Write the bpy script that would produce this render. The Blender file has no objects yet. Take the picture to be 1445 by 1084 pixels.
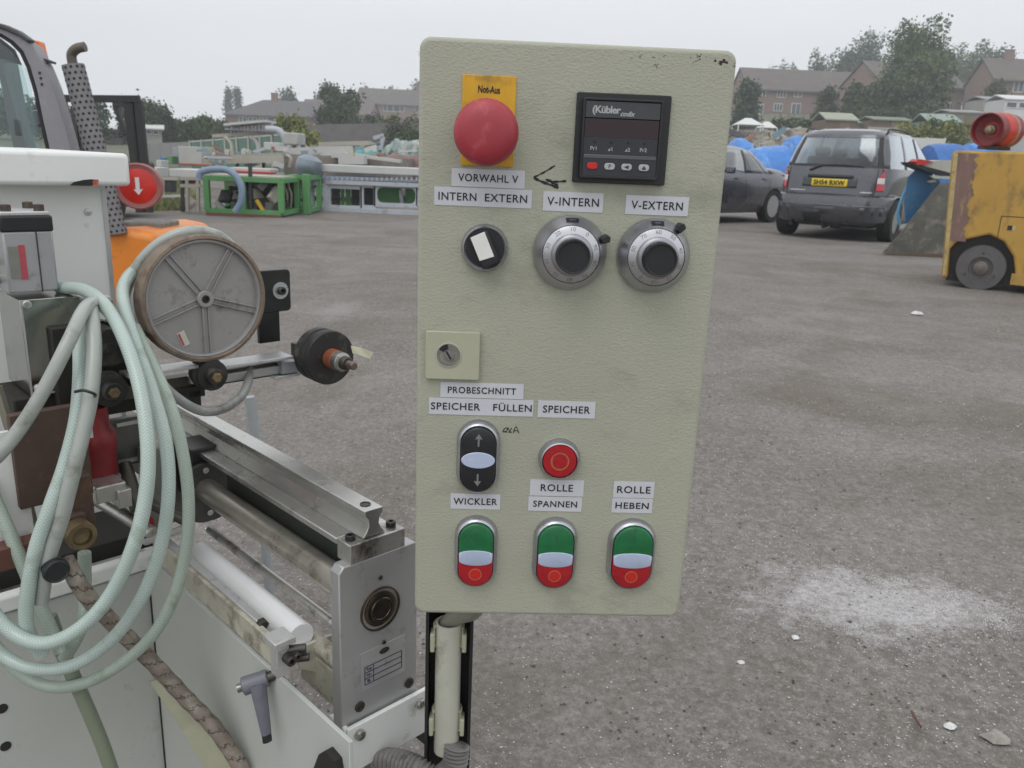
import bpy, bmesh, math, random
import numpy as np
from mathutils import Vector, Matrix

S = bpy.context.scene
COL = S.collection
R = math.radians
PI = math.pi

# ------------------------------------------------------------------ camera
FPX, CAMH = 1144.0, 0.96                 # focal length in photo pixels (1445 wide), eye height
PITCH, ROLL = math.atan(314 / FPX), math.atan(0.041)
fwd = Vector((0, math.cos(PITCH), -math.sin(PITCH)))
_r = Vector((1, 0, 0)); _u = _r.cross(fwd)
CX = math.cos(ROLL) * _r + math.sin(ROLL) * _u
CY = -math.sin(ROLL) * _r + math.cos(ROLL) * _u
CAM = Vector((0, 0, CAMH))
cam = bpy.data.cameras.new('camera')
cam.sensor_width = 36; cam.lens = FPX / 1445 * 36
cam.clip_start = 0.02; cam.clip_end = 2000
cam.dof.use_dof = True; cam.dof.focus_distance = 0.62; cam.dof.aperture_fstop = 26
camo = bpy.data.objects.new('camera', cam); COL.objects.link(camo)
m3 = Matrix((CX, CY, -fwd)).transposed()
camo.matrix_world = Matrix.Translation(CAM) @ m3.to_4x4()
S.camera = camo

# ------------------------------------------------------------------ overcast sky, soft sun, exposure
W = bpy.data.worlds.new('World'); S.world = W; W.use_nodes = True
nt = W.node_tree; nt.nodes.clear()
SUN_EL, SUN_AZ = R(58), R(-150)          # sun behind the cloud, behind and left of the camera
sky = nt.nodes.new('ShaderNodeTexSky'); sky.sky_type = 'NISHITA'; sky.sun_disc = False
sky.sun_elevation = SUN_EL; sky.sun_rotation = SUN_AZ; sky.dust_density = 4; sky.air_density = 1.5
hsv = nt.nodes.new('ShaderNodeHueSaturation'); hsv.inputs['Saturation'].default_value = 0.25
nt.links.new(sky.outputs[0], hsv.inputs['Color'])
sc_ = nt.nodes.new('ShaderNodeVectorMath'); sc_.operation = 'SCALE'; sc_.inputs[3].default_value = 0.10
nt.links.new(hsv.outputs[0], sc_.inputs[0])
geo = nt.nodes.new('ShaderNodeTexCoord'); sep = nt.nodes.new('ShaderNodeSeparateXYZ')
nt.links.new(geo.outputs['Generated'], sep.inputs[0])
ramp = nt.nodes.new('ShaderNodeValToRGB')     # cloud layer: palest overhead, a touch greyer at the horizon
ramp.color_ramp.elements[0].position = 0.0; ramp.color_ramp.elements[0].color = (0.915, 0.95, 0.985, 1)
ramp.color_ramp.elements[1].position = 1.0; ramp.color_ramp.elements[1].color = (1.14, 1.17, 1.21, 1)
e = ramp.color_ramp.elements.new(0.22); e.color = (0.99, 1.02, 1.06, 1)
nt.links.new(sep.outputs['Z'], ramp.inputs[0])
cn = nt.nodes.new('ShaderNodeTexNoise'); cn.inputs['Scale'].default_value = 2.2; cn.inputs['Detail'].default_value = 4
cm2 = nt.nodes.new('ShaderNodeMapping'); cm2.inputs['Scale'].default_value = (1, 1, 3.5); nt.links.new(geo.outputs['Generated'], cm2.inputs[0]); nt.links.new(cm2.outputs[0], cn.inputs['Vector'])
cmr = nt.nodes.new('ShaderNodeMapRange'); cmr.inputs[1].default_value = .3; cmr.inputs[2].default_value = .7; cmr.inputs[3].default_value = .965; cmr.inputs[4].default_value = 1.03
nt.links.new(cn.outputs[0], cmr.inputs[0])
cvs = nt.nodes.new('ShaderNodeVectorMath'); cvs.operation = 'SCALE'; nt.links.new(ramp.outputs[0], cvs.inputs[0]); nt.links.new(cmr.outputs[0], cvs.inputs[3])
mixw = nt.nodes.new('ShaderNodeMixRGB'); mixw.inputs[0].default_value = 0.92
nt.links.new(sc_.outputs[0], mixw.inputs[1]); nt.links.new(cvs.outputs[0], mixw.inputs[2])
bg = nt.nodes.new('ShaderNodeBackground'); bg.inputs[1].default_value = 1.0
wo = nt.nodes.new('ShaderNodeOutputWorld')
nt.links.new(mixw.outputs[0], bg.inputs[0]); nt.links.new(bg.outputs[0], wo.inputs[0])
sl = bpy.data.lights.new('sun', 'SUN'); sl.energy = 0.75; sl.angle = R(35); sl.color = (1, 0.98, 0.95)
so = bpy.data.objects.new('sun', sl); COL.objects.link(so)
so.rotation_euler = (R(32), 0, R(-22)); so.location = (-3, -5, 8)
S.view_settings.view_transform = 'Standard'; S.view_settings.look = 'None'
S.view_settings.exposure = 0.0; S.view_settings.gamma = 1.0
S.cycles.max_bounces = 8; S.cycles.transparent_max_bounces = 12
S.cycles.volume_bounces = 0

# ------------------------------------------------------------------ survey helpers: a pixel's ray met with a real plane
def ray(px, py): return fwd + CX * ((px - 722.5) / FPX) + CY * ((542 - py) / FPX)
def at(px, py, y): d = ray(px, py); return CAM + d * (y / d.y)
def ground(px, py, z=0.0): d = ray(px, py); return CAM + d * ((z - CAMH) / d.z)
def onplane(px, py, o, n):
    d = ray(px, py); return CAM + d * ((o - CAM).dot(n) / d.dot(n))
def px_m(y_dist): return y_dist / FPX     # metres per photo pixel at that distance (near enough)

# ------------------------------------------------------------------ builders
ROOT = {}
def tag(o, label=None, cat=None, group=None, kind=None):
    if label: o['label'] = label
    if cat: o['category'] = cat
    if group: o['group'] = group
    if kind: o['kind'] = kind
    return o
def root(name, label, cat, loc=(0, 0, 0), rotz=0, group=None):
    o = bpy.data.objects.new(name, None); COL.objects.link(o); o.empty_display_size = 0.05
    o.location = loc; o.rotation_euler = (0, 0, rotz)
    M = Matrix.Translation(Vector(loc)) @ Matrix.Rotation(rotz, 4, 'Z')
    ROOT[o.name] = M
    return tag(o, label, cat, group)
def frame(o, ex, ey, ez=None):
    ex = Vector(ex).normalized(); ey = Vector(ey).normalized()
    ez = ex.cross(ey).normalized() if ez is None else Vector(ez)
    m = Matrix((ex, ey, ez)).transposed().to_4x4(); m.translation = Vector(o); return m
def axisframe(o, z):
    z = Vector(z).normalized(); h = Vector((0, 0, 1)) if abs(z.z) < .9 else Vector((1, 0, 0))
    x = h.cross(z).normalized(); y = z.cross(x); return frame(o, x, y, z)
def T(x, y=None, z=None):
    return Matrix.Translation(Vector((x, y, z)) if y is not None else Vector(x))
def RX(a): return Matrix.Rotation(R(a), 4, 'X')
def RY(a): return Matrix.Rotation(R(a), 4, 'Y')
def RZ(a): return Matrix.Rotation(R(a), 4, 'Z')
I4 = Matrix.Identity(4)

def mk(name, verts, faces, mat, parent=None, M=None, smooth=0, bevel=0, seg=2, uvs=None, solid=0, sub=0, fmat=None):
    """verts are in frame M (world when None); the result is ONE mesh object, under parent if given."""
    n = len(verts)
    V = np.ones((n, 4)); V[:, :3] = np.array([tuple(v) for v in verts] if not isinstance(verts, np.ndarray) else verts)
    if M is not None: V = V @ np.array(M).T
    loc = None
    if parent is not None:
        Ri = np.array(ROOT[parent.name].inverted()); V = V @ Ri.T
    else:
        lo, hi = V.min(0), V.max(0); loc = Vector(((lo[0] + hi[0]) / 2, (lo[1] + hi[1]) / 2, lo[2]))
        V[:, :3] -= np.array(loc)
    me = bpy.data.meshes.new(name)
    if isinstance(faces, np.ndarray):
        k = faces.shape[1]; me.vertices.add(n); me.vertices.foreach_set('co', V[:, :3].astype(np.float32).ravel())
        me.loops.add(faces.size); me.loops.foreach_set('vertex_index', faces.astype(np.int32).ravel())
        me.polygons.add(len(faces)); me.polygons.foreach_set('loop_start', np.arange(0, faces.size, k, dtype=np.int32))
        me.polygons.foreach_set('loop_total', np.full(len(faces), k, dtype=np.int32)); me.update(calc_edges=True); me.validate()
    else:
        me.from_pydata([tuple(v[:3]) for v in V], [], faces)
    for m in (mat if isinstance(mat, (list, tuple)) else [mat]): me.materials.append(m)
    if fmat is not None: me.polygons.foreach_set('material_index', np.array(fmat, dtype=np.int32))
    if uvs is not None:
        uv = me.uv_layers.new(name='UVMap'); lv = np.empty(len(me.loops), dtype=np.int32)
        me.loops.foreach_get('vertex_index', lv); uv.data.foreach_set('uv', np.array(uvs, dtype=np.float32)[lv].ravel())
    if smooth:
        me.polygons.foreach_set('use_smooth', [True] * len(me.polygons))
        me.set_sharp_from_angle(angle=R(smooth))
    me.update()
    o = bpy.data.objects.new(name, me); COL.objects.link(o)
    if parent is not None:
        o.parent = parent; ROOT[o.name] = ROOT[parent.name]
    else:
        o.location = loc; ROOT[o.name] = Matrix.Translation(loc)
    if sub:
        md = o.modifiers.new('sub', 'SUBSURF'); md.levels = md.render_levels = sub
    if solid:
        md = o.modifiers.new('solid', 'SOLIDIFY'); md.thickness = solid; md.offset = 0
    if bevel:
        md = o.modifiers.new('bevel', 'BEVEL'); md.width = bevel; md.segments = seg; md.limit_method = 'ANGLE'
        md.angle_limit = R(40); md.harden_normals = False
        if not smooth:
            me.polygons.foreach_set('use_smooth', [True] * len(me.polygons)); me.set_sharp_from_angle(angle=R(30))
    return o

class MB:
    """collects shapes (each given in its own frame) into one mesh"""
    def __init__(s): s.v = []; s.f = []; s.uv = []
    def add(s, vs, fs, M=None, uv=None):
        b = len(s.v); M = M or I4
        s.v += [M @ Vector(v) for v in vs]; s.f += [tuple(i + b for i in f) for f in fs]
        s.uv += uv if uv else [(0, 0)] * len(vs)
        return s
    def box(s, c, d, M=None):
        x, y, z = [k / 2 for k in d]; c = Vector(c)
        vs = [c + Vector((a * x, b * y, e * z)) for a in (-1, 1) for b in (-1, 1) for e in (-1, 1)]
        return s.add(vs, [(0, 1, 3, 2), (4, 6, 7, 5), (0, 4, 5, 1), (2, 3, 7, 6), (0, 2, 6, 4), (1, 5, 7, 3)], M)
    def bar(s, a, b, w, h=None, up=(0, 0, 1)):
        a = Vector(a); b = Vector(b); h = h or w; z = (b - a); L = z.length; z.normalize()
        up = Vector(up)
        if abs(up.dot(z)) > .99: up = Vector((1, 0, 0))
        x = up.cross(z).normalized(); y = z.cross(x)
        return s.box((0, 0, L / 2), (w, h, L), frame(a, x, y, z))
    def prism(s, poly, z0, z1, M=None):
        n = len(poly); vs = [(p[0], p[1], z0) for p in poly] + [(p[0], p[1], z1) for p in poly]
        fs = [tuple(reversed(range(n))), tuple(range(n, 2 * n))] + [(i, (i + 1) % n, n + (i + 1) % n, n + i) for i in range(n)]
        return s.add(vs, fs, M)
    def ringprism(s, outer, inner, z0, z1, M=None):
        n = len(outer); vs = []
        for z in (z0, z1):
            vs += [(p[0], p[1], z) for p in outer] + [(p[0], p[1], z) for p in inner]
        fs = []
        for i in range(n):
            j = (i + 1) % n
            fs += [(i, n + i, n + j, j), (2 * n + i, 2 * n + j, 3 * n + j, 3 * n + i), (i, j, 2 * n + j, 2 * n + i), (n + i, 3 * n + i, 3 * n + j, n + j)]
        return s.add(vs, fs, M)
    def lathe(s, prof, M=None, seg=32, a0=0, a1=2 * PI, cap=True):
        full = abs(a1 - a0 - 2 * PI) < 1e-6; k = seg if full else seg + 1
        vs = []; fs = []
        for r, z in prof:
            for i in range(k):
                a = a0 + (a1 - a0) * i / seg; vs.append((r * math.cos(a), r * math.sin(a), z))
        for j in range(len(prof) - 1):
            for i in range(seg):
                i2 = (i + 1) % k; fs.append((j * k + i, j * k + i2, (j + 1) * k + i2, (j + 1) * k + i))
        if cap and full:
            if prof[0][0] > 1e-6: fs.append(tuple(reversed(range(k))))
            if prof[-1][0] > 1e-6: fs.append(tuple((len(prof) - 1) * k + i for i in range(k)))
        return s.add(vs, fs, M)
    def tube(s, pts, r, seg=10, closed=False, cr=6, flat=1.0):
        P = catmull(pts, cr, closed) if cr > 1 else [Vector(p) for p in pts]
        n = len(P); rr = r if callable(r) else (lambda t: r)
        t = (P[1] - P[0]).normalized(); nrm = t.orthogonal().normalized()
        vs = []; uv = []; L = 0
        for i, p in enumerate(P):
            t2 = ((P[(i + 1) % n] if (i < n - 1 or closed) else P[i]) - (P[i - 1] if (i > 0 or closed) else P[i])).normalized()
            nrm = (nrm - t2 * nrm.dot(t2)).normalized(); bn = t2.cross(nrm)
            if i: L += (p - P[i - 1]).length
            q = rr(i / (n - 1))
            for k in range(seg):
                a = 2 * PI * k / seg
                vs.append(p + nrm * (q * math.cos(a)) + bn * (q * flat * math.sin(a))); uv.append((abs(k / seg * 2 - 1), L))
        fs = []
        m = n if closed else n - 1
        for i in range(m):
            for k in range(seg):
                fs.append((i * seg + k, i * seg + (k + 1) % seg, ((i + 1) % n) * seg + (k + 1) % seg, ((i + 1) % n) * seg + k))
        if not closed:
            fs.append(tuple(reversed(range(seg)))); fs.append(tuple((n - 1) * seg + k for k in range(seg)))
        return s.add(vs, fs, None, uv)
    def make(s, name, mat, parent=None, M=None, **kw):
        return mk(name, s.v, s.f, mat, parent, M, uvs=s.uv, **kw)

def catmull(pts, n=6, closed=False):
    P = [Vector(p) for p in pts]; out = []; k = len(P)
    rng_ = range(k) if closed else range(k - 1)
    for i in rng_:
        p1, p2 = P[i], P[(i + 1) % k]
        p0 = P[i - 1] if (i > 0 or closed) else p1 * 2 - p2
        p3 = P[(i + 2) % k] if (i + 2 < k or closed) else p2 * 2 - p1
        for j in range(n):
            t = j / n
            out.append(0.5 * ((2 * p1) + (p2 - p0) * t + (2 * p0 - 5 * p1 + 4 * p2 - p3) * t * t + (3 * p1 - p0 - 3 * p2 + p3) * t ** 3))
    if not closed: out.append(P[-1])
    return out
def rrect(w, h, r, n=6, cx=0, cy=0):
    out = []
    for sx, sy, a0 in ((1, 1, 0), (-1, 1, 90), (-1, -1, 180), (1, -1, 270)):
        for i in range(n + 1):
            a = R(a0 + 90 * i / n)
            out.append((cx + sx * (w / 2 - r) + r * math.cos(a), cy + sy * (h / 2 - r) + r * math.sin(a)))
    return out
def circ(r, n=24, cx=0, cy=0): return [(cx + r * math.cos(2 * PI * i / n), cy + r * math.sin(2 * PI * i / n)) for i in range(n)]
def box(name, c, d, mat, parent=None, M=None, **kw): return MB().box(c, d, M).make(name, mat, parent, **kw)
def lathe(name, prof, mat, parent=None, M=None, seg=32, **kw):
    kw.setdefault('smooth', 35); return MB().lathe(prof, M, seg).make(name, mat, parent, **kw)
def tube(name, pts, r, mat, parent=None, seg=12, cr=6, **kw):
    kw.setdefault('smooth', 50); return MB().tube(pts, r, seg, cr=cr).make(name, mat, parent, **kw)
def prism(name, poly, z0, z1, mat, parent=None, M=None, **kw): return MB().prism(poly, z0, z1, M).make(name, mat, parent, **kw)
def text(name, s, size, mat, parent, M, ext=0.00012, sx=1.0, bold=0, shear=0, spacing=1.0, fit=0):
    cu = bpy.data.curves.new('t', 'FONT'); cu.body = s; cu.size = size; cu.align_x = 'CENTER'; cu.align_y = 'CENTER'
    cu.extrude = ext; cu.resolution_u = 3; cu.offset = bold; cu.shear = shear; cu.space_character = spacing
    o = bpy.data.objects.new('t', cu); COL.objects.link(o)
    dg = bpy.context.evaluated_depsgraph_get(); me = bpy.data.meshes.new_from_object(o.evaluated_get(dg))
    vs = [(v.co.x * sx, v.co.y, v.co.z) for v in me.vertices]; fs = [tuple(p.vertices) for p in me.polygons]
    if fit:
        xs = [v[0] for v in vs]; c0 = (max(xs) + min(xs)) / 2; k = fit / (max(xs) - min(xs)); vs = [((v[0] - c0) * k, v[1], v[2]) for v in vs]
    bpy.data.objects.remove(o); bpy.data.curves.remove(cu); bpy.data.meshes.remove(me)
    return mk(name, vs, fs, mat, parent, M)
def copy_tree(o, parent=None):
    c = o.copy(); COL.objects.link(c)
    if parent is not None: c.parent = parent; ROOT[c.name] = ROOT[parent.name]
    for ch in [x for x in o.children]: copy_tree(ch, c)
    return c

# ------------------------------------------------------------------ materials
def mat(name, col, rough=.5, metal=0, var=0.12, vs=8, bump=0, bs=200, dirt=None, coat=0, spec=.5, stretch=(1, 1, 1), detail=5, alpha=1, trans=0, bd=.002):
    m = bpy.data.materials.new(name); m.use_nodes = True; n = m.node_tree; N = n.nodes; L = n.links
    b = N['Principled BSDF']; b.inputs['Roughness'].default_value = rough; b.inputs['Metallic'].default_value = metal
    b.inputs['Coat Weight'].default_value = coat; b.inputs['Specular IOR Level'].default_value = spec
    b.inputs['Base Color'].default_value = (*col, 1)
    if trans: b.inputs['Transmission Weight'].default_value = trans
    if alpha < 1: b.inputs['Alpha'].default_value = alpha
    tc = N.new('ShaderNodeTexCoord'); mp = N.new('ShaderNodeMapping'); mp.inputs['Scale'].default_value = stretch
    L.new(tc.outputs['Object'], mp.inputs[0]); out = None
    if var:
        no = N.new('ShaderNodeTexNoise'); no.inputs['Scale'].default_value = vs; no.inputs['Detail'].default_value = detail
        no.inputs['Roughness'].default_value = .65
        L.new(mp.outputs[0], no.inputs['Vector'])
        mr = N.new('ShaderNodeMapRange'); mr.inputs[1].default_value = .3; mr.inputs[2].default_value = .7
        mr.inputs[3].default_value = 1 - var; mr.inputs[4].default_value = 1 + var
        L.new(no.outputs[0], mr.inputs[0])
        vm = N.new('ShaderNodeVectorMath'); vm.operation = 'SCALE'; vm.inputs[0].default_value = col
        L.new(mr.outputs[0], vm.inputs[3]); out = vm.outputs[0]
        mr2 = N.new('ShaderNodeMapRange'); mr2.inputs[3].default_value = max(.03, rough - .1); mr2.inputs[4].default_value = min(1, rough + .1)
        L.new(no.outputs[0], mr2.inputs[0]); L.new(mr2.outputs[0], b.inputs['Roughness'])
    if dirt:
        dc, amt, ds = dirt
        n2 = N.new('ShaderNodeTexNoise'); n2.inputs['Scale'].default_value = ds; n2.inputs['Detail'].default_value = 8; n2.inputs['Roughness'].default_value = .7
        L.new(mp.outputs[0], n2.inputs['Vector'])
        r2 = N.new('ShaderNodeMapRange'); r2.inputs[1].default_value = .62 - amt * .3; r2.inputs[2].default_value = .74 - amt * .2
        L.new(n2.outputs[0], r2.inputs[0])
        mx = N.new('ShaderNodeMixRGB'); mx.inputs[2].default_value = (*dc, 1); L.new(r2.outputs[0], mx.inputs[0])
        if out: L.new(out, mx.inputs[1])
        else: mx.inputs[1].default_value = (*col, 1)
        out = mx.outputs[0]
    if out: L.new(out, b.inputs['Base Color'])
    if bump:
        n3 = N.new('ShaderNodeTexNoise'); n3.inputs['Scale'].default_value = bs; n3.inputs['Detail'].default_value = 3
        L.new(mp.outputs[0], n3.inputs['Vector'])
        bp = N.new('ShaderNodeBump'); bp.inputs['Strength'].default_value = bump; bp.inputs['Distance'].default_value = bd
        L.new(n3.outputs[0], bp.inputs['Height']); L.new(bp.outputs[0], b.inputs['Normal'])
    return m
# ------------------------------------------------------------------ the control panel
YAW = R(2.58)
P_r = Vector((math.cos(YAW), math.sin(YAW), 0)); P_z = Vector((0, 0, 1))
P_o = at(592, 50, 0.54)
PF = frame(P_o, P_r, P_z)                 # x right across the door, y up, z out towards the operator
P_n = PF.col[2].xyz
PFi = PF.inverted()
def fp(px, py, off=0.0):                  # door coordinates of what shows at a pixel, off metres proud of the door
    p = PFi @ onplane(px, py, P_o + P_n * off, P_n); return p.x, p.y
PW, PH = 0.200, 0.4025

cream = mat('cream_hammered_paint', (.385, .39, .308), .5, var=.06, vs=5, bump=.32, bs=440, stretch=(1, 1, 1.7), bd=.0016,
            dirt=((.30, .30, .235), .22, 11))
cream2 = mat('cream_smooth_plastic', (.42, .42, .31), .4, var=.04, vs=20, bump=.1, bs=900)
strip_white = mat('label_tape', (.56, .57, .61), .45, var=.03, vs=60)
ink = mat('black_ink', (.012, .012, .014), .6, var=0)
chrome = mat('satin_chrome', (.62, .62, .66), .24, 1, var=.06, vs=90)
satin = mat('satin_aluminium', (.50, .50, .54), .36, 1, var=.08, vs=60)
satin_d = mat('satin_aluminium_dark', (.36, .36, .38), .42, 1, var=.08, vs=60)
blackp = mat('black_plastic', (.016, .017, .019), .38, var=.15, vs=60)
blackm = mat('black_matt_plastic', (.010, .010, .011), .6, var=.2, vs=40)
estop_red = mat('red_mushroom_plastic', (.37, .026, .042), .5, var=.16, vs=30, dirt=((.44, .09, .10), .2, 60), spec=.7)
red_cap = mat('red_lens', (.38, .012, .018), .3, var=.12, vs=70)
green_cap = mat('green_lens', (.012, .135, .045), .3, var=.2, vs=90)
lens_blue = mat('pale_lens', (.45, .52, .68), .25, var=.04, vs=60)
yellow_pl = mat('yellow_plate', (.66, .36, .018), .5, var=.1, vs=50, dirt=((.38, .22, .03), .25, 40))
greymark = mat('grey_print', (.20, .20, .20), .6, var=0)
whiteprint = mat('white_print', (.62, .62, .62), .5, var=0)
orange_ring = mat('faint_ring_print', (.48, .13, .06), .5, var=0)
white_pl = mat('white_pointer', (.78, .78, .74), .4, var=.04, vs=80)
counter_grey = mat('counter_grey', (.028, .032, .038), .42, var=.1, vs=80)
counter_bar = mat('counter_bar', (.05, .054, .062), .4, var=.1, vs=80)
counter_red = mat('counter_window', (.022, .006, .008), .12, var=0)
keygrey = mat('key_grey', (.42, .43, .42), .5, var=.05, vs=200)

panel = root('control_panel', 'cream hammered-paint control box with emergency stop, dials and push buttons', 'control panel', PF @ Vector((PW / 2, -PH, -.06)))
cxp, cyp = PW / 2, -PH / 2
MB().prism(rrect(PW, PH, .0075, 8, cxp, cyp), -.012, 0).make('door', cream, panel, PF, bevel=.0028, seg=4)
MB().prism(rrect(PW - .002, PH - .006, .006, 6, cxp + .0012, cyp - .001), -.125, -.0125).make('housing', cream, panel, PF, bevel=.002)
m = MB()
m.box((PW - .0016, cyp - .002, -.013), (.0050, PH - .062, .008))
m.make('hinge_strip', cream2, panel, PF, bevel=.0006)
for yy in (-.345, -.372):
    box('hinge_pin', (PW + .0006, yy, -.012), (.0016, .0075, .006), blackm, panel, PF)
box('hinge_pin', (PW + .0010, -.0345, -.012), (.0016, .0012, .006), cream2, panel, PF)

def strip(txt, tl, br, th=0.5, size=None, rot=0, sx=1, fill=.82, parts=None):
    x0, y0 = fp(*tl); x1, y1 = fp(*br); w = x1 - x0; h = y0 - y1
    Mx = PF @ T((x0 + x1) / 2, (y0 + y1) / 2, .0002) @ RZ(rot)
    o = MB().box((0, 0, .0001), (w, h, .0003)).make('label_strip', strip_white, panel, Mx)
    for t, fx, fw in (parts or [(txt, 0, fill)]):
        text('lettering', t, h * .60, ink, o, Mx @ T(fx * w, -h * .02, .0004), bold=.00007, spacing=1.1, fit=fw * w)
    return o
strip('VORWAHL V', (637.5, 237), (740, 266.6), sx=1.22)
strip('INTERN', (613, 263), (677.8, 291.5))
strip('EXTERN', (678.2, 265.5), (749.8, 294.5))
strip('V-INTERN', (767, 269.7), (850, 300.4), fill=.86)
strip('V-EXTERN', (883.7, 275), (970, 305.4))
strip('PROBESCHNITT', (621.6, 538.8), (738.3, 563.4), sx=1.2)
strip('', (605.4, 560.7), (751.9, 587.9), parts=[('SPEICHER', -.245, .47), ('FÜLLEN', .30, .37)], sx=1.2)
strip('SPEICHER', (759.5, 564.8), (839, 590.7), sx=1.2)
strip('ROLLE', (748.3, 676), (822.8, 700.6), fill=.6)
strip('SPANNEN', (746, 700.2), (820.3, 722), size=.0065)
strip('ROLLE', (866.5, 678.8), (921.9, 703), size=.0065)
strip('HEBEN', (864, 702.5), (919.4, 724.2), size=.0064)
strip('WICKLER', (636, 696), (705.4, 719), fill=.88)

# emergency stop
x0, y0 = fp(653, 105); x1, y1 = fp(724, 236)
pl = MB().prism(rrect(x1 - x0, y0 - y1, .001, 3, (x0 + x1) / 2, (y0 + y1) / 2), 0, .0013).make('warning_plate', yellow_pl, panel, PF, bevel=.0003)
tx, ty = fp(690, 127, .0013)
text('lettering', 'Not-Aus', .0060, ink, pl, PF @ T(tx, ty, .0014) @ RZ(-1), sx=.66, bold=.00016)
ex, ey = fp(686, 187, .022)
rr = .0201
es = lathe('emergency_button', [(.012, 0), (.012, .014), (rr * .9, .0145), (rr * .985, .0165), (rr, .0195), (rr * .985, .023), (rr * .93, .0262), (rr * .8, .0288), (rr * .6, .0303), (rr * .35, .0311), (rr * .01, .0314)],
           estop_red, panel, PF @ T(ex, ey, 0), seg=64, smooth=60)
lathe('button_collar', [(.0145, 0), (.0145, .005), (.0125, .006), (.0125, .012)], blackp, panel, PF @ T(ex, ey, .0014), seg=32)

# hand-drawn arrow and scrawl in felt pen
def stroke(pts, w):
    q = [Vector((*fp(*p), .00025)) for p in pts]; m = MB(); P = catmull(q, 5)
    L = []; Rr = []
    for i, p in enumerate(P):
        t = (P[min(i + 1, len(P) - 1)] - P[max(i - 1, 0)]).normalized(); n = Vector((-t.y, t.x, 0))
        ww = w * (.75 + .35 * math.sin(i * 1.7 + len(P))) / 2
        L.append(p + n * ww); Rr.append(p - n * ww)
    k = len(P); m.add(L + Rr, [(i, k + i, k + i + 1, i + 1) for i in range(k - 1)])
    return m
ar = MB()
for s, w in (([(783.5, 233.5), (768, 243), (753, 250.5)], .00125), ([(753, 251), (766, 257), (788, 265)], .0019), ([(772, 254), (783, 256.5), (799, 255.5)], .0016), ([(770, 253), (779, 257.5), (787, 262)], .0019)):
    q = stroke(s, w); ar.add([v + Vector((0, 0, .00002 * len(ar.v) / 10)) for v in q.v], q.f)
ar.make('pen_arrow', ink, panel, PF)
sc = MB()
for s in ([(709, 609), (713, 604), (716, 606), (712, 610)], [(716, 603), (720, 610)], [(722, 604), (719, 609)], [(724, 611), (728, 602), (732, 611)], [(726, 608), (731, 607)], [(709, 609), (722, 610)]):
    q = stroke(s, .00075); sc.add([v + Vector((0, 0, .00001 * len(sc.v) / 10)) for v in q.v], q.f)
sc.make('pen_scrawl', ink, panel, PF)

# chips in the paint down to brown primer
chipm = mat('bare_chip', (.045, .028, .024), .8, var=.3, vs=900)
ch = MB(); random.seed(3)
def chip(px, py, r):
    cx_, cy_ = fp(px, py); n = 9
    ch.add([(cx_ + r * random.uniform(.3, 1.2) * math.cos(2 * PI * i / n), cy_ + r * .8 * random.uniform(.3, 1.2) * math.sin(2 * PI * i / n), .00016 + .00001 * random.random()) for i in range(n)], [tuple(range(n))])
for px, py, r, k in ((1016, 87, .0011, 12), (985, 80, .0005, 6), (979, 86, .0005, 3), (988, 84, .0006, 3), (1033, 92, .0005, 3), (904, 78, .0004, 5), (925, 81, .0004, 4), (926, 92, .0005, 6), (890, 84, .0004, 2), (940, 78, .0004, 2), (997, 81, .0003, 2), (984, 99, .0003, 2), (1031, 99, .0003, 1), (592, 74, .0004, 3), (780, 607, .0003, 1)):
    for _ in range(k): chip(px + random.gauss(0, 4.5 if k > 9 else 2.5), py + random.gauss(0, 2.2), r)
for _ in range(26): chip(random.uniform(605, 1000), random.uniform(90, 850), random.uniform(.00012, .00028))
ch.make('paint_chips', chipm, panel, PF, )

# counter / tachometer
x0, y0 = fp(814, 130, .0); x1, y1 = fp(936, 262, .0)
cnt = MB().prism(rrect(x1 - x0, y0 - y1, .0012, 3, (x0 + x1) / 2, (y0 + y1) / 2), 0, .0035).make('counter_display', blackp, panel, PF, bevel=.0005)
x0, y0 = fp(824, 137, .010); x1, y1 = fp(928, 255, .010); cw, chh = x1 - x0, y0 - y1
CF = PF @ T(x0, y1, .010)
MB().ringprism(rrect(cw, chh, .001, 3, cw / 2, chh / 2), rrect(cw - .003, chh - .003, .0006, 3, cw / 2, chh / 2), -.0085, 0).make('bezel', blackp, cnt, CF, bevel=.0004)
box('face_plate', (cw / 2, chh * .86, -.0011), (cw - .0034, chh * .20, .001), counter_bar, cnt, CF)
box('face_plate', (cw / 2, chh * .40, -.0016), (cw - .0034, chh * .22 + .004, .001), counter_grey, cnt, CF)
box('face_plate', (cw / 2, chh * .155, -.0008), (cw - .0034, chh * .245, .0012), counter_grey, cnt, CF)
box('face_ridge', (cw / 2, chh * .275, -.0005), (cw - .004, chh * .05, .0012), mat('ridge_grey', (.09, .095, .10), .4, var=0), cnt, CF, bevel=.0004)
box('display_window', (cw / 2, chh * .635, -.0014), (cw - .0036, chh * .225, .001), counter_red, cnt, CF)
text('lettering', '(Kübler', .0060, keygrey, cnt, CF @ T(cw * .29, chh * .855, -.0005), sx=1.05, bold=.00016, spacing=.92)
text('lettering', 'codix', .0042, keygrey, cnt, CF @ T(cw * .55, chh * .815, -.0005), sx=.95, shear=.4, bold=.0001)
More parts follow.
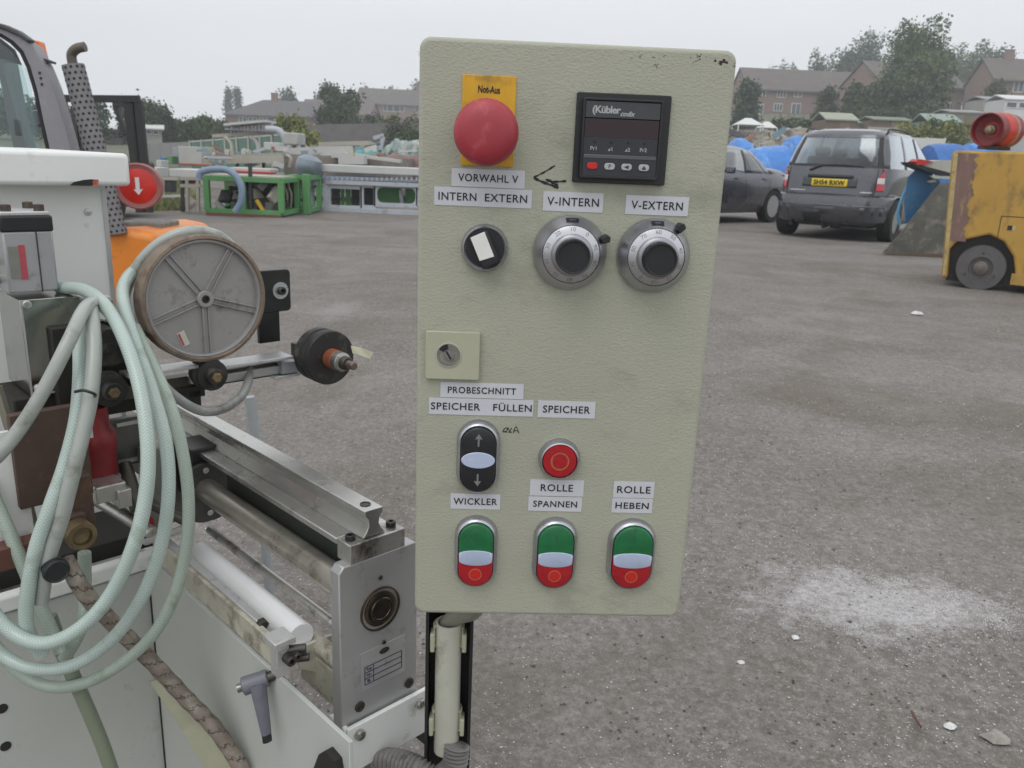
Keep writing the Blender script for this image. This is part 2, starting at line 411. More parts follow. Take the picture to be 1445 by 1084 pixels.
for i, (t, fx) in enumerate((('Pr1', .165), ('\u25b21', .37), ('\u25b22', .585), ('Pr2', .79))):
    if t[0] == 'P': text('lettering', t, .0033, keygrey, cnt, CF @ T(cw * fx, chh * .375, -.00105), bold=.00004)
    else:
        text('lettering', t[1], .0033, keygrey, cnt, CF @ T(cw * fx + .0012, chh * .372, -.00105), bold=.00004)
        prism('print_mark', [(-.0009, -.001), (.0007, -.001), (.0007, .0008)], 0, .0001, keygrey, cnt, CF @ T(cw * fx - .0006, chh * .372, -.00105))
    lathe('indicator', [(.0007, 0), (.0006, .0004), (.00001, .0005)], blackm, cnt, CF @ T(cw * fx + .0005, chh * .46, -.0011), seg=10)
for i, fx in enumerate((.155, .375, .59, .81)):
    kx, ky = cw * fx, chh * .155
    k = prism('key', rrect(.0068, .0041, .0018, 5), 0, .0009, red_cap if i == 0 else keygrey, cnt, CF @ T(kx, ky, -.0003), bevel=.0003)
    if i == 0: k.data.materials[0] = mat('red_key', (.55, .018, .02), .5, var=0)
    if i == 1: text('lettering', 'P', .0033, counter_grey, k, CF @ T(kx, ky, .0007))
    if i == 2: prism('print_mark', [(-.0016, 0), (.0013, -.0012), (.0013, .0012)], 0, .0001, counter_grey, k, CF @ T(kx, ky, .0007))
    if i == 3: prism('print_mark', [(-.0015, -.0011), (.0015, -.0011), (0, .0013)], 0, .0001, counter_grey, k, CF @ T(kx, ky, .0007))

# rotary selector
sx_, sy_ = fp(684, 350, .003)
sel = lathe('selector_switch', [(.0157, 0), (.0157, .002), (.0150, .0052), (.0138, .0066), (.0126, .0060), (.0126, .002), (.0001, .002)], satin, panel, PF @ T(sx_, sy_, 0), seg=48)
SF = PF @ T(sx_, sy_, .0022) @ RZ(25)
lathe('knob_base', [(.0124, 0), (.0124, .0040), (.0118, .0050), (.0001, .0052)], blackp, sel, SF, seg=40)
MB().prism([(-.0062, -.0112), (.0062, -.0112), (.0062, .0108), (-.0062, .0108)], .003, .0135).make('knob_grip', blackp, sel, SF, bevel=.001)
MB().prism([(-.0058, -.0052), (.0040, -.0062), (.0044, .0108), (-.0054, .0108)], .0134, .0142).make('pointer', white_pl, sel, SF, bevel=.0002)

# ten-turn dials
def dial(px, py, a_first, lever):
    dx, dy = fp(px, py, .003); D = PF @ T(dx, dy, 0)
    b = lathe('dial', [(.0228, 0), (.0245, .0015), (.0245, .0035), (.0236, .0060), (.0190, .0125), (.0187, .0125)], satin, panel, D, seg=72, smooth=25)
    lathe('dial_scale', [(.0186, .0118), (.0186, .0126), (.0136, .0148), (.0130, .0148)], mat('dial_ring', (.58, .58, .60), .3, 1, var=.05, vs=60), b, D, seg=72)
    lathe('scale_line', [(.01895, .0122), (.01895, .01272), (.01868, .0129), (.0186, .0122)], ink, b, D, seg=72)
    lathe('knob', [(.0136, .0135), (.0136, .0185), (.0128, .0195), (.0118, .0200)], satin_d, b, D, seg=56)
    lathe('knob_cap', [(.0112, .0190), (.0109, .0270), (.0102, .0284), (.0094, .0282), (.0093, .0274), (.0001, .0272)], blackp, b, D, seg=56)
    for i in range(10):
        num = (a_first + i * 10) % 100; a = 90 + i * 36
        M = D @ RZ(a - 90) @ T(0, .01625, .01372) @ RX(-24)
        text('lettering', str(num), .0040, greymark, b, M, ext=.00006)
    tk = MB()
    for i in range(50):
        tk.box((0, .0181, 0), (.00013, .0008 if i % 5 else .0014, .0001), D @ RZ(i * 7.2) @ T(0, 0, .01286) @ RX(0))
    tk.make('scale_ticks', greymark, b)
    # small window with the turn count
    w = MB()
    n = 10; vs = []
    for rr_, zz in ((.0207, .0103), (.0232, .0068)):
        for i in range(n + 1):
            a = R(90 + (i / n - .5) * 22); vs.append((rr_ * math.cos(a) * 1.0, rr_ * math.sin(a), zz + .00025))
    w.add(vs, [(i, i + 1, n + 1 + i + 1, n + 1 + i) for i in range(n)], D).make('count_window', blackm, b)
    text('lettering', '000', .0026, satin_d, b, D @ T(0, .0220, .0090) @ RX(-54), ext=.00003)
    box('index_line', (0, .0197, .01185), (.0002, .002, .0003), greymark, b, D @ T(0, 0, 0))
    L = D @ RZ(lever) @ T(.0235, 0, .003)
    MB().prism([(-.002, -.0020), (.0028, -.0028), (.0045, .0), (.0028, .0028), (-.002, .0020)], 0, .0085).make('brake_lever', blackp, b, L, bevel=.0007)
    return b
dial(804, 357, 10, 25)
dial(922, 361, 60, 52)

# key lock in its square plate
x0, y0 = fp(601, 466.5, .003); x1, y1 = fp(676, 536.5, .003)
lk = MB().prism(rrect(x1 - x0, y0 - y1, .0012, 3, (x0 + x1) / 2, (y0 + y1) / 2), 0, .0042).make('lock_plate', cream2, panel, PF, bevel=.0006)
lx, ly = fp(633, 501, .0042); LF = PF @ T(lx, ly, .0042)
lathe('lock_rim', [(.0088, 0), (.0088, .0006), (.0080, .0008), (.0080, -.0004)], cream2, lk, LF, seg=40)
lathe('lock_barrel', [(.0080, -.001), (.0079, .0003), (.0062, .0003), (.0058, -.0006), (.0038, -.0006), (.0036, .0008), (.0001, .0009)], satin_d, lk, LF, seg=40)
MB().prism([(-.0006, -.0032), (.0006, -.0032), (.0006, .0032), (-.0006, .0032)], .0009, .0011).make('key_slot', ink, lk, LF @ RZ(30))
MB().lathe([(.0040, .0001), (.0075, .0001)], None, 10, R(95), R(150)).make('dark_wedge', ink, lk, LF @ T(0, 0, .0004))  # black wedge on the upper left of the lock face

# push buttons
def loft(polys, cap0=True, cap1=True):
    m = MB(); n = len(polys[0][0]); vs = []
    for p, z in polys: vs += [(x, y, z) for x, y in p]
    fs = []
    for j in range(len(polys) - 1):
        for i in range(n): fs.append((j * n + i, j * n + (i + 1) % n, (j + 1) * n + (i + 1) % n, (j + 1) * n + i))
    if cap0: fs.append(tuple(reversed(range(n))))
    if cap1: fs.append(tuple((len(polys) - 1) * n + i for i in range(n)))
    return m.add(vs, fs)
def stad(w, h, n=12):
    r = w / 2; d = h / 2 - r
    return [(r * math.cos(PI * i / n), d + r * math.sin(PI * i / n)) for i in range(n + 1)] + [(-r * math.cos(PI * i / n), -d - r * math.sin(PI * i / n)) for i in range(n + 1)]
def dbl(px0, px1, py0, py1, colors, kind):
    (ax, ay), (bx, by) = fp(px0, py0, .003), fp(px1, py1, .003)
    w, h = bx - ax, ay - by; B = PF @ T((ax + bx) / 2, (ay + by) / 2, 0)
    bz = loft([(stad(w, h), 0), (stad(w, h), .0018), (stad(w - .0012, h - .0012), .0046), (stad(w - .0036, h - .0036), .0068), (stad(w - .0052, h - .0052), .0072), (stad(w - .0058, h - .0058), .0064), (stad(w - .0058, h - .0058), .002)]).make('double_button', satin, panel, B, smooth=50)
    cw_, ch_ = w - .0066, h - .0066
    def half(sign, z0, z1, inset):
        p = [q for q in stad(cw_ - inset, ch_ - inset) if q[1] * sign >= -1e-9]
        return p
    for sgn, mt, nm in ((1, colors[0], 'upper_cap'), (-1, colors[1], 'lower_cap')):
        lays = []
        for inset, z in ((0, .003), (0, .0080), (.0008, .0088), (.0030, .0094)):
            p = [q for q in stad(cw_ - inset, ch_ - inset, 14) if q[1] * sgn > 0]
            lays.append((([(p[0][0], 0)] + p + [(p[-1][0], 0)]), z))
        loft(lays).make(nm, mt, bz, B, smooth=40)
    yt, yb = (.0036, -.0040) if kind == 'bw' else (.0012, -.0048)
    if kind != 'bw':
        n = 14; lp = [(cw_ / 2 * .985 * math.cos(PI * i / n), .0014 + (.0028) * math.sin(PI * i / n)) for i in range(n + 1)] + [(-cw_ / 2 * .985 * math.cos(PI * i / n), -.0034 - .0044 * math.sin(PI * i / n) ** .8) for i in range(1, n)]
        off = .0
    else:
        n = 14; lp = [(cw_ / 2 * .985 * math.cos(2 * PI * i / (2 * n)), .0060 * math.sin(2 * PI * i / (2 * n))) for i in range(2 * n)]
    lp2 = [(x * .96, y * .93) for x, y in lp]
    loft([(lp, .0085), (lp, .0097), (lp2, .0101)]).make('signal_lens', lens_blue, bz, B @ T(0, 0, 0), smooth=40)
    if kind == 'bw':
        for s in (1, -1):
            cy_ = s * ch_ * .30
            M_ = B @ T(0, cy_, .0095) @ RZ(0 if s > 0 else 180)
            prism('arrow_mark', [(-.0006, -.0042), (.0006, -.0042), (.0006, .0014), (.0026, .0010), (0, .0050), (-.0026, .0010), (-.0006, .0014)], 0, .0001, greymark, bz, M_)
    else:
        yy = -ch_ * .30
        MB().lathe([(.0047, 0), (.0047, .00015), (.0041, .00015), (.0041, 0)], None, 36).make('ring_mark', orange_ring, bz, B @ T(0, yy, .0094))
        lathe('cap_boss', [(.0040, 0), (.0038, .0003), (.0001, .0004)], mat('red_boss', (.50, .02, .016), .35, var=0), bz, B @ T(0, yy, .0094), seg=28)
        box('bar_mark', (0, ch_ * .30, .0095), (.0004, .0055, .0002), mat('bar_print', (.03, .07, .035), .6, var=0), bz, B)
dbl(645.3, 703.4, 592.5, 696.5, (blackp, blackp), 'bw')
dbl(642.3, 699.8, 728, 828, (green_cap, red_cap), 'rg')
dbl(754.5, 810.5, 730.5, 830.5, (green_cap, red_cap), 'rg')
dbl(861, 919.5, 732.5, 831.5, (green_cap, red_cap), 'rg')
bx_, by_ = fp(789.5, 649, .004); B = PF @ T(bx_, by_, 0)
pb = lathe('stop_button', [(.0150, 0), (.0150, .0018), (.0144, .0046), (.0134, .0066), (.0126, .0070), (.0123, .0062), (.0123, .002)], satin, panel, B, seg=56)
lathe('red_cap', [(.0120, .002), (.0120, .0066), (.0116, .0072), (.0001, .0080)], red_cap, pb, B, seg=48)
MB().lathe([(.0066, 0), (.0066, .00015), (.0059, .00015), (.0059, 0)], None, 40).make('ring_mark', orange_ring, pb, B @ T(0, 0, .00765))

# ------------------------------------------------------------------ post below the panel, with trunking
post_black = mat('post_black_paint', (.018, .018, .018), .45, var=.25, vs=30)
postroot = root('panel_post', 'black steel channel post under the control panel carrying a cream cable conduit', 'post', at(633, 900, .655) * 1.0)
pc = at(633, 900, .67)
HF = frame((pc.x, .672, 0), P_r, P_z, None)      # x right, y up, z toward operator
zt = .70
MB().box((.001, zt / 2 + .005, -.018), (.042, zt, .003)).box((-.0195, zt / 2 + .005, -.004), (.003, zt, .03)).box((.0215, zt / 2 + .005, -.004), (.003, zt, .03)).make('channel', post_black, postroot, HF, bevel=.0006)
zc = at(638, 880, .665).z
ztop = at(636, 884, .66).z; zbot = at(640, 1066, .66).z
condm = mat('cream_conduit', (.50, .50, .42), .5, var=.07, vs=25, dirt=((.33, .32, .26), .2, 30))
rc = .0122
MB().lathe([(rc, zbot), (rc, ztop), (rc - .0016, ztop), (rc - .0016, zbot)], frame((0, 0, 0), (1, 0, 0), (0, 0, -1), (0, 1, 0)), 32).make('conduit', condm, postroot, HF @ T(0, 0, .004), smooth=40)
for pz in (at(636, 905, .655).z, at(636, 1025, .655).z):
    A = HF @ T(0, pz, .004) @ frame((0, 0, 0), (1, 0, 0), (0, 0, -1), (0, 1, 0))
    cl = MB().lathe([(rc + .0022, -.010), (rc + .0022, .010), (rc + .0004, .010), (rc + .0004, -.010), (rc + .0022, -.010)], A, 30, R(-30), R(210), cap=False)
    cl.make('conduit_clip', cream2, postroot, solid=.0008)
    cm = MB()
    for s in (-1, 1): cm.box((s * (rc + .0025), pz - .006, .006), (.0042, .019, .013), HF)
    cm.make('clip_jaw', cream2, postroot, bevel=.001)
# ------------------------------------------------------------------ the winding machine (frame: x = V along the cabinet front, y up, z = U along the beam towards the operator)
q2 = math.sqrt(.5)
MU = Vector((q2, -q2, 0)); MV = Vector((q2, q2, 0))
MO = at(478, 804, 0.66); MO.z = 0
MF = frame(MO, MV, (0, 0, 1), MU); MFi = MF.inverted()
def mu(px, py, u): p = MFi @ onplane(px, py, MO + MU * u, MU); return Vector((p.x, p.y, u))
def mv(px, py, v): p = MFi @ onplane(px, py, MO + MV * v, MV); return p      # (v, z, u)

steel = mat('machined_steel', (.50, .49, .46), .34, .8, var=.16, vs=25, dirt=((.16, .14, .11), .35, 40), stretch=(1, 1, 1))
rail_steel = mat('ground_rail_steel', (.56, .55, .52), .26, .8, var=.1, vs=12, dirt=((.28, .26, .22), .2, 25))
dark_steel = mat('dark_steel', (.09, .085, .075), .45, .8, var=.25, vs=30)
alu = mat('aluminium_plate', (.50, .50, .50), .5, .7, var=.06, vs=18, bump=.06, bs=300, dirt=((.28, .27, .24), .15, 22))
alu_light = mat('aluminium_block', (.56, .56, .55), .42, .6, var=.06, vs=30, dirt=((.30, .29, .27), .15, 40))
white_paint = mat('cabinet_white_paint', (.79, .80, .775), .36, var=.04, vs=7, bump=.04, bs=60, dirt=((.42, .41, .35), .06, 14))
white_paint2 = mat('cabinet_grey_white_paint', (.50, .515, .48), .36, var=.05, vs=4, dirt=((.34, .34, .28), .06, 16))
beige_dirty = mat('dirty_beige_paint', (.46, .44, .36), .6, var=.14, vs=30, dirt=((.19, .165, .12), .42, 34))
blackr = mat('black_steel', (.018, .018, .018), .42, var=.3, vs=40)
rubber = mat('black_rubber', (.022, .021, .021), .55, var=.3, vs=50, dirt=((.08, .07, .055), .3, 60))
cast = mat('cast_grey_metal', (.335, .325, .32), .5, .25, var=.08, vs=30, bump=.12, bs=500, dirt=((.18, .16, .14), .2, 30))
tan_rubber = mat('brown_wheel_tyre', (.20, .155, .115), .6, var=.22, vs=40, dirt=((.09, .065, .05), .4, 50))
white_roll = mat('white_plastic_roller', (.88, .89, .90), .35, var=.02, vs=20)
brownp = mat('rusty_brown_steel', (.085, .055, .042), .6, .2, var=.3, vs=25, dirt=((.16, .08, .045), .3, 30))
brass = mat('dull_brass', (.21, .155, .085), .45, .6, var=.25, vs=60)
copper = mat('copper_ring', (.34, .11, .055), .5, .3, var=.2, vs=70)
redplug = mat('red_plug_plastic', (.22, .012, .016), .38, var=.15, vs=30, dirt=((.10, .01, .012), .3, 40))
stainless = mat('polished_stainless', (.42, .42, .40), .16, 1, var=.2, vs=9, dirt=((.20, .19, .16), .2, 14))
grey_pl = mat('grey_lever_plastic', (.15, .15, .18), .42, var=.12, vs=60, dirt=((.12, .12, .13), .2, 80))
paper = mat('grubby_paper', (.55, .54, .47), .7, var=.08, vs=60)
redlab = mat('red_label', (.42, .07, .09), .5, var=.1, vs=200)
deepdark = mat('black_and_recess_shade', (.02, .018, .016), .7, var=.2, vs=20)  # near-black parts; also paints the shade inside the cavity, holes and cutout

base = MF @ Vector((-.1, 0, -.25))
mach = root('winding_machine', 'white and bare metal winding machine with rail, shaft, spoked pulley and white roller', 'machine', (base.x, base.y, 0))

def mb(): return MB()
def mk_(m, name, mt, parent=mach, **kw): return m.make(name, mt, parent, MF, **kw)
def mlathe(name, prof, mt, c, parent=mach, seg=40, **kw):
    return lathe(name, prof, mt, parent, MF @ T(c), seg, **kw)
def screw(c, r=.004, parent=mach, mt=None, h=.003, name='bolt'):
    o = mlathe(name, [(r, 0), (r, h * .8), (r * .85, h), (r * .55, h), (r * .5, h * .35), (.0001, h * .35)], mt or dark_steel, c, parent, 14)
    return o

# end plate -------------------------------------------------
pw, pz0, pz1 = .086, .400, .5985
poly = [(0, pz0), (pw + .004, pz0), (pw + .004, pz1 - .003), (pw, pz1), (.005, pz1), (0, pz1 - .006)]
ep = mk_(mb().prism([(x, y) for x, y in poly], -.015, 0), 'end_plate', alu, bevel=.0012)
bc = mu(537, 859, .001)
mlathe('bearing_seat', [(.0225, -.004), (.0225, .0012), (.0212, .0016), (.0208, -.002), (.0180, -.0035), (.0178, .0006), (.0160, .0012), (.0130, .0008), (.0125, -.0005)], mat('bearing_bronze', (.13, .10, .07), .32, .9, var=.2, vs=60), bc, ep, 56)
mlathe('shaft_end', [(.0126, -.003), (.0126, .0022), (.0118, .0028), (.0100, .0026), (.0095, .0020), (.0012, .0018), (.0008, .0006), (.0001, .0004)], mat('shaft_end_steel', (.12, .10, .085), .3, .9, var=.2, vs=70), bc, ep, 48)
for p in ((536.5, 815), (541.5, 906)): screw(mu(*p, .0002), .0022, ep, dark_steel, .0015)
for p in ((507.5, 997), (577, 963.5)): screw(mu(*p, .0002), .0055, ep, mat('dark_bolt', (.07, .06, .05), .5, .6, var=.3, vs=90), .0016)
lp0, lp1 = mu(509, 924, .0003), mu(571, 960, .0003)
lw, lh = mu(571, 908, 0).x - lp0.x, .042
npc = Vector(((mu(509, 945, 0).x + mu(571, 925, 0).x) / 2, (mu(509, 945, 0).y + mu(571, 925, 0).y) / 2 - .0005, .0003))
nplate = mk_(mb().box(npc, (lw, lh, .0005)), 'nameplate', alu_light, ep, bevel=.0001)
NM = MF @ T(npc) @ T(0, 0, .0003)
gridm = mb(); bluep = mat('blue_black_print', (.03, .035, .075), .5, var=0)
gw, gh = lw * .84, lh * .46; y0_ = -lh * .12
for k in range(4): gridm.box((0, y0_ + gh / 2 - gh * k / 3, .0001), (gw, .0008, .0002))
gridm.box((-gw / 2, y0_, .00012), (.0008, gh, .0002)); gridm.box((gw / 2, y0_, .00012), (.0008, gh, .0002)); gridm.box((-gw * .27, y0_, .00012), (.0008, gh, .0002))
gridm.make('print_table', bluep, nplate, NM)
prism('print_logo', [(x * 1.9, y) for x, y in circ(.0032, 20, 0, 0)], 0, .0002, dark_steel, nplate, NM @ T(.001, lh * .33, 0))
for k, t in enumerate(('Typ', 'Nr.', 'Bj.')): text('lettering', t, .0042, bluep, nplate, NM @ T(-gw * .39, y0_ + gh / 2 - gh * (k + .5) / 3, .0001), bold=.0001)

# bracket below the plate, reaching the post -------------------------------------
b0 = mu(492, 1025, .006); 
brk = mk_(mb().box((.066, .405, .005), (.128, .052, .005)).box((.003, .405, -.010), (.005, .052, .028)), 'mounting_bracket', white_paint, bevel=.0012)
for p in ((507, 1036), (592, 992)): screw(mu(*p, .008), .0055, brk, steel, .0045)
# black square tube between the bracket and post
mk_(mb().box((.112, .372, -.012), (.026, .026, .04)), 'square_tube', blackr, bevel=.001)

# block and rail -----------------------------------------------------------------
mk_(mb().box((.0435, .6075, -.011), (.062, .0195, .022)), 'rail_foot', steel, bevel=.0010)
L = .56
rp = [(.0315, .6445), (.0515, .6445), (.0515, .6395), (.0478, .6350), (.0470, .6290), (.0500, .6230), (.0545, .6180), (.0290, .6180), (.0330, .6230), (.0360, .6290), (.0352, .6350), (.0315, .6395)]
mk_(mb().prism(rp, -L, -.004), 'guide_rail', rail_steel, bevel=.0006)
mk_(mb().box((.0405, .6145, -L / 2 - .012), (.058, .0060, L - .02)), 'rail_bed', rail_steel, bevel=.0008)
mk_(mb().box((.030, .590, -.15), (.006, .043, .256)), 'side_plate', mat('green_grey_plate', (.10, .11, .095), .3, .6, var=.15, vs=14), bevel=.0008)
for p, r_ in ((mu(522, 717.5, -.006), .0052),):
    lathe('counterbore', [(r_, 0), (r_, .0006), (r_ * .8, .0006), (r_ * .8, -.001), (r_ * .35, -.001), (r_ * .3, -.0025), (.0001, -.0025)], dark_steel, mach, MF @ T(.0415, .6447, -.018) @ RX(-90), 28)
for vv in (.0205, .0665):
    lathe('socket_screw', [(.0048, 0), (.0048, .0045), (.0042, .0050), (.0024, .0050), (.0022, .002), (.0001, .002)], blackr, mach, MF @ T(vv, .6172, -.012) @ RX(-90), 20)

DV0 = -.052
# shaft, rods and rollers running along the beam -----------------------------------
def rod(name, px, py, u, r, u0, u1, mt, ends=0, seg=32):
    c = mu(px, py, u); c.z = 0
    return mlathe(name, [(r * .92, u0), (r, u0 + .001), (r, u1 - .001), (r * .92, u1)], mt, c, mach, seg), c
sh, shc = rod('shaft', 466, 812, -.035, .0137, -.305, -.012, mat('oily_shaft_steel', (.50, .47, .41), .30, .75, var=.15, vs=20, stretch=(1, 1, 1), dirt=((.24, .21, .16), .2, 18)))
rod('tie_rod', 415, 838, -.105, .0050, -.30, -.012, steel)
wr, wrc = rod('white_roller', 400, 880, -.09, .0148, -.285, -.057, white_roll, seg=40)
c = mv(368, 879, DV0 + .0085); rc_u = c.z
mk_(mb().box((c.x, c.y, (rc_u - .31) / 2), (.0085, .0075, rc_u + .31)), 'aluminium_rail', alu_light, bevel=.001)
lathe('hex_bolt', [(.0055, 0), (.0055, .006), (.0048, .0068), (.0001, .0068)], dark_steel, mach, MF @ T(c.x, c.y, rc_u), 6)
# dirty beige angle outside the rollers
e0 = mu(300, 868, -.26); e1 = mu(470, 1003, -.02)
DV = -.052
ztop_ = mv(372, 893, DV).y; 
zlo = mv(300, 868, DV).y
def vz(px, py): return mv(px, py, DV)
a1 = vz(261, 800); a2 = vz(385, 905); b1 = vz(300, 868); b2 = vz(440, 985)
zt_ = (a1.y + a2.y) / 2; zb_ = (b1.y + b2.y) / 2
mk_(mb().box((DV + .002, (zt_ + zb_) / 2, -.155), (.004, abs(zt_ - zb_), .30)).box((DV + .004, zt_ - .002, -.155), (.006, .003, .30)), 'side_angle', beige_dirty, bevel=.0008)
# cap rod in front of the angle and its holder
tr = mu(478, 932, -.02)
lathe('dirty_tube', [(.0085, -.055), (.0088, -.054), (.0088, 0)], beige_dirty, mach, MF @ T(tr.x, tr.y, -.012), 28)
mk_(mb().box((tr.x - .004, tr.y - .030, -.045), (.004, .040, .075)), 'guard_plate', beige_dirty, bevel=.001)
BB = -.052
mb().prism([tuple(mu(*q, BB))[:2] for q in ((416, 917), (470, 896), (476, 921), (462, 930), (450, 950), (424, 944))], BB - .004, BB).make('roller_bracket', mat('beige_bracket', (.50, .48, .40), .55, var=.1, vs=30, dirt=((.24, .21, .16), .3, 40)), mach, MF, bevel=.0006)

# clamp with the grey lever -------------------------------------------------
_c = mv(396, 908, DV - .012); cc = Vector((_c.x, _c.y, _c.z))
clampb = mk_(mb().box(cc + Vector((.002, .001, -.006)), (.020, .006, .022)).box(cc + Vector((.001, -.018, -.004)), (.012, .028, .012)), 'clamp_block', alu_light, bevel=.0008)
for dv, dz_, rr_, ax in ((.012, -.010, .0042, 'v'), (.015, -.020, .0038, 'v'), (.004, -.014, .0048, 'u'), (.010, -.012, .0036, 'u')):
    A = MF @ T(cc + Vector((dv, dz_, .002)))
    if ax == 'v': A = A @ RY(60)
    lathe('clamp_screw', [(rr_, -.006), (rr_, .009), (rr_ * .8, .0098), (rr_ * .45, .0098), (rr_ * .4, .006), (.0001, .006)], dark_steel, clampb, A, 16)
lev = mu(372, 950, -.045)
LM = frame(MF @ lev, MV * .9 + MU * .1, (0, 0, 1))
lv = mb(); hp = at(343, 969, (MF @ lev).y - .01); hq = at(400, 948, (MF @ lev).y)
lvo = mb().tube([hp, hp.lerp(hq, .3), hp.lerp(hq, .62)], lambda t: .0088 - .001 * t, 18, cr=2).make('clamp_lever', grey_pl, mach, smooth=40, bevel=.001)
mb().tube([hp.lerp(hq, .55), hq], .0050, 16, cr=1).make('lever_stud', dark_steel, lvo, smooth=40)
d0 = (hp - hq).normalized()
mb().tube([hp + d0 * .001, hp + d0 * .005], .0042, 14, cr=1).make('lever_screw', steel, lvo, smooth=40)
la = at(364, 966, hp.y - .002); lb = at(376, 1036, hp.y - .012); le = at(377.5, 1047, hp.y - .0135)
m = mb().tube([la, la.lerp(lb, .5), lb], lambda t: .0080 - .0032 * t, 14, cr=3, flat=.7); m.make('lever_arm', grey_pl, lvo, smooth=35)
mb().tube([lb, le], .0046, 14, cr=1, flat=.7).make('lever_tip', blackp, lvo, smooth=40, bevel=.0006)

# carriage at the far end of the shaft ---------------------------------------
cu_ = -.303
cr_ = shc
cg = mk_(mb().box((cr_.x + .028, cr_.y + .016, cu_ - .032), (.080, .066, .050)), 'carriage_block', blackr, bevel=.002)
mk_(mb().prism(rrect(.058, .074, .024, 8, cr_.x + .003, cr_.y - .004), cu_ - .006, cu_ + .001), 'carriage_flange', mat('flange_grey', (.075, .075, .07), .45, .4, var=.2, vs=40), cg, bevel=.001)
for dx, dy in ((.001, .024), (.003, -.030)): screw(Vector((cr_.x + dx, cr_.y + dy, cu_ + .001)), .0035, cg, alu_light, .0012)
mk_(mb().box((cr_.x + .040, cr_.y + .010, cu_ + .004), (.004, .040, .003)), 'end_strip', alu_light, bevel=.0005)
mk_(mb().box((cr_.x - .02, cr_.y - .006, cu_ - .06), (.050, .10, .014)), 'carriage_side', mat('grey_steel_side', (.16, .155, .145), .4, .5, var=.2, vs=25), bevel=.001)
mk_(mb().box((cr_.x - .048, cr_.y + .035, cu_ - .05), (.006, .05, .07)), 'carriage_fin', dark_steel, bevel=.001)
for p in ((190, 648), (187, 596)):
    c = mu(*p, cu_ - .02); 
    mk_(mb().box(c, (.034, .004, .003), T(0, 0, 0)), 'bright_strip', alu_light)
mk_(mb().box(mu(207, 738, cu_ + .01), (.014, .010, .01)), 'red_marker', mat('red_tag_paint', (.4, .015, .015), .5, var=0), bevel=.002)
# rods crossing under the carriage
for p0, p1, r_, mt_ in (((128, 700), (215, 752), .0070, steel), ((170, 690), (262, 735), .0060, dark_steel), ((175, 655), (195, 720), .008, dark_steel), ((205, 765), (262, 745), .004, alu_light)):
    tube('link_rod', [at(*p0, .83), at(*p1, .80)], r_, mt_, mach, cr=1, bevel=.0008)
mk_(mb().box(mu(150, 690, -.27), (.030, .018, .03)).box(mu(172, 700, -.26) , (.014, .02, .02)), 'link_block', steel, bevel=.0015)
mk_(mb().box(mu(215, 690, -.31), (.020, .10, .02)), 'grey_upright', mat('dull_grey_steel', (.20, .20, .18), .5, .4, var=.2, vs=20), bevel=.001)
mk_(mb().box(mu(178, 622, -.33), (.040, .055, .01)), 'grey_cover', mat('dull_cover_steel', (.15, .15, .14), .4, .5, var=.2, vs=20), bevel=.001)

# cross bar that carries the pulley ---------------------------------------------
BU = -.30
bl, br_ = mu(110, 545, BU), mu(452, 497, BU)
zb = mu(380, 520, BU).y
bar = mk_(mb().box(((bl.x + br_.x) / 2, zb, BU), (br_.x - bl.x + .01, .016, .016)), 'cross_bar', dark_steel, bevel=.001)
mk_(mb().box((mu(345, 513, BU).x + .006, mu(370, 503, BU).y, BU + .010), (.088, .0035, .030)), 'flat_bar', alu_light, bevel=.0006)
mk_(mb().box((mu(350, 525, BU).x + .012, mu(370, 517, BU).y - .004, BU + .006), (.105, .010, .012)), 'flat_bar', alu, bevel=.0006)
mk_(mb().box((mu(215, 518, BU).x + .003, mu(220, 518, BU).y, BU + .012), (.075, .0035, .026)), 'flat_bar', alu_light, bevel=.0006)
mk_(mb().box(mu(398, 512, BU) + Vector((0, -.002, .012)), (.022, .014, .016)), 'sensor_body', mat('grey_blue_sensor', (.34, .35, .38), .4, .2, var=.1, vs=40), bevel=.001)
mk_(mb().box(mu(394, 526, BU) + Vector((0, 0, .012)), (.034, .003, .018)), 'sensor_foot', alu_light, bevel=.0006)
mk_(mb().box(mu(252, 553, BU), (.052, .014, .02)).box(mu(270, 560, BU), (.014, .02, .02)), 'black_clamp', blackr, bevel=.001)
mk_(mb().box(mu(255, 540, BU), (.046, .012, .014)), 'grey_clamp', alu, bevel=.001)
lathe('stud_nut', [(.006, 0), (.006, .008), (.005, .009), (.0001, .009)], steel, mach, MF @ T(mu(273, 540, BU + .01)) @ RX(-90), 12)

# pulley wheel
WU = -.292
wc = mu(286, 421, WU + .012)
WR = .0690
tyre = mlathe('pulley_wheel', [(WR - .004, -.013), (WR - .001, -.012), (WR, -.010), (WR, .008), (WR - .0010, .0100), (WR - .0040, .0108), (WR - .0055, .0085), (WR - .0055, -.012)], tan_rubber, wc, mach, 96, smooth=25)
disc = mlathe('wheel_disc', [(WR - .0052, -.008), (WR - .0052, .0080), (WR - .0070, .0086), (WR - .0082, .0080), (WR - .0088, .0030), (.0095, .0030), (.0090, .0075), (.0082, .0082), (.0045, .0082), (.0040, .0050), (.0001, .0050)], cast, wc, tyre, 96, smooth=25)
for a in (90 + 36, 36 - 8, 270, 190, -18):
    a = {126: 128, 28: 58, 270: 270, 190: 199, -18: -17}[a]
    sp = mb()
    for s in (-1, 1): sp.box((.035, s * .0030, .0045), (.052, .0013, .0036), RZ(a))
    sp.box((.035, 0, .0036), (.052, .0046, .0012), RZ(a))
    sp.make('spoke', cast, tyre, MF @ T(wc), bevel=.0004)
mlathe('hub_bore', [(.0042, .0052), (.0042, .0083), (.0030, .0083), (.0028, .0060), (.0001, .0060)], dark_steel, wc, tyre, 6)
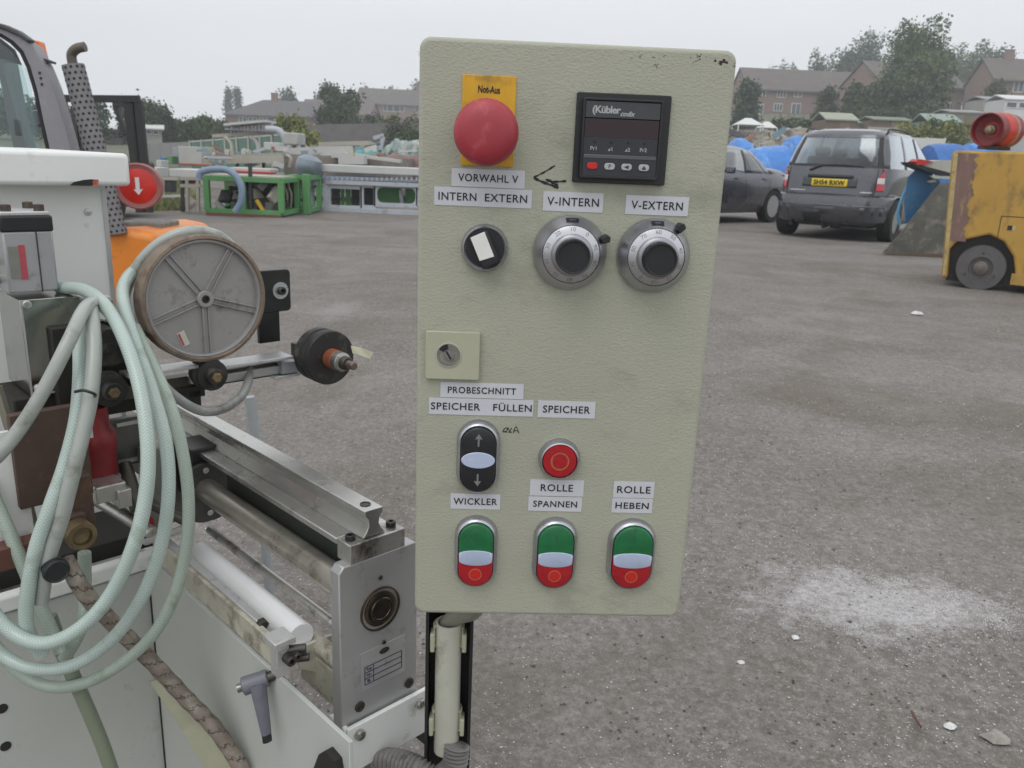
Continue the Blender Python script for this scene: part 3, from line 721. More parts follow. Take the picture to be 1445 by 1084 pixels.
lb_ = mk_(mb().box((0, 0, .0036), (.0085, .0165, .0004), T(wc + Vector((-.0255, -.041, 0))) @ RZ(20)), 'sticker', paper, tyre)
mk_(mb().box((-.0025, 0, .0040), (.0022, .014, .0003), T(wc + Vector((-.0255, -.041, 0))) @ RZ(20)), 'sticker_stripe', redlab, lb_)
mlathe('wheel_axle', [(.008, -.05), (.008, -.008)], dark_steel, wc, tyre, 20)

# guide rollers with knurled hubs
def roller(px, py, R0, u=BU + .03, col=rubber):
    c = mu(px, py, u)
    o = mlathe('guide_roller', [(R0 * .9, -.022), (R0, -.020), (R0, -.010), (R0 * .8, -.008), (R0 * .8, -.004), (R0 * .92, -.003), (R0 * .92, .001), (R0 * .55, .002), (R0 * .52, .007), (R0 * .44, .009), (.0001, .009)], col, c, mach, 40)
    mlathe('roller_hub', [(R0 * .30, .009), (R0 * .30, .0125), (R0 * .22, .0132), (R0 * .1, .0128), (.0001, .0128)], brass, c, o, 6)
    return o
roller(300, 530, .0185)
roller(156, 551, .0185)
c = mu(155, 491, BU + .02)
o = mlathe('dark_drum', [(.0195, -.05), (.0195, -.004), (.0190, 0), (.006, .0005), (.005, .003), (.0001, .003)], rubber, c, mach, 40)
mlathe('drum_rim', [(.0215, -.06), (.0215, -.03), (.0198, -.03), (.0198, -.06)], alu, c + Vector((0, .003, .0)), o, 40)
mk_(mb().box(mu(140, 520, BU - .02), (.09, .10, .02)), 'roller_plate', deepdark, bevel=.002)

# black bracket with washer
bu = BU - .04
bp0, bp1 = mu(362, 383, bu), mu(411, 438, bu)
bk = mk_(mb().prism(rrect(bp1.x - bp0.x + .010, bp0.y - bp1.y, .005, 5, (bp0.x + bp1.x) / 2 - .005, (bp0.y + bp1.y) / 2), bu - .006, bu), 'black_bracket', blackr, bevel=.0008)
bq = mu(383, 460, bu)
mk_(mb().box((bq.x - .002, bq.y + .004, bu - .004), (.028, .050, .006)), 'bracket_leg', blackr, bk, bevel=.0006)
wsh = mu(395.5, 410, bu)
mlathe('washer', [(.0105, 0), (.0105, .0012), (.0045, .0012)], mat('zinc_washer', (.55, .60, .62), .3, .7, var=.1, vs=90), wsh, bk, 28)
mlathe('cap_screw', [(.0052, .001), (.0052, .006), (.0045, .0068), (.0025, .0068), (.0022, .003), (.0001, .003)], dark_steel, wsh, bk, 20)

# spool on the right end of the bar
su = BU + .05
sc_ = mu(466, 505, su)
spl = mlathe('spool', [(.0300, -.030), (.0325, -.028), (.0325, -.018), (.0290, -.016), (.0290, -.013), (.0320, -.012), (.0330, -.009), (.0330, .000), (.0318, .0018), (.012, .0020)], rubber, sc_, mach, 64)
mlathe('copper_ring', [(.0118, .001), (.0118, .016), (.0112, .0165)], copper, sc_, spl, 40)
mlathe('spool_hub', [(.0113, .016), (.0113, .027), (.0108, .0275), (.0104, .0275), (.0104, .029), (.0085, .030), (.0080, .030)], steel, sc_, spl, 40)
mlathe('spool_collar', [(.0082, .029), (.0082, .036), (.0070, .038), (.0048, .038)], dark_steel, sc_, spl, 28)
mlathe('spool_pin', [(.0048, .036), (.0048, .050), (.0040, .0515), (.0001, .0515)], mat('rusty_pin', (.20, .15, .13), .45, .7, var=.2, vs=70), sc_, spl, 24)
tp = [MF @ (sc_ + Vector((.024, .010, .004))), at(500, 490, (MF @ sc_).y), at(516, 495, (MF @ sc_).y)]
tgd = at(513, 497, (MF @ sc_).y - .012)
mk('masking_tape', [tgd + Vector(v) for v in ((-.015, 0, .007), (-.004, .002, .005), (.011, .004, -.001), (.007, .004, -.009), (-.004, 0, -.004), (-.013, 0, -.002))], [(0, 1, 4, 5), (1, 2, 3, 4)], mat('pale_tape', (.60, .60, .44), .6, var=.06, vs=60), spl, solid=.0006)
mk_(mb().box(mu(430, 500, BU) + Vector((.02, -.004, -.015)), (.05, .03, .02)), 'spool_mount', blackr, bevel=.001)

# cylinder on its polished bracket, upper left -----------------------------------
CU = -.33
k0 = mu(13, 415, CU); k1 = mu(84, 413, CU); kt = mu(12, 318, CU)
w_ = k1.x - k0.x; h_ = kt.y - k0.y - .006
cy = mk_(mb().box((k0.x + w_ / 2, k0.y + h_ / 2, CU - .03), (w_, h_, .06)), 'pneumatic_cylinder', mat('anodised_grey', (.40, .40, .41), .42, .5, var=.05, vs=30, dirt=((.25, .23, .22), .12, 50)), bevel=.002)
cpy = k0.y + h_ + .007
mk_(mb().box((k0.x + w_ / 2, cpy, CU - .03), (w_ + .002, .0155, .062)), 'cylinder_cap', blackp, cy, bevel=.002)
mk_(mb().box((k0.x + w_ / 2, cpy + .0095, CU - .03), (w_ - .002, .004, .058)), 'cap_top', alu_light, cy, bevel=.001)
mk_(mb().box((k0.x + w_ * .66, k0.y + h_ / 2, CU + .0003), (.0011, h_, .001)), 'groove', dark_steel, cy)
mk_(mb().box((k0.x + w_ * .18, k0.y + h_ * .50, CU + .0006), (w_ * .20, h_ * .52, .0004)), 'cylinder_label', mat('grey_green_label', (.20, .21, .18), .5, var=.1, vs=90), cy)
mk_(mb().box((k0.x + w_ * .34, k0.y + h_ * .50, CU + .0006), (w_ * .13, h_ * .56, .0005)), 'red_strip_label', redlab, cy)
for a, b in ((.10, -.012), (.10, -.05), (.75, -.012), (.75, -.05)):
    lathe('cap_bolt', [(.0048, 0), (.0048, .006), (.004, .0065), (.0022, .0065), (.002, .003), (.0001, .003)], mat('bronze_bolt', (.12, .10, .085), .4, .8, var=.2, vs=90), cy, MF @ T(k0.x + w_ * a + .004, cpy + .0115, CU + b) @ RX(-90), 16)
for zz in (.05, .08): mlathe('port_fitting', [(.006, 0), (.006, .010), (.004, .012), (.0001, .012)], steel, (0, 0, 0), cy, 14) if False else lathe('port_fitting', [(.006, 0), (.006, .010), (.004, .012), (.0001, .012)], steel, cy, MF @ T(k0.x, k0.y + h_ * (zz * 10 - .3), CU - .03) @ RY(-90), 14)
s0 = mu(27, 424, CU + .012); s1 = mu(112, 414, CU + .012); sb = mu(46, 559, CU + .012)
sw, shh = s1.x - s0.x, s0.y - sb.y
ss = mk_(mb().box((s0.x + sw / 2, s0.y - shh / 2, CU - .028), (sw, shh, .080)), 'polished_bracket', stainless, bevel=.0008)
mk_(mb().box((s0.x + .0012, s0.y - shh / 2, CU + .0125), (.0016, shh, .001)).box((s0.x + sw / 2, sb.y + .001, CU + .0125), (sw, .0016, .001)), 'bright_edge', alu_light, ss)
for p in ((37.5, 430), (54, 548)): screw(mu(*p, CU + .012), .0042, ss, alu_light, .003)
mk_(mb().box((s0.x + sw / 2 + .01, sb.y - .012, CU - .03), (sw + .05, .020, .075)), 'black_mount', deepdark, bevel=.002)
# brown bracket, brass bush, dark knob in the dip of the hoses
bb0 = mu(30, 585, -.25); bb1 = mu(118, 700, -.25)
mk_(mb().box(((bb0.x + bb1.x) / 2, (bb0.y + bb1.y) / 2, -.256), (bb1.x - bb0.x + .02, bb0.y - bb1.y, .01)), 'brown_plate', brownp, bevel=.001)
mk_(mb().box(mu(112, 712, -.22), (.022, .062, .015)), 'brown_arm', brownp, bevel=.002)
bcn = mu(116, 757, -.19)
mlathe('brass_bush', [(.0120, -.030), (.0128, -.012), (.0135, -.001), (.0128, .001), (.0088, .001), (.0080, -.004), (.0001, -.006)], brass, bcn, mach, 36)
mk_(mb().box(mu(96, 735, -.215), (.028, .018, .02)), 'brown_link', brownp, bevel=.003)
bkn = mu(79, 805, -.17)
mlathe('black_knob', [(.009, -.020), (.0105, -.004), (.0115, 0), (.0108, .003), (.0092, .0042), (.0085, .0036), (.0001, .0034)], blackp, bkn, mach, 36)
mk_(mb().box(mu(10, 783, -.24), (.06, .022, .02)), 'rusty_bar', mat('rust_red_bar', (.14, .06, .04), .6, var=.25, vs=30), bevel=.001)
gpl = mu(24, 700, -.24)
mk_(mb().box((gpl.x, gpl.y, -.262), (.030, .115, .004)), 'white_side_plate', white_paint, bevel=.001)
tube('angle_strip', [at(-4, 545, .74), at(18, 620, .74), at(48, 745, .74)], .0045, mat('olive_grey_strip', (.20, .19, .15), .6, var=.15, vs=30), mach, cr=1, seg=4)

# cabinet sheets ------------------------------------------------------------
FU = -.335
fl = mu(0, 840, FU); fr = mu(247, 862, FU)
TOPZ = .497
fx0, fx1 = -.75, fr.x + .010
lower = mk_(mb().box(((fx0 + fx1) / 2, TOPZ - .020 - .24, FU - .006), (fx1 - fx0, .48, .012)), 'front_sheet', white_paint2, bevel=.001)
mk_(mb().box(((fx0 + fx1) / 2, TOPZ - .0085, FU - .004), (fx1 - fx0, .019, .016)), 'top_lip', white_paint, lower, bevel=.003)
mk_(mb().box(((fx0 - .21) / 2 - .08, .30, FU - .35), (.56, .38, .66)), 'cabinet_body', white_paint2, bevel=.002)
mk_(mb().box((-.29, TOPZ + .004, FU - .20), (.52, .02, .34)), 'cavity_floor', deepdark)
SV = DV + .0005
SE_ = mv(490, 1045, SV).z
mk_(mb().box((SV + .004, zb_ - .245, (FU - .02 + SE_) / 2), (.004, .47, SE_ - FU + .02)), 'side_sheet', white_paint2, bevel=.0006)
mk_(mb().box((SV + .0015, .24, FU + .0035), (.0022, .42, .0015)).box((SV + .0058, .24, FU + .02), (.001, .42, .0012)), 'seam', deepdark)
for p in ((3, 1000), (8, 1053)): mlathe('hole_shade', [(.0055, -.002), (.0055, .0008), (.0001, .0008)], deepdark, mu(*p, FU), mach, 20)  # flat near-black discs painted as the shade inside two open holes
sbk = mu(255, 938, FU + .012)
mk_(mb().box(sbk + Vector((.004, 0, 0)), (.034, .026, .028)), 'black_stop', blackr, bevel=.002)
dk = mv(462, 1072, SV)
mb().prism([(-.018, -.02), (.030, -.02), (.020, .018), (.006, .020), (-.004, .010)], -.004, .006).make('dark_cutout', deepdark, mach, MF @ T(SV, dk.y - .004, dk.z) @ RY(-90))

# corrugated hose at the foot of the conduit
corr = mat('grey_corrugated_plastic', (.20, .19, .185), .5, var=.12, vs=30, dirt=((.10, .09, .08), .2, 40))
hp_ = [at(645, 1052, .655), at(640, 1082, .65), at(615, 1100, .65), at(590, 1086, .655), at(560, 1075, .67), at(525, 1072, .69)]
Pc = catmull(hp_, 30); n = len(Pc)
mb().tube(Pc, lambda t: .0112 + .0013 * math.sin(t * 2 * PI * 30), 20, cr=1).make('corrugated_hose', corr, postroot, smooth=60)
cab = mat('grey_cable', (.24, .235, .19), .5, var=.1, vs=30)
tube('control_cable', [at(632, 900, .672), at(632, 880, .672), at(645, 870, .66), at(668, 862, .63), at(675, 845, .60)], .0078, cab, postroot)

# white column cabinet, upper left, with overhanging lid ---------------------------
KU = -.46
colm = root('column_cabinet', 'tall white cabinet with an overhanging lid and chipped black edge, left of the pulley', 'cabinet', MF @ Vector((-.3, 0, KU - .2)))
eT, eB = mu(149, 275, KU), mu(165, 430, KU); ev = (eT.x + eB.x) / 2
LU = KU + .035
lT, lB = mu(182, 217, LU), mu(182, 263, LU)
def cb_(m, name, mt, par=colm, **kw): return m.make(name, mt, par, MF, **kw)
cb_(MB().box((ev - .35, lB.y / 2 + .005, KU - .15), (.70, lB.y - .0, .30)), 'column', white_paint, bevel=.0015)
cb_(MB().box((ev - .003, lB.y / 2, KU + .0008), (.005, lB.y - .01, .0016)), 'corner_trim', alu_light)
lid = cb_(MB().box((lT.x - .40, (lT.y + lB.y) / 2, LU - .17), (.80, lT.y - lB.y, .34)), 'lid', white_paint, bevel=.005, seg=3)
def onl(pts, e): return [MF @ mu(px, py, LU + e) for px, py in pts]
mk('chipped_patch', onl([(98, 262), (104, 257), (118, 254), (128, 253), (139, 254), (138, 260), (128, 262.5)], .0004), [tuple(range(7))], blackr, colm)
mk('orange_speck', onl([(131, 255), (139, 254.5), (138.5, 261), (131, 262)], .0008), [(0, 1, 2, 3)], mat('orange_speck_paint', (.50, .10, .05), .5, var=.5, vs=400), colm)
lathe('panel_screw', [(.0045, 0), (.004, .002), (.0001, .0028)], alu_light, colm, MF @ T(mu(124, 299, KU)), 16)
# red mains plug under the rollers ---------------------------------------------------
pgp = at(140, 625, .80)
plug = root('mains_plug', 'large red industrial mains plug hanging behind the hoses', 'plug', at(140, 680, .80))
A = frame(at(137, 675, .80), (1, 0, 0), (0, 1, 0))
rp_ = .0215
lathe('plug_body', [(rp_ * .86, 0), (rp_ * .95, .004), (rp_ * .97, .030), (rp_ * 1.03, .034), (rp_ * 1.08, .042), (rp_ * 1.0, .052), (rp_ * .80, .058), (rp_ * .78, .080)], redplug, plug, A, 40)
MB().lathe([(rp_ * .975, .052), (rp_ * .86, .066)], A, 12, R(-120), R(-60)).make('paper_tag', paper, plug, solid=.0006)
lathe('plug_collar', [(rp_ * 1.06, -.006), (rp_ * 1.08, .0), (rp_ * .9, .001)], alu_light, plug, A, 40)

# hoses --------------------------------------------------------------------------
def hose_mat(name, col, dirt, braid):
    m = mat(name, col, .34, var=.08, vs=18, dirt=dirt, coat=.25)
    if braid:
        N = m.node_tree.nodes; Lk = m.node_tree.links; b = N['Principled BSDF']
        uv = N.new('ShaderNodeUVMap'); sp_ = N.new('ShaderNodeSeparateXYZ'); Lk.new(uv.outputs[0], sp_.inputs[0])
        def mth(op, a, bb=None):
            x = N.new('ShaderNodeMath'); x.operation = op
            for i, q in enumerate((a, bb)):
                if q is None: continue
                if isinstance(q, (int, float)): x.inputs[i].default_value = q
                else: Lk.new(q, x.inputs[i])
            return x.outputs[0]
        zig = mth('ABSOLUTE', mth('SUBTRACT', mth('FRACT', mth('MULTIPLY', sp_.outputs[0], 3.0)), .5))
        ph = mth('ADD', mth('MULTIPLY', sp_.outputs[1], 330.0), mth('MULTIPLY', zig, 2.2))
        st = mth('GREATER_THAN', mth('FRACT', ph), .62)
        mx = N.new('ShaderNodeMixRGB'); mx.inputs[2].default_value = (col[0] * .42, col[1] * .50, col[2] * .52, 1)
        src = b.inputs['Base Color'].links[0].from_socket
        Lk.new(mth('MULTIPLY', st, .42), mx.inputs[0]); Lk.new(src, mx.inputs[1]); Lk.new(mx.outputs[0], b.inputs['Base Color'])
    return m
hgreen = hose_mat('braided_green_hose', (.46, .545, .50), ((.30, .36, .28), .12, 20), 1)
hgreen2 = hose_mat('braided_faded_hose', (.40, .47, .40), ((.25, .27, .20), .25, 20), 1)
hgrey = hose_mat('grey_hose', (.36, .385, .355), ((.20, .21, .17), .25, 25), 0)
hgr2 = hose_mat('dull_grey_cable', (.26, .27, .26), ((.12, .12, .11), .25, 25), 0)
def hose(label, pts, r, mt, grp='clear braided hoses looped over the machine', name='air_hose', seg=16):
    P = []
    for p in pts: P.append(at(p[0], p[1], p[2]))
    o = MB().tube(P, r * .88, seg, cr=10).make(name, mt, None, smooth=60)
    return tag(o, label, 'hose', grp)
hose('pale green braided hose forming the innermost large loop', [(84, 406, .83), (120, 410, .80), (152, 436, .76), (180, 490, .72), (200, 560, .69), (209, 640, .665), (203, 715, .65), (183, 785, .64), (150, 848, .635), (108, 890, .63), (62, 908, .63), (18, 893, .635), (-18, 850, .64), (-30, 790, .65)], .0072, hgreen)
hose('braided hose of the middle loop, curling out beside the brown wheel rim', [(235, 372, .90), (200, 376, .87), (178, 395, .83), (174, 425, .80), (190, 480, .76), (214, 550, .72), (233, 620, .695), (238, 690, .68), (229, 762, .67), (203, 838, .66), (160, 900, .655), (105, 938, .65), (50, 944, .65), (5, 925, .655), (-25, 885, .66)], .0068, hgreen)
hose('faded braided hose of the outermost and lowest loop', [(190, 462, .80), (218, 520, .77), (243, 580, .745), (258, 640, .73), (266, 705, .72), (263, 770, .71), (248, 835, .70), (220, 890, .69), (180, 930, .685), (130, 960, .68), (80, 970, .68), (35, 955, .68), (-5, 915, .68), (-30, 870, .685)], .0066, hgreen2)
hose('grey-green hose arching over the top of the brown pulley wheel', [(178, 470, .83), (174, 425, .84), (190, 382, .85), (222, 346, .86), (262, 328, .87), (300, 330, .885), (326, 348, .90), (345, 385, .935)], .0068, hgrey)
hose('dull grey cable sagging under the pulley and up to the cross bar', [(190, 400, .90), (192, 440, .87), (205, 495, .80), (228, 540, .79), (256, 566, .80), (285, 580, .82), (312, 578, .84), (338, 562, .87), (350, 540, .90), (352, 520, .92)], .0058, hgr2, None, 'power_cable')
hose('grey hose running down left from the top of the bundle', [(150, 425, .80), (130, 428, .76), (117, 440, .73), (98, 480, .70), (65, 545, .68), (30, 602, .67), (-5, 645, .66), (-40, 670, .66)], .0070, hgrey)
hose('grey-green hose hanging straight from the bundle and tied with a band', [(128, 432, .76), (131, 460, .73), (133, 500, .71), (128, 560, .69), (115, 620, .675), (100, 680, .665), (86, 735, .66), (68, 790, .655), (58, 850, .655)], .0074, hgrey)
hose('braided hose hanging inside the bundle down to the lower left loop', [(118, 440, .78), (113, 480, .74), (113, 530, .71), (108, 590, .69), (92, 655, .675), (72, 712, .66), (52, 770, .65), (40, 830, .645), (38, 885, .645), (60, 925, .65)], .0072, hgreen)
hose('short braided hose coming in at the left edge and running down right', [(-30, 640, .70), (-10, 700, .69), (15, 755, .685), (42, 820, .68), (66, 875, .675), (86, 920, .67)], .0070, hgreen2)
hose('olive grey hose leaving the loops at the bottom edge', [(70, 870, .69), (88, 920, .69), (108, 965, .69), (130, 1015, .69), (148, 1060, .69), (165, 1110, .69)], .0078, hose_mat('olive_hose', (.20, .235, .165), ((.14, .15, .10), .2, 20), 0))
hose('short pale hose standing below the brass bush', [(119, 780, .72), (120, 830, .72), (119, 865, .70), (108, 900, .69), (90, 930, .685)], .0070, hgreen2)
hose('pale green hose loop tucked behind the top of the bundle', [(95, 432, .86), (120, 424, .84), (150, 440, .83), (175, 480, .82)], .0055, hgrey)
rng_c = at(120, 555, .70)
tube('cable_tie', [at(106, 553, .678), at(118, 551, .675), at(133, 556, .678), at(134, 560, .69)], .0014, blackp, None, seg=8)
tag(COL.objects[-1], 'thin black cable tie holding two hoses together', 'cable tie')
# taped tube and pale strip running to the lower right
wrap = mat('taped_tube', (.20, .165, .135), .55, var=.3, vs=26, dirt=((.32, .30, .25), .45, 30))
Pt = catmull([at(92, 790, .665), at(122, 840, .67), at(160, 880, .685), at(215, 935, .70), at(262, 985, .70), at(305, 1030, .69), at(345, 1090, .68)], 22)
N = wrap.node_tree.nodes; Lk = wrap.node_tree.links; b = N['Principled BSDF']
uv = N.new('ShaderNodeUVMap'); spx = N.new('ShaderNodeSeparateXYZ'); Lk.new(uv.outputs[0], spx.inputs[0])
nz = N.new('ShaderNodeTexNoise'); nz.inputs['Scale'].default_value = 30
a1_ = N.new('ShaderNodeMath'); a1_.operation = 'MULTIPLY_ADD'; a1_.inputs[1].default_value = 62; Lk.new(spx.outputs[1], a1_.inputs[0]); Lk.new(nz.outputs[0], a1_.inputs[2])
a2_ = N.new('ShaderNodeMath'); a2_.operation = 'ADD'; Lk.new(a1_.outputs[0], a2_.inputs[0]); Lk.new(spx.outputs[0], a2_.inputs[1])
a3_ = N.new('ShaderNodeMath'); a3_.operation = 'FRACT'; Lk.new(a2_.outputs[0], a3_.inputs[0])
a4_ = N.new('ShaderNodeMath'); a4_.operation = 'GREATER_THAN'; a4_.inputs[1].default_value = .86; Lk.new(a3_.outputs[0], a4_.inputs[0])
m4_ = N.new('ShaderNodeMixRGB'); m4_.inputs[2].default_value = (.075, .055, .045, 1); Lk.new(a4_.outputs[0], m4_.inputs[0]); Lk.new(b.inputs['Base Color'].links[0].from_socket, m4_.inputs[1]); Lk.new(m4_.outputs[0], b.inputs['Base Color'])
ttb = MB().tube(Pt, lambda t: .0076 + .0003 * (abs(math.sin(t * 44)) ** 6) + .0002 * math.sin(t * 95), 16, cr=1).make('taped_tube', wrap, None, smooth=45)
tag(ttb, 'brownish tape-wrapped tube running diagonally down across the white cabinet', 'tube')
stp = [at(212, 962, .705), at(222, 958, .705), at(285, 1015, .70), at(345, 1078, .69), at(350, 1100, .69), at(300, 1100, .70), at(258, 1030, .705)]
o = mk('plastic_strip', stp, [(0, 1, 2, 6), (2, 3, 4, 5, 6)], mat('pale_yellow_plastic', (.40, .40, .29), .5, var=.1, vs=20), None, solid=.002)
tag(o, 'pale yellowish plastic strip lying along the taped tube', 'strip')
# ------------------------------------------------------------------ terrain
def sstep(a, b, x): t = min(1, max(0, (x - a) / (b - a))); return t * t * (3 - 2 * t)
def zg(x, y):
    if y < 24: return 0.0
    k = x / max(y, 1)
    top = 3.0 + 5.6 * sstep(-.05, .32, k)
    return top * min(1, ((y - 24) / 90) ** 1.15) if y < 114 else top + (y - 114) * .004
def terr(px, py, y0=24, y1=400):
    d = ray(px, py); y = y0
    while y < y1:
        p = CAM + d * (y / d.y)
        if p.z <= zg(p.x, p.y): return p
        y += .5
    return CAM + d * (y1 / d.y)

gm = bpy.data.materials.new('yard_tarmac'); gm.use_nodes = True
N = gm.node_tree.nodes; Lk = gm.node_tree.links; b = N['Principled BSDF']; b.inputs['Roughness'].default_value = .9; b.inputs['Specular IOR Level'].default_value = .25
tc = N.new('ShaderNodeTexCoord')
def noise(scale, detail=6, rough=.6, stretch=None, dist=0):
    n_ = N.new('ShaderNodeTexNoise'); n_.inputs['Scale'].default_value = scale; n_.inputs['Detail'].default_value = detail
    n_.inputs['Roughness'].default_value = rough; n_.inputs['Distortion'].default_value = dist
    src = tc.outputs['Object']
    if stretch:
        mp = N.new('ShaderNodeMapping'); mp.inputs['Scale'].default_value = stretch; mp.inputs['Rotation'].default_value = (0, 0, R(12)); Lk.new(src, mp.inputs[0]); src = mp.outputs[0]
    Lk.new(src, n_.inputs['Vector']); return n_.outputs[0]
def mr(src, a, b_, c=0, d=1):
    m = N.new('ShaderNodeMapRange'); m.inputs[1].default_value = a; m.inputs[2].default_value = b_; m.inputs[3].default_value = c; m.inputs[4].default_value = d
    Lk.new(src, m.inputs[0]); return m.outputs[0]
def mixc(f, a, b_):
    m = N.new('ShaderNodeMixRGB')
    for i, q in ((0, f), (1, a), (2, b_)):
        if isinstance(q, tuple): m.inputs[i].default_value = (*q, 1)
        elif isinstance(q, (int, float)): m.inputs[i].default_value = q
        else: Lk.new(q, m.inputs[i])
    return m.outputs[0]
def mathn(op, a, b_=None):
    m = N.new('ShaderNodeMath'); m.operation = op
    for i, q in enumerate((a, b_)):
        if q is None: continue
        if isinstance(q, (int, float)): m.inputs[i].default_value = q
        else: Lk.new(q, m.inputs[i])
    return m.outputs[0]
c0 = mixc(mr(noise(1.1, 8, .65), .3, .7), (.138, .122, .107), (.268, .244, .224))
c0 = mixc(mr(noise(.45, 5, .6, (1, 3.2, 1)), .48, .66), c0, (.140, .122, .104))           # long damp smears
c0 = mixc(mr(noise(2.3, 7, .7, dist=.6), .52, .68, 0, .75), c0, (.128, .106, .082))
c0 = mixc(mr(noise(.75, 7, .72, dist=1.2), .55, .72, 0, .7), c0, (.33, .315, .30))          # brown mud film
c0 = mixc(mr(noise(26, 5, .75), .38, .66, 0, .6), c0, (.29, .275, .26))
c0 = mixc(mr(noise(14, 6, .8, dist=.5), .56, .68, 0, .5), c0, (.11, .095, .08))
c0 = mixc(mr(noise(150, 3, .75), .52, .70, 0, .65), c0, (.36, .35, .345))                    # grit
c0 = mixc(mr(noise(210, 2, .7), .60, .70, 0, .8), c0, (.07, .062, .055))
c0 = mixc(mr(noise(48, 5, .85), .40, .60, 0, .55), c0, (.105, .092, .08))
c0 = mixc(mr(noise(62, 5, .85), .50, .66, 0, .6), c0, (.36, .34, .32))
c0 = mixc(mr(noise(.9, 6, .7, dist=.8), .50, .64, 0, .5), c0, (.125, .104, .078))
c0 = mixc(mr(noise(.6, 7, .75, dist=1.0), .56, .70, 0, .5), c0, (.31, .295, .28))
# spilt white powder and granules in one long patch in front of the panel
sep2 = N.new('ShaderNodeSeparateXYZ'); Lk.new(tc.outputs['Object'], sep2.inputs[0])
PC = ground(1240, 846); PD = (ground(1400, 868) - ground(1110, 846)); ang = math.atan2(PD.y, PD.x)
mp = N.new('ShaderNodeMapping'); mp.vector_type = 'TEXTURE'; mp.inputs['Location'].default_value = (PC.x, PC.y, 0); mp.inputs['Rotation'].default_value = (0, 0, ang); mp.inputs['Scale'].default_value = (.30, .165, 1)
Lk.new(tc.outputs['Object'], mp.inputs[0])
vl = N.new('ShaderNodeVectorMath'); vl.operation = 'LENGTH'; Lk.new(mp.outputs[0], vl.inputs[0])
wob = mathn('ADD', vl.outputs['Value'], mr(noise(6, 9, .8), .25, .75, -.8, .8))
patch = mr(wob, 1.10, .45, 0, 1)
speck = mr(noise(70, 6, .8), .36, .60, .15, 1)
c1 = mixc(mathn('MULTIPLY', mathn('MULTIPLY', patch, speck), .85), c0, (.52, .505, .515))
Lk.new(c1, b.inputs['Base Color'])
bp = N.new('ShaderNodeBump'); bp.inputs['Strength'].default_value = .9; bp.inputs['Distance'].default_value = .014
hsum = mathn('ADD', mathn('MULTIPLY', noise(85, 4, .7), .35), mathn('MULTIPLY', noise(9, 6, .65), 1.0))
Lk.new(hsum, bp.inputs['Height']); Lk.new(bp.outputs[0], b.inputs['Normal'])

# ground sheet: fine near the yard, coarse to the horizon
ys = [-30, -12, -4] + [i * .25 for i in range(0, 60)] + [15 + i for i in range(0, 40)] + [55 + i * 4 for i in range(0, 20)] + [140, 180, 260, 400, 700, 1300]
xs_ = [-1300, -600, -300] + [-160 + i * 8 for i in range(15)] + [-40 + i * 2 for i in range(15)] + [-10 + i * .4 for i in range(51)] + [12 + i * 2 for i in range(16)] + [46 + i * 6 for i in range(20)] + [180, 300, 600, 1300]
vs = []; 
rr2 = random.Random(5)
for y in ys:
    for x in xs_:
        z = zg(x, y)
        if .8 < y < 16 and abs(x) < 11: z += .008 * math.sin(x * 2.1 + y) * math.sin(y * 1.7 - x * .6)
        vs.append((x, y, z - (0.01 if y < 24 else 0)))
nx = len(xs_)
fs = [(j * nx + i, j * nx + i + 1, (j + 1) * nx + i + 1, (j + 1) * nx + i) for j in range(len(ys) - 1) for i in range(nx - 1)]
grassm = mat('rough_field_grass', (.10, .115, .06), .9, var=.35, vs=.5, dirt=((.16, .14, .11), .5, .3))
fm = []
for j in range(len(ys) - 1):
    for i in range(nx - 1):
        fm.append(1 if ys[j] > 31 else 0)
g = mk('ground', vs, fs, [gm, grassm], None, smooth=60, fmat=fm)
g.location = (0, 0, 0)
# mk() recentred the sheet; put it back exactly where it was built
me = g.data; off = np.array([ (min(xs_) + max(xs_)) / 2, (min(ys) + max(ys)) / 2, min(v[2] for v in vs)], dtype=np.float32)
co = np.empty(len(me.vertices) * 3, dtype=np.float32); me.vertices.foreach_get('co', co); co = co.reshape(-1, 3) + off; me.vertices.foreach_set('co', co.ravel()); me.update()
tag(g, kind='structure')

# spilt white granules, grit and pebbles: nobody could count them
def scatter(name, pts, mt, seed, smin, smax, flat=.6, kindlabel=None):
    r = np.random.default_rng(seed); n = len(pts)
    base_ = np.array([(1, 0, 0), (-.5, .86, 0), (-.5, -.86, 0), (0, 0, 1)])
    a = r.uniform(0, 2 * PI, n); s = r.uniform(smin, smax, n) * r.uniform(.6, 1.3, n)
    ca, sa = np.cos(a), np.sin(a); st = r.uniform(.6, 1.6, n)
    V = np.zeros((n, 4, 3))
    for k in range(4):
        x = base_[k, 0] * s * st; y = base_[k, 1] * s
        V[:, k, 0] = pts[:, 0] + x * ca - y * sa; V[:, k, 1] = pts[:, 1] + x * sa + y * ca
        V[:, k, 2] = pts[:, 2] + base_[k, 2] * s * flat
    F = np.array([(0, 1, 3), (1, 2, 3), (2, 0, 3)])
    faces = (F[None] + (np.arange(n) * 4)[:, None, None]).reshape(-1, 3)
    o = mk(name, V.reshape(-1, 3), faces, mt, None)
    return tag(o, kindlabel, None, None, 'stuff')
def gz(x, y): return -.01 + .008 * np.sin(x * 2.1 + y) * np.sin(y * 1.7 - x * .6)
r_ = np.random.default_rng(11)
n = 30000
yy = .9 + 4.6 * r_.random(n) ** 1.3; xx = yy * (r_.random(n) * 1.5 - .72)
keep = (np.sin(xx * 2.3 + 1) * np.sin(yy * 2.9 + xx) + .5 * np.sin(xx * 11) * np.sin(yy * 9 + xx * 4) + r_.random(n) * 1.7) > .6
xx, yy = xx[keep], yy[keep]
gran = mat('white_granule', (.60, .585, .57), .6, var=.25, vs=300)
scatter('plastic_granules', np.stack([xx, yy, gz(xx, yy) + .0005], 1), gran, 2, .0010, .0022)
n = 15000
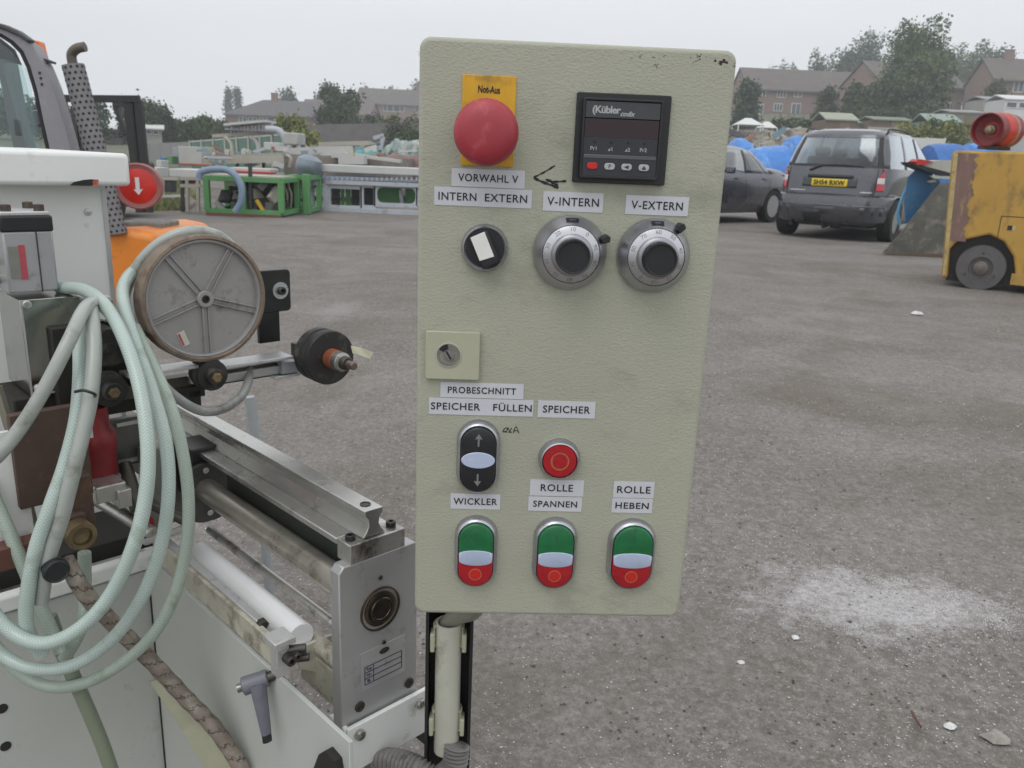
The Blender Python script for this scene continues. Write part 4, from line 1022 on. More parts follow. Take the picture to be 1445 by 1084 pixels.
ca, sa = math.cos(ang), math.sin(ang)
a_ = r_.normal(.03, .17, n); b_ = r_.normal(0, .10, n) * np.clip(1 - a_ * 1.5, .3, 1.5) + .02 * np.sin(a_ * 9)
kp = (np.sin(a_ * 31 + b_ * 17) * np.sin(b_ * 43 - a_ * 11) + .6 * np.sin(a_ * 77 + 2) * np.sin(b_ * 91)) + r_.random(n) * 1.8 > .75
a_, b_ = a_[kp], b_[kp]
px_ = PC.x + a_ * ca - b_ * sa; py_ = PC.y + a_ * sa + b_ * ca
scatter('spilt_granules', np.stack([px_, py_, gz(px_, py_) + .0005], 1), gran, 3, .0007, .0015)
n = 5000
yy = 1.2 + 9 * r_.random(n) ** 1.2; xx = yy * (r_.random(n) * 1.5 - .72)
scatter('grit', np.stack([xx, yy, gz(xx, yy) + .0005], 1), mat('dark_grit', (.07, .06, .052), .8, var=.5, vs=60), 4, .0015, .0048)
n = 1600
yy = 1.6 + 11 * r_.random(n); xx = yy * (r_.random(n) * 1.5 - .72)
scatter('pebbles', np.stack([xx, yy, gz(xx, yy) + .0005], 1), mat('pale_pebble', (.34, .32, .30), .8, var=.4, vs=40), 5, .002, .007)
# single bits of litter one can point at
litter_w = mat('white_litter', (.66, .66, .64), .6, var=.1, vs=50)
for px, py, s, lab in ((1341, 1025, .011, 'white crumpled scrap lying on the tarmac nearest the bottom right corner'), (1046, 935, .007, 'small white scrap on the tarmac just right below the control box'),
                       (1295, 443, .035, 'crumpled white litter on the tarmac in front of the yellow forklift'), (1404, 1042, .020, 'flat grey stone at the bottom right corner of the yard'), (1122, 900, .008, 'yellowish chip at the near edge of the white powder patch')):
    p = ground(px, py, -.005); rr3 = random.Random(px); m_ = MB(); k = 9
    ring = [(s * rr3.uniform(.6, 1.2) * math.cos(2 * PI * i / k) * 1.3, s * rr3.uniform(.6, 1.2) * math.sin(2 * PI * i / k), 0) for i in range(k)]
    top = [(x * .6, y * .6, s * rr3.uniform(.3, .6)) for x, y, z in ring]
    m_.add(ring + top + [(0, 0, s * .55)], [(i, (i + 1) % k, k + (i + 1) % k, k + i) for i in range(k)] + [(k + i, k + (i + 1) % k, 2 * k) for i in range(k)])
    o = m_.make('litter' if 'stone' not in lab else 'stone', litter_w if 'white' in lab else mat('litter_' + str(px), (.30, .28, .25) if 'stone' in lab else (.5, .45, .2), .8, var=.2, vs=60), None, T(p))
    tag(o, lab, 'stone' if 'stone' in lab else 'litter')
tw = tube('twig', [ground(1286, 1005) + Vector((0, 0, .002)), ground(1291, 1018) + Vector((0, 0, .006)), ground(1300, 1028) + Vector((0, 0, .002))], .0022, mat('red_brown_twig', (.12, .05, .04), .7, var=.2, vs=50), None, seg=6)
tag(tw, 'short reddish brown twig on the tarmac below the white powder patch', 'twig')
# ------------------------------------------------------------------ cars
class Shell:
    def __init__(s, rows): s.rows = rows           # (z, x_rear, x_front, half width, exponent)
    def row(s, z):
        r = s.rows
        if z <= r[0][0]: return r[0]
        for a, b in zip(r, r[1:]):
            if z <= b[0]:
                t = (z - a[0]) / (b[0] - a[0]); return tuple(p + (q - p) * t for p, q in zip(a, b))
        return r[-1]
    def pt(s, t, z, off=0):
        _, xr, xf, hw, n = s.row(z); a = (xf - xr) / 2 + off; c, q = math.cos(t), math.sin(t)
        return ((xr + xf) / 2 + a * math.copysign(abs(c) ** (2 / n), c), (hw + off) * math.copysign(abs(q) ** (2 / n), q), z)
    def t_side(s, x, z, side):                      # side +1 left, -1 right
        _, xr, xf, hw, n = s.row(z); X = (x - (xr + xf) / 2) / ((xf - xr) / 2); X = max(-1, min(1, X))
        return side * math.acos(math.copysign(abs(X) ** (n / 2), X))
    def t_rear(s, y, z):
        _, xr, xf, hw, n = s.row(z); Y = max(-1, min(1, y / hw)); q = math.asin(abs(Y) ** (n / 2))
        return PI - math.copysign(q, y)
    def closed(s, zs, seg=72):
        vs = []; fs = []
        for z in zs: vs += [s.pt(2 * PI * i / seg, z) for i in range(seg)]
        for j in range(len(zs) - 1):
            for i in range(seg): fs.append((j * seg + i, j * seg + (i + 1) % seg, (j + 1) * seg + (i + 1) % seg, (j + 1) * seg + i))
        fs += [tuple(reversed(range(seg))), tuple((len(zs) - 1) * seg + i for i in range(seg))]
        return vs, fs
    def patch(s, zs, t0, t1, off=.004, cols=8):
        vs = []; fs = []
        for z in zs:
            a, b = t0(z), t1(z)
            vs += [s.pt(a + (b - a) * i / cols, z, off) for i in range(cols + 1)]
        k = cols + 1
        for j in range(len(zs) - 1):
            for i in range(cols): fs.append((j * k + i, j * k + i + 1, (j + 1) * k + i + 1, (j + 1) * k + i))
        return vs, fs
def lerp(a, b, t): return a + (b - a) * t
def zr(a, b, n=6): return [a + (b - a) * i / n for i in range(n + 1)]

tyre_m = mat('car_tyre', (.018, .018, .018), .75, var=.2, vs=30)
glass_m = bpy.data.materials.new('car_glass'); glass_m.use_nodes = True
n_ = glass_m.node_tree.nodes; l_ = glass_m.node_tree.links; n_.remove(n_['Principled BSDF'])
tr_ = n_.new('ShaderNodeBsdfTransparent'); tr_.inputs[0].default_value = (.50, .60, .59, 1)
gl_ = n_.new('ShaderNodeBsdfGlossy'); gl_.inputs['Roughness'].default_value = .04; gl_.inputs[0].default_value = (.9, .95, 1, 1)
fr_ = n_.new('ShaderNodeLayerWeight'); fr_.inputs[0].default_value = .55
mx_ = n_.new('ShaderNodeMixShader'); l_.new(fr_.outputs['Facing'], mx_.inputs[0]); l_.new(tr_.outputs[0], mx_.inputs[1]); l_.new(gl_.outputs[0], mx_.inputs[2])
l_.new(mx_.outputs[0], n_['Material Output'].inputs[0])
seat_m = mat('car_seat_cloth', (.035, .036, .04), .9, var=.1, vs=10)
trim_m = mat('car_black_trim', (.02, .02, .022), .5, var=.1, vs=10)

def wheel(name, c, r, w, parent, M, rim, out=-1, spokes=0, rr=.62):
    """wheel with its axle along local y; out is the side that shows"""
    A = M @ T(c) @ (RX(90) if out < 0 else RX(-90))
    o = lathe(name, [(r * .80, -w / 2), (r * .97, -w / 2), (r, -w * .38), (r, w * .38), (r * .97, w / 2), (r * rr, w / 2), (r * rr, w * .40), (r * rr * .97, w * .2)], tyre_m, parent, A, 40)
    k = lathe('rim', [(r * rr, w * .42), (r * (rr - .05), w * .44), (r * (rr - .07), w * .15), (.0001, w * .15)], rim if not spokes else trim_m, o, A, 36)
    if spokes:
        m = MB()
        for i in range(spokes): m.box((r * .33, 0, w * .36), (r * .56, r * .10, w * .1), RZ(360 * i / spokes))
        m.make('spokes', rim, o, A); lathe('hub_cap', [(r * .14, w * .2), (r * .14, w * .42), (.0001, w * .44)], rim, o, A, 16)
        MB().lathe([(r * rr, w * .44), (r * rr * .92, w * .44), (r * rr * .92, w * .2)], A, 36).make('rim_lip', rim, o, smooth=40)
    return o
def cut_arches(o, M, wheels, r):
    cm = MB()
    for (x, y) in wheels: cm.lathe([(r, -.25), (r, .25)], M @ T(x, y, r * .86) @ RX(90), 36)
    c = cm.make('cutter', trim_m)
    md = o.modifiers.new('b', 'BOOLEAN'); md.object = c; md.operation = 'DIFFERENCE'; md.solver = 'EXACT'
    bpy.context.view_layer.update(); dg = bpy.context.evaluated_depsgraph_get()
    me = bpy.data.meshes.new_from_object(o.evaluated_get(dg)); o.modifiers.clear(); o.data = me
    bpy.data.objects.remove(c)
    me.polygons.foreach_set('use_smooth', [True] * len(me.polygons)); me.set_sharp_from_angle(angle=R(35))

# the grey people carrier ------------------------------------------------------
paint = mat('dark_grey_metallic_paint', (.085, .088, .102), .28, .6, var=.05, vs=3, coat=1, dirt=((.12, .115, .10), .12, 3))
paint_lo = mat('lower_dusty_paint', (.058, .06, .068), .42, .4, var=.08, vs=4, coat=.3)
tail_red = mat('tail_lamp_red', (.50, .012, .03), .18, var=.05, vs=20, coat=.8)
tail_clear = mat('tail_lamp_clear', (.62, .60, .60), .18, var=.12, vs=30, coat=.6)
plate_y = mat('yellow_number_plate', (.72, .52, .02), .35, var=.03, vs=20)
cpos = ground(1176, 334.5); CARZ = R(53)
car = root('parked_car', 'dark grey people carrier seen from behind, yellow number plate, beside the yellow forklift', 'car', (cpos.x, cpos.y, -.01), CARZ)
CM = ROOT[car.name] @ T(-.72, 0, 0)
sh1 = Shell([(.24, .14, 4.15, .78, 7), (.30, .05, 4.22, .84, 7), (.42, .0, 4.28, .865, 6), (.56, .0, 4.30, .87, 6), (.66, .03, 4.28, .87, 6), (.685, .10, 4.26, .868, 6), (.80, .12, 4.2, .872, 6), (.95, .14, 4.0, .868, 6), (1.08, .18, 3.5, .850, 6)])
vs, fs = sh1.closed([.24, .27, .30, .36, .42, .50, .56, .62, .66, .672, .685, .72, .80, .88, .95, 1.02, 1.08])
body = mk('body', vs, fs, paint, car, CM, smooth=30)
cut_arches(body, CM @ T(0, 0, 0), [(.78, .80), (.78, -.80), (3.45, .80), (3.45, -.80)], .36)
gh = Shell([(1.07, .20, 3.48, .848, 5.5), (1.30, .27, 3.05, .79, 5), (1.56, .42, 2.50, .70, 4.5), (1.62, .50, 2.38, .64, 4), (1.655, .70, 2.2, .50, 3)])
vs, fs = gh.closed([1.555, 1.575, 1.60, 1.62, 1.635, 1.648, 1.655]); mk('roof', vs, fs, paint, car, CM, smooth=40)
ZB, ZT = 1.075, 1.56
def sidex(xb, xt): return lambda z: lerp(xb, xt, (z - ZB) / (ZT - ZB))
def gpatch(name, a, b, mt, off=0, z0=None, z1=None, cols=6, rows=6, solid=0, sh=None, par=None):
    z0 = ZB if z0 is None else z0; z1 = ZT if z1 is None else z1; sh = sh or gh
    vs, fs = sh.patch(zr(z0, z1, rows), a, b, off, cols)
    return mk(name, vs, fs, mt, par or car, CM, smooth=60, solid=solid)
rear_y = lambda s, yb, yt: (lambda z: gh.t_rear(s * lerp(yb, yt, (z - ZB) / (ZT - ZB)), z))
for s in (1, -1):
    sd = 'left' if s > 0 else 'right'
    def ts(f, s=s): return lambda z: gh.t_side(f(z), z, s)
    wrap_ = (lambda f: f)
    ta = rear_y(s, .70, .575); tb = ts(sidex(.42, .60))
    if s < 0: ta = (lambda g_: (lambda z: g_(z) - 2 * PI if g_(z) > PI else g_(z)))(ta)
    gpatch('rear_pillar', ta, tb, paint, 0, solid=.012, cols=12)
    for x0, x1, nm, mt in ((( .42, .60), (.98, 1.02), 'side_window', glass_m), ((.98, 1.02), (1.10, 1.12), 'pillar', paint), ((1.10, 1.12), (1.88, 1.78), 'side_window', glass_m), ((1.88, 1.78), (1.96, 1.86), 'pillar', trim_m), ((1.96, 1.86), (2.85, 2.32), 'side_window', glass_m), ((2.85, 2.32), (3.02, 2.42), 'pillar', paint)):
        gpatch(nm, ts(sidex(*x0)), ts(sidex(*x1)), mt, 0, solid=.012 if mt is not glass_m else 0)
gpatch('rear_window', rear_y(-1, .70, .575), rear_y(1, .70, .575), glass_m, -.004, cols=14)
vs, fs = gh.patch(zr(ZB, ZT), lambda z: gh.t_side(sidex(3.02, 2.42)(z), z, 1), lambda z: -gh.t_side(sidex(3.02, 2.42)(z), z, 1), 0, 14); mk('windscreen', vs, fs, glass_m, car, CM, smooth=60)
# black border printed round the rear glass
for a, b_, z0, z1 in ((.70, .575, 1.075, 1.12), (.70, .575, 1.515, 1.56)):
    gpatch('glass_border', rear_y(-1, a, b_), rear_y(1, a, b_), trim_m if z0 < 1.2 else paint, .002, z0=z0, z1=z1, cols=14, rows=2)
for s in (1, -1): gpatch('glass_border', rear_y(s, .70, .575), rear_y(s, .63, .53), trim_m, .002, z0=1.10, z1=1.53, cols=3)
def spatch(name, z0, z1, ya, yb, mt, off, rows=4, cols=8, par=None):
    f = lambda v: (v if callable(v) else (lambda z: v))
    vs, fs = sh1.patch(zr(z0, z1, rows), lambda z: sh1.t_rear(f(ya)(z), z), lambda z: sh1.t_rear(f(yb)(z), z), off, cols)
    return mk(name, vs, fs, mt, par or car, CM, smooth=60, solid=.006)
for s in (1, -1):
    def taila(z, s=s):
        return s * lerp(.655, .74, sstep(.92, 1.10, z))
    def wr(z, s=s): t_ = sh1.t_side(.28, z, s); return t_
    for z0, z1, mt in ((.755, .855, tail_red), (.858, .945, tail_clear), (.948, 1.075, tail_red)):
        vs, fs = sh1.patch(zr(z0, z1, 9), lambda z: (sh1.t_rear(taila(z), z) if s > 0 else sh1.t_rear(taila(z), z) - 2 * PI), lambda z: wr(z), .012, 10)
        mk('tail_lamp', vs, fs, mt, car, CM, smooth=60, solid=.006)
spatch('plate_recess', .785, .925, -.40, .40, paint_lo, .003)
spatch('boot_handle', .925, .965, -.33, .33, trim_m, .010, rows=2)
np_ = spatch('number_plate', .795, .905, -.26, .26, plate_y, .014)
PT = CM @ frame((.095, 0, .850), (0, -1, 0), (.04, 0, 1))
text('lettering', 'SH54 RXW', .098, ink, np_, PT, bold=.002, ext=.001, fit=.46)
spatch('bumper_seam', .672, .690, -.84, .84, trim_m, .004, rows=1)
spatch('bumper_moulding', .52, .535, -.80, .80, mat('bumper_pale_strip', (.16, .165, .18), .3, .4, var=0), .006, rows=1)  # thin strip of paler grey along the bumper line
spatch('bumper_insert', .40, .515, -.82, .82, paint_lo, .002, rows=2)
spatch('tow_cover', .26, .45, .04, .30, trim_m, .010, rows=3)
spatch('boot_badge', .72, .735, -.62, -.46, tail_clear, .004, rows=1)
spatch('boot_badge', .72, .732, .34, .58, tail_clear, .004, rows=1)
for s in (1, -1): spatch('boot_gap', .69, 1.07, s * .650, s * .643, trim_m, .003, rows=4, cols=1)
tube('tow_hook', [CM @ Vector(v) for v in ((.30, .0, .20), (.10, .0, .19), (.06, .0, .24))], .018, trim_m, car, seg=8)
box('underbody', (2.1, 0, .26), (3.7, 1.2, .12), trim_m, car, CM)
tube('exhaust', [CM @ Vector(v) for v in ((.5, .5, .22), (.12, .5, .21))], .025, trim_m, car, seg=10, cr=1)
wp = [gh.pt(gh.t_rear(.0, 1.09), 1.09, .03), gh.pt(gh.t_rear(-.35, 1.115), 1.115, .03), gh.pt(gh.t_rear(-.60, 1.09), 1.09, .03)]
tube('rear_wiper', [CM @ Vector(v) for v in ((.14, .33, 1.03), (.165, .15, 1.10), (.165, -.1, 1.115), (.175, -.45, 1.10))], .012, trim_m, car, seg=8)
tube('roof_rail', [CM @ Vector(v) for v in ((.62, -.60, 1.60), (.75, -.60, 1.655), (1.6, -.60, 1.665), (2.2, -.60, 1.61))], .014, trim_m, car, seg=8)
tube('roof_rail', [CM @ Vector(v) for v in ((.62, .60, 1.60), (.75, .60, 1.655), (1.6, .60, 1.665), (2.2, .60, 1.61))], .014, trim_m, car, seg=8)
for x in (.95, 1.85):
    for y in (-.42, .0, .42):
        if x == .95 and y == 0: continue
        MB().box((x, y, 1.12), (.14, .44, .26)).box((x + .02, y, 1.32), (.10, .24, .13)).make('seat', seat_m, car, CM, bevel=.04)
steel_wheel = mat('silver_wheel', (.45, .45, .46), .35, .8, var=.08, vs=8)
for x in (.78, 3.45):
    for s in (1, -1): wheel('wheel', (x, s * .775, .315), .315, .20, car, CM, steel_wheel, s, 7)
box('arch_filler', (.78, 0, .45), (.60, 1.25, .40), trim_m, car, CM)

# the dark saloon beside it ------------------------------------------------------
paint2 = mat('charcoal_saloon_paint', (.12, .12, .14), .28, .6, var=.04, vs=3, coat=.7)
wpos = ground(1084, 313)
SR = R(222)
M0 = Matrix.Translation((wpos.x, wpos.y, -.01)) @ Matrix.Rotation(SR, 4, 'Z')
org = M0 @ Vector((-.95, -.80, 0))                       # rear left wheel stands on that spot
car2 = root('parked_car', 'charcoal grey saloon, only its rear quarter showing between the control box and the people carrier', 'car', org, SR)
CM = ROOT[car2.name]
s2 = Shell([(.20, .15, 4.3, .78, 6), (.34, .02, 4.42, .86, 6), (.55, .0, 4.45, .875, 5.5), (.72, .04, 4.40, .875, 5.5), (.86, .08, 4.2, .86, 5), (.93, .16, 4.0, .83, 5)])
vs, fs = s2.closed([.20, .26, .34, .42, .50, .60, .66, .72, .80, .86, .90, .93])
b2 = mk('body', vs, fs, paint2, car2, CM, smooth=30); cut_arches(b2, CM, [(.95, .80), (.95, -.80), (3.65, .80), (3.65, -.80)], .355)
vs, fs = Shell([(.92, .3, 1.0, .80, 5), (1.0, .42, 1.2, .72, 4), (1.04, .6, 1.4, .6, 3)]).closed([.92, .96, 1.0, 1.04]); mk('boot_deck', vs, fs, paint2, car2, CM, smooth=50)
dark_glass = mat('tinted_car_glass', (.06, .07, .075), .06, var=0, spec=.9, coat=1)
gh = Shell([(.93, .75, 3.35, .80, 5), (1.15, 1.05, 3.0, .73, 4.5), (1.34, 1.40, 2.60, .63, 4), (1.40, 1.62, 2.4, .52, 3.5), (1.42, 1.8, 2.2, .4, 3)])
vs, fs = gh.closed([1.335, 1.36, 1.38, 1.40, 1.412, 1.42]); mk('roof', vs, fs, paint2, car2, CM, smooth=50)
ZB, ZT = .93, 1.34
car_ = car; car = car2
for s in (1, -1):
    def ts(f, s=s): return lambda z: gh.t_side(f(z), z, s)
    ta = rear_y(s, .66, .52)
    if s < 0: ta = (lambda g_: (lambda z: g_(z) - 2 * PI if g_(z) > PI else g_(z)))(ta)
    gpatch('rear_pillar', ta, ts(sidex(1.28, 1.74)), paint2, 0, solid=.012, cols=10)
    for x0, x1, nm, mt in (((1.28, 1.74), (1.90, 1.89), 'side_window', dark_glass), ((1.90, 1.88), (1.98, 1.95), 'pillar', trim_m), ((1.98, 1.95), (2.9, 2.42), 'side_window', dark_glass), ((2.9, 2.42), (3.05, 2.52), 'pillar', paint2)):
        gpatch(nm, ts(sidex(*x0)), ts(sidex(*x1)), mt, 0, solid=.012 if mt is not glass_m else 0)
gpatch('rear_window', rear_y(-1, .66, .52), rear_y(1, .66, .52), dark_glass, -.003, cols=12)
vs, fs = s2.patch(zr(.66, .84, 3), lambda z: s2.t_rear(.58, z), lambda z: s2.t_side(.20, z, 1), .008, 8); mk('tail_lamp', vs, fs, tail_red, car2, CM, smooth=60, solid=.006)
for x in (1.22, 2.15):
    vs, fs = s2.patch(zr(.82, .845, 1), lambda z: s2.t_side(x, z, 1), lambda z: s2.t_side(x + .20, z, 1), .028, 3); mk('door_handle', vs, fs, paint2, car2, CM, solid=.02)
for x in (1.15, 1.98, 2.95):
    vs, fs = s2.patch(zr(.30, .92, 5), lambda z: s2.t_side(x + .10 * (z > .7) * 0, z, 1), lambda z: s2.t_side(x + .012, z, 1), .003, 1); mk('door_gap', vs, fs, trim_m, car2, CM)
vs, fs = s2.patch(zr(.53, .565, 1), lambda z: s2.t_side(1.35, z, 1), lambda z: s2.t_side(3.25, z, 1), .010, 8); mk('door_moulding', vs, fs, paint2, car2, CM, solid=.01)
MB().box((2.7, .98, .98), (.10, .18, .13)).make('door_mirror', paint2, car2, CM, bevel=.03)
for x in (.95, 3.65):
    for s in (1, -1): wheel('wheel', (x, s * .775, .315), .315, .20, car2, CM, steel_wheel, s, 10, .70)
box('underbody', (2.2, 0, .24), (3.7, 1.2, .12), trim_m, car2, CM)
for y in (-.38, .38): MB().box((1.75, y, 1.0), (.14, .44, .30)).box((1.74, y, 1.22), (.10, .22, .10)).make('seat', seat_m, car2, CM, bevel=.04)
car = car_
# ------------------------------------------------------------------ yellow forklift, right edge
def lerp(a, b, t): return a + (b - a) * t
ylw = mat('forklift_yellow_paint', (.46, .27, .05), .5, var=.12, vs=3, dirt=((.20, .13, .05), .35, 5), stretch=(1, 1, .6))
ylw_pale = mat('faded_yellow_edge', (.46, .36, .16), .6, var=.12, vs=8, dirt=((.25, .19, .11), .4, 14))
rustm = mat('scraped_rusty_corner', (.19, .115, .095), .7, var=.3, vs=7, dirt=((.42, .30, .14), .3, 9), stretch=(1, 1, .35))
wg = mat('solid_tyre', (.11, .105, .105), .8, var=.15, vs=14)
fpos = ground(1378, 408)
FR = R(-30)
fl_ = root('yellow_forklift', 'yellow forklift with a scraped rusty rear corner and a red gas bottle strapped on top', 'forklift', (fpos.x, fpos.y, -.01), FR)
FM = ROOT[fl_.name] @ frame((0, 0, 0), (1, 0, 0), (0, 0, 1))          # x forward, y up, z towards the viewer's side
H1 = 1.285
arc = [(.275 * math.cos(R(a)) + .0, .20 + .275 * math.sin(R(a))) for a in range(150, -25, -15)]
FMi = FM.inverted()
def ff(px, py): p = FMi @ onplane(px, py, FM.translation, FM.col[2].xyz); return (p.x, p.y)
tl_ = ff(1344, 212); H1 = tl_[1]; bl_ = ff(1328, 392)
prof = [bl_, (bl_[0] + .05, bl_[1]), ff(1340, 352), ff(1350, 341), (.02, .505), (.14, .45), (.235, .33), (.275, .19), (.285, .07), (1.9, .05), (1.9, H1), (tl_[0] + .03, H1), (tl_[0], H1 - .03)]
body = MB().prism(prof, -1.0, .0).make('counterweight', ylw, fl_, FM, bevel=.025, seg=3)
# scraped corner plates, a few mm proud
rj = random.Random(2); jag = [(1340, 340), (1344, 300), (1349, 250), (1352, 216)] + [(lerp(1379, 1361, i / 34) + rj.uniform(-5, 5) * (1 if i % 3 else .3), 217 + i * 3.65) for i in range(35)]
MB().prism([ff(*q) for q in jag], 0, .004).make('scraped_corner', rustm, fl_, FM)
MB().prism([ff(*q) for q in ((1330, 388), (1334, 388), (1340, 340), (1346, 280), (1352, 217), (1346, 217), (1338, 300))], .0, .005).make('rear_edge', ylw_pale, fl_, FM)
box('inner_arch', (.0, .28, -.22), (.54, .46, .2), blackr, fl_, FM)
w = lathe('wheel', [(.150, -.13), (.200, -.12), (.205, -.10), (.205, -.02), (.198, -.006), (.110, -.002), (.100, .0), (.098, -.02), (.062, -.026), (.060, -.002), (.040, .0), (.0001, .002)], wg, fl_, FM @ T(0, .20, -.03), 48)
lathe('wheel_hub', [(.062, -.02), (.060, .004), (.046, .008), (.030, .020), (.0001, .022)], mat('dusty_hub', (.16, .135, .12), .7, .2, var=.2, vs=30), w, FM @ T(0, .20, -.03), 24)
for a in (90, 210, 330): lathe('wheel_bolt', [(.008, 0), (.008, .006), (.0001, .006)], blackr, w, FM @ T(.135 * math.cos(R(a)), .20 + .135 * math.sin(R(a)), -.031), 8)
sm_ = MB()
sm_.box((.085, .57, .001), (.006, .20, .003)).box((.20, .672, .001), (.235, .006, .003))
sm_.make('panel_seam', blackr, fl_, FM)
box('latch_hole', (.165, .575, .002), (.036, .040, .006), blackr, fl_, FM)
box('latch_plate', (.196, .575, .0015), (.022, .040, .003), mat('pale_latch', (.50, .42, .20), .5, var=.1, vs=20), fl_, FM)
MB().bar((.44, H1 - .0, .020), (.345, .66, .020), .036, .012).make('mast_strut', mat('dark_strut', (.045, .035, .028), .6, var=.3, vs=20), fl_, FM)
box('strut_foot', (.37, .66, .012), (.075, .024, .016), blackr, fl_, FM)
box('side_step', (.9, .13, .004), (1.3, .10, .01), mat('worn_yellow', (.40, .24, .06), .6, var=.2, vs=10), fl_, FM)
box('overhead_post', (.42, 1.62, -.06), (.05, .70, .05), blackr, fl_, FM)
box('top_rim', (.40, H1 - .002, -.50), (1.3, .02, .96), ylw_pale, fl_, FM) if False else None
# gas bottle lying on the counterweight
gb = ground(1378, 408); gy = fpos.y + .10
cA = at(1393, 183, gy - .02)
gax = Vector((.80, .60, .02)).normalized()
bred = mat('gas_bottle_red', (.52, .030, .018), .35, var=.12, vs=10, coat=.2, dirt=((.30, .03, .025), .25, 9))
bdark = mat('gas_bottle_maroon', (.20, .018, .022), .45, var=.25, vs=14)
gbr = root('gas_bottle', 'red gas bottle with open valve collar lying on the yellow forklift', 'gas bottle', cA - Vector((0, 0, .15)))
GA = axisframe(cA, gax)
rb = .150
lathe('bottle_body', [(.05, .085), (.10, .080), (rb * .92, .10), (rb, .13), (rb, .20), (rb * 1.02, .205), (rb * 1.02, .215), (rb, .22), (rb, .30), (rb * .93, .335), (.10, .355), (.0001, .36)], bred, gbr, GA, 48)
lathe('valve_collar', [(rb * .95, .11), (rb * .93, .05), (rb * .96, .0), (rb * .90, -.004), (rb * .87, .0), (rb * .85, .06), (.06, .085)], bdark, gbr, GA, 48)
lathe('bottle_skirt', [(rb * .99, .30), (rb * .97, .40), (rb * .90, .40), (rb * .90, .33)], bdark, gbr, GA, 48)
lathe('valve', [(.045, .08), (.040, .05), (.030, .045), (.028, .02), (.018, .015), (.0001, .012)], mat('brass_valve', (.28, .25, .16), .5, .5, var=.3, vs=40), gbr, GA, 20)
MB().box((.04, -.045, .03), (.07, .014, .014), RZ(30)).make('valve_lever', blackr, gbr, GA)
lathe('paint_band', [(rb * 1.012, .245), (rb * 1.014, .25), (rb * 1.014, .285), (rb * 1.012, .29)], mat('worn_band', (.36, .20, .16), .6, var=.35, vs=30), gbr, GA, 48)
cr_m = MB()
for d in (.10, .28):
    c_ = cA + gax * d; cr_m.box((c_.x, c_.y, cA.z - .155), (.16, .10, .035))
cr_m.make('bottle_cradle', blackr, gbr) if False else [box('cradle', ((cA + gax * d).x, (cA + gax * d).y, cA.z - .150), (.16, .10, .028), blackr, gbr) for d in (.10, .28)]

# grey steel hopper with a blue side between the cars and the forklift ----------------
hpz = ground(1290, 361)
hr = root('tipping_hopper', 'grey steel hopper plate with blue side panel and red cap beside the yellow forklift', 'hopper', (hpz.x, hpz.y, 0))
gplate = mat('scuffed_grey_steel', (.135, .135, .12), .55, .5, var=.25, vs=4, dirt=((.28, .26, .22), .4, 6))
blue_m = mat('faded_blue_paint', (.035, .13, .27), .5, var=.12, vs=4, dirt=((.10, .16, .20), .25, 7))
def poly_plate(name, pts, y, th, mt, par, lean=0, **kw):
    P = []
    for px, py in pts:
        a = at(px, py, y); yy_ = y + lean * a.z; P.append(at(px, py, yy_))
    n = len(P); nrm = (P[1] - P[0]).cross(P[2] - P[0]).normalized() 
    if nrm.y > 0: nrm = -nrm
    vs = [tuple(p) for p in P] + [tuple(p - nrm * th) for p in P]
    return mk(name, vs, [tuple(range(n)), tuple(reversed(range(n, 2 * n)))] + [(i, n + i, n + (i + 1) % n, (i + 1) % n) for i in range(n)], mt, par, **kw)
yh_ = hpz.y
poly_plate('hopper_plate', [(1245, 357), (1266, 335), (1290, 305), (1318, 268), (1328, 258), (1345, 258), (1345, 360)], yh_, .02, gplate, hr, .05)
poly_plate('plate_lip', [(1244, 357), (1345, 359), (1345, 365), (1258, 361)], yh_ - .04, .05, mat('brown_rust_edge', (.12, .085, .06), .7, var=.2, vs=20), hr)
poly_plate('blue_side', [(1282, 250), (1297, 236), (1313, 243), (1326, 257), (1326, 262), (1300, 296), (1279, 316), (1277, 285)], yh_ + .25, .03, blue_m, hr)
poly_plate('top_slab', [(1286, 232), (1303, 229), (1330, 226), (1345, 226), (1345, 246), (1330, 246)], yh_ + .1, .30, mat('pale_board', (.42, .42, .37), .7, var=.1, vs=8), hr)
poly_plate('dark_edge', [(1284, 229), (1345, 245), (1345, 249), (1308, 242), (1290, 234)], yh_ + .08, .28, blackr, hr)
poly_plate('red_cap', [(1292, 228), (1297, 224.5), (1318, 228), (1304, 232.5), (1294, 233)], yh_ + .07, .2, mat('red_cap_paint', (.45, .03, .02), .5, var=.1, vs=10), hr)
poly_plate('light_arm', [(1313, 248), (1345, 249), (1345, 253), (1318, 252)], yh_ + .05, .05, mat('pale_arm', (.40, .44, .34), .6, var=.1, vs=10), hr)
poly_plate('white_tag', [(1308, 256), (1320, 253), (1322, 257), (1312, 258)], yh_ + .2, .02, litter_w, hr)
tube('blue_hose', [at(1270, 318, yh_ + .35), at(1267, 300, yh_ + .35), at(1273, 280, yh_ + .35), at(1281, 262, yh_ + .35)], .02, mat('bright_blue_hose', (.10, .32, .50), .5, var=.1, vs=10), hr)

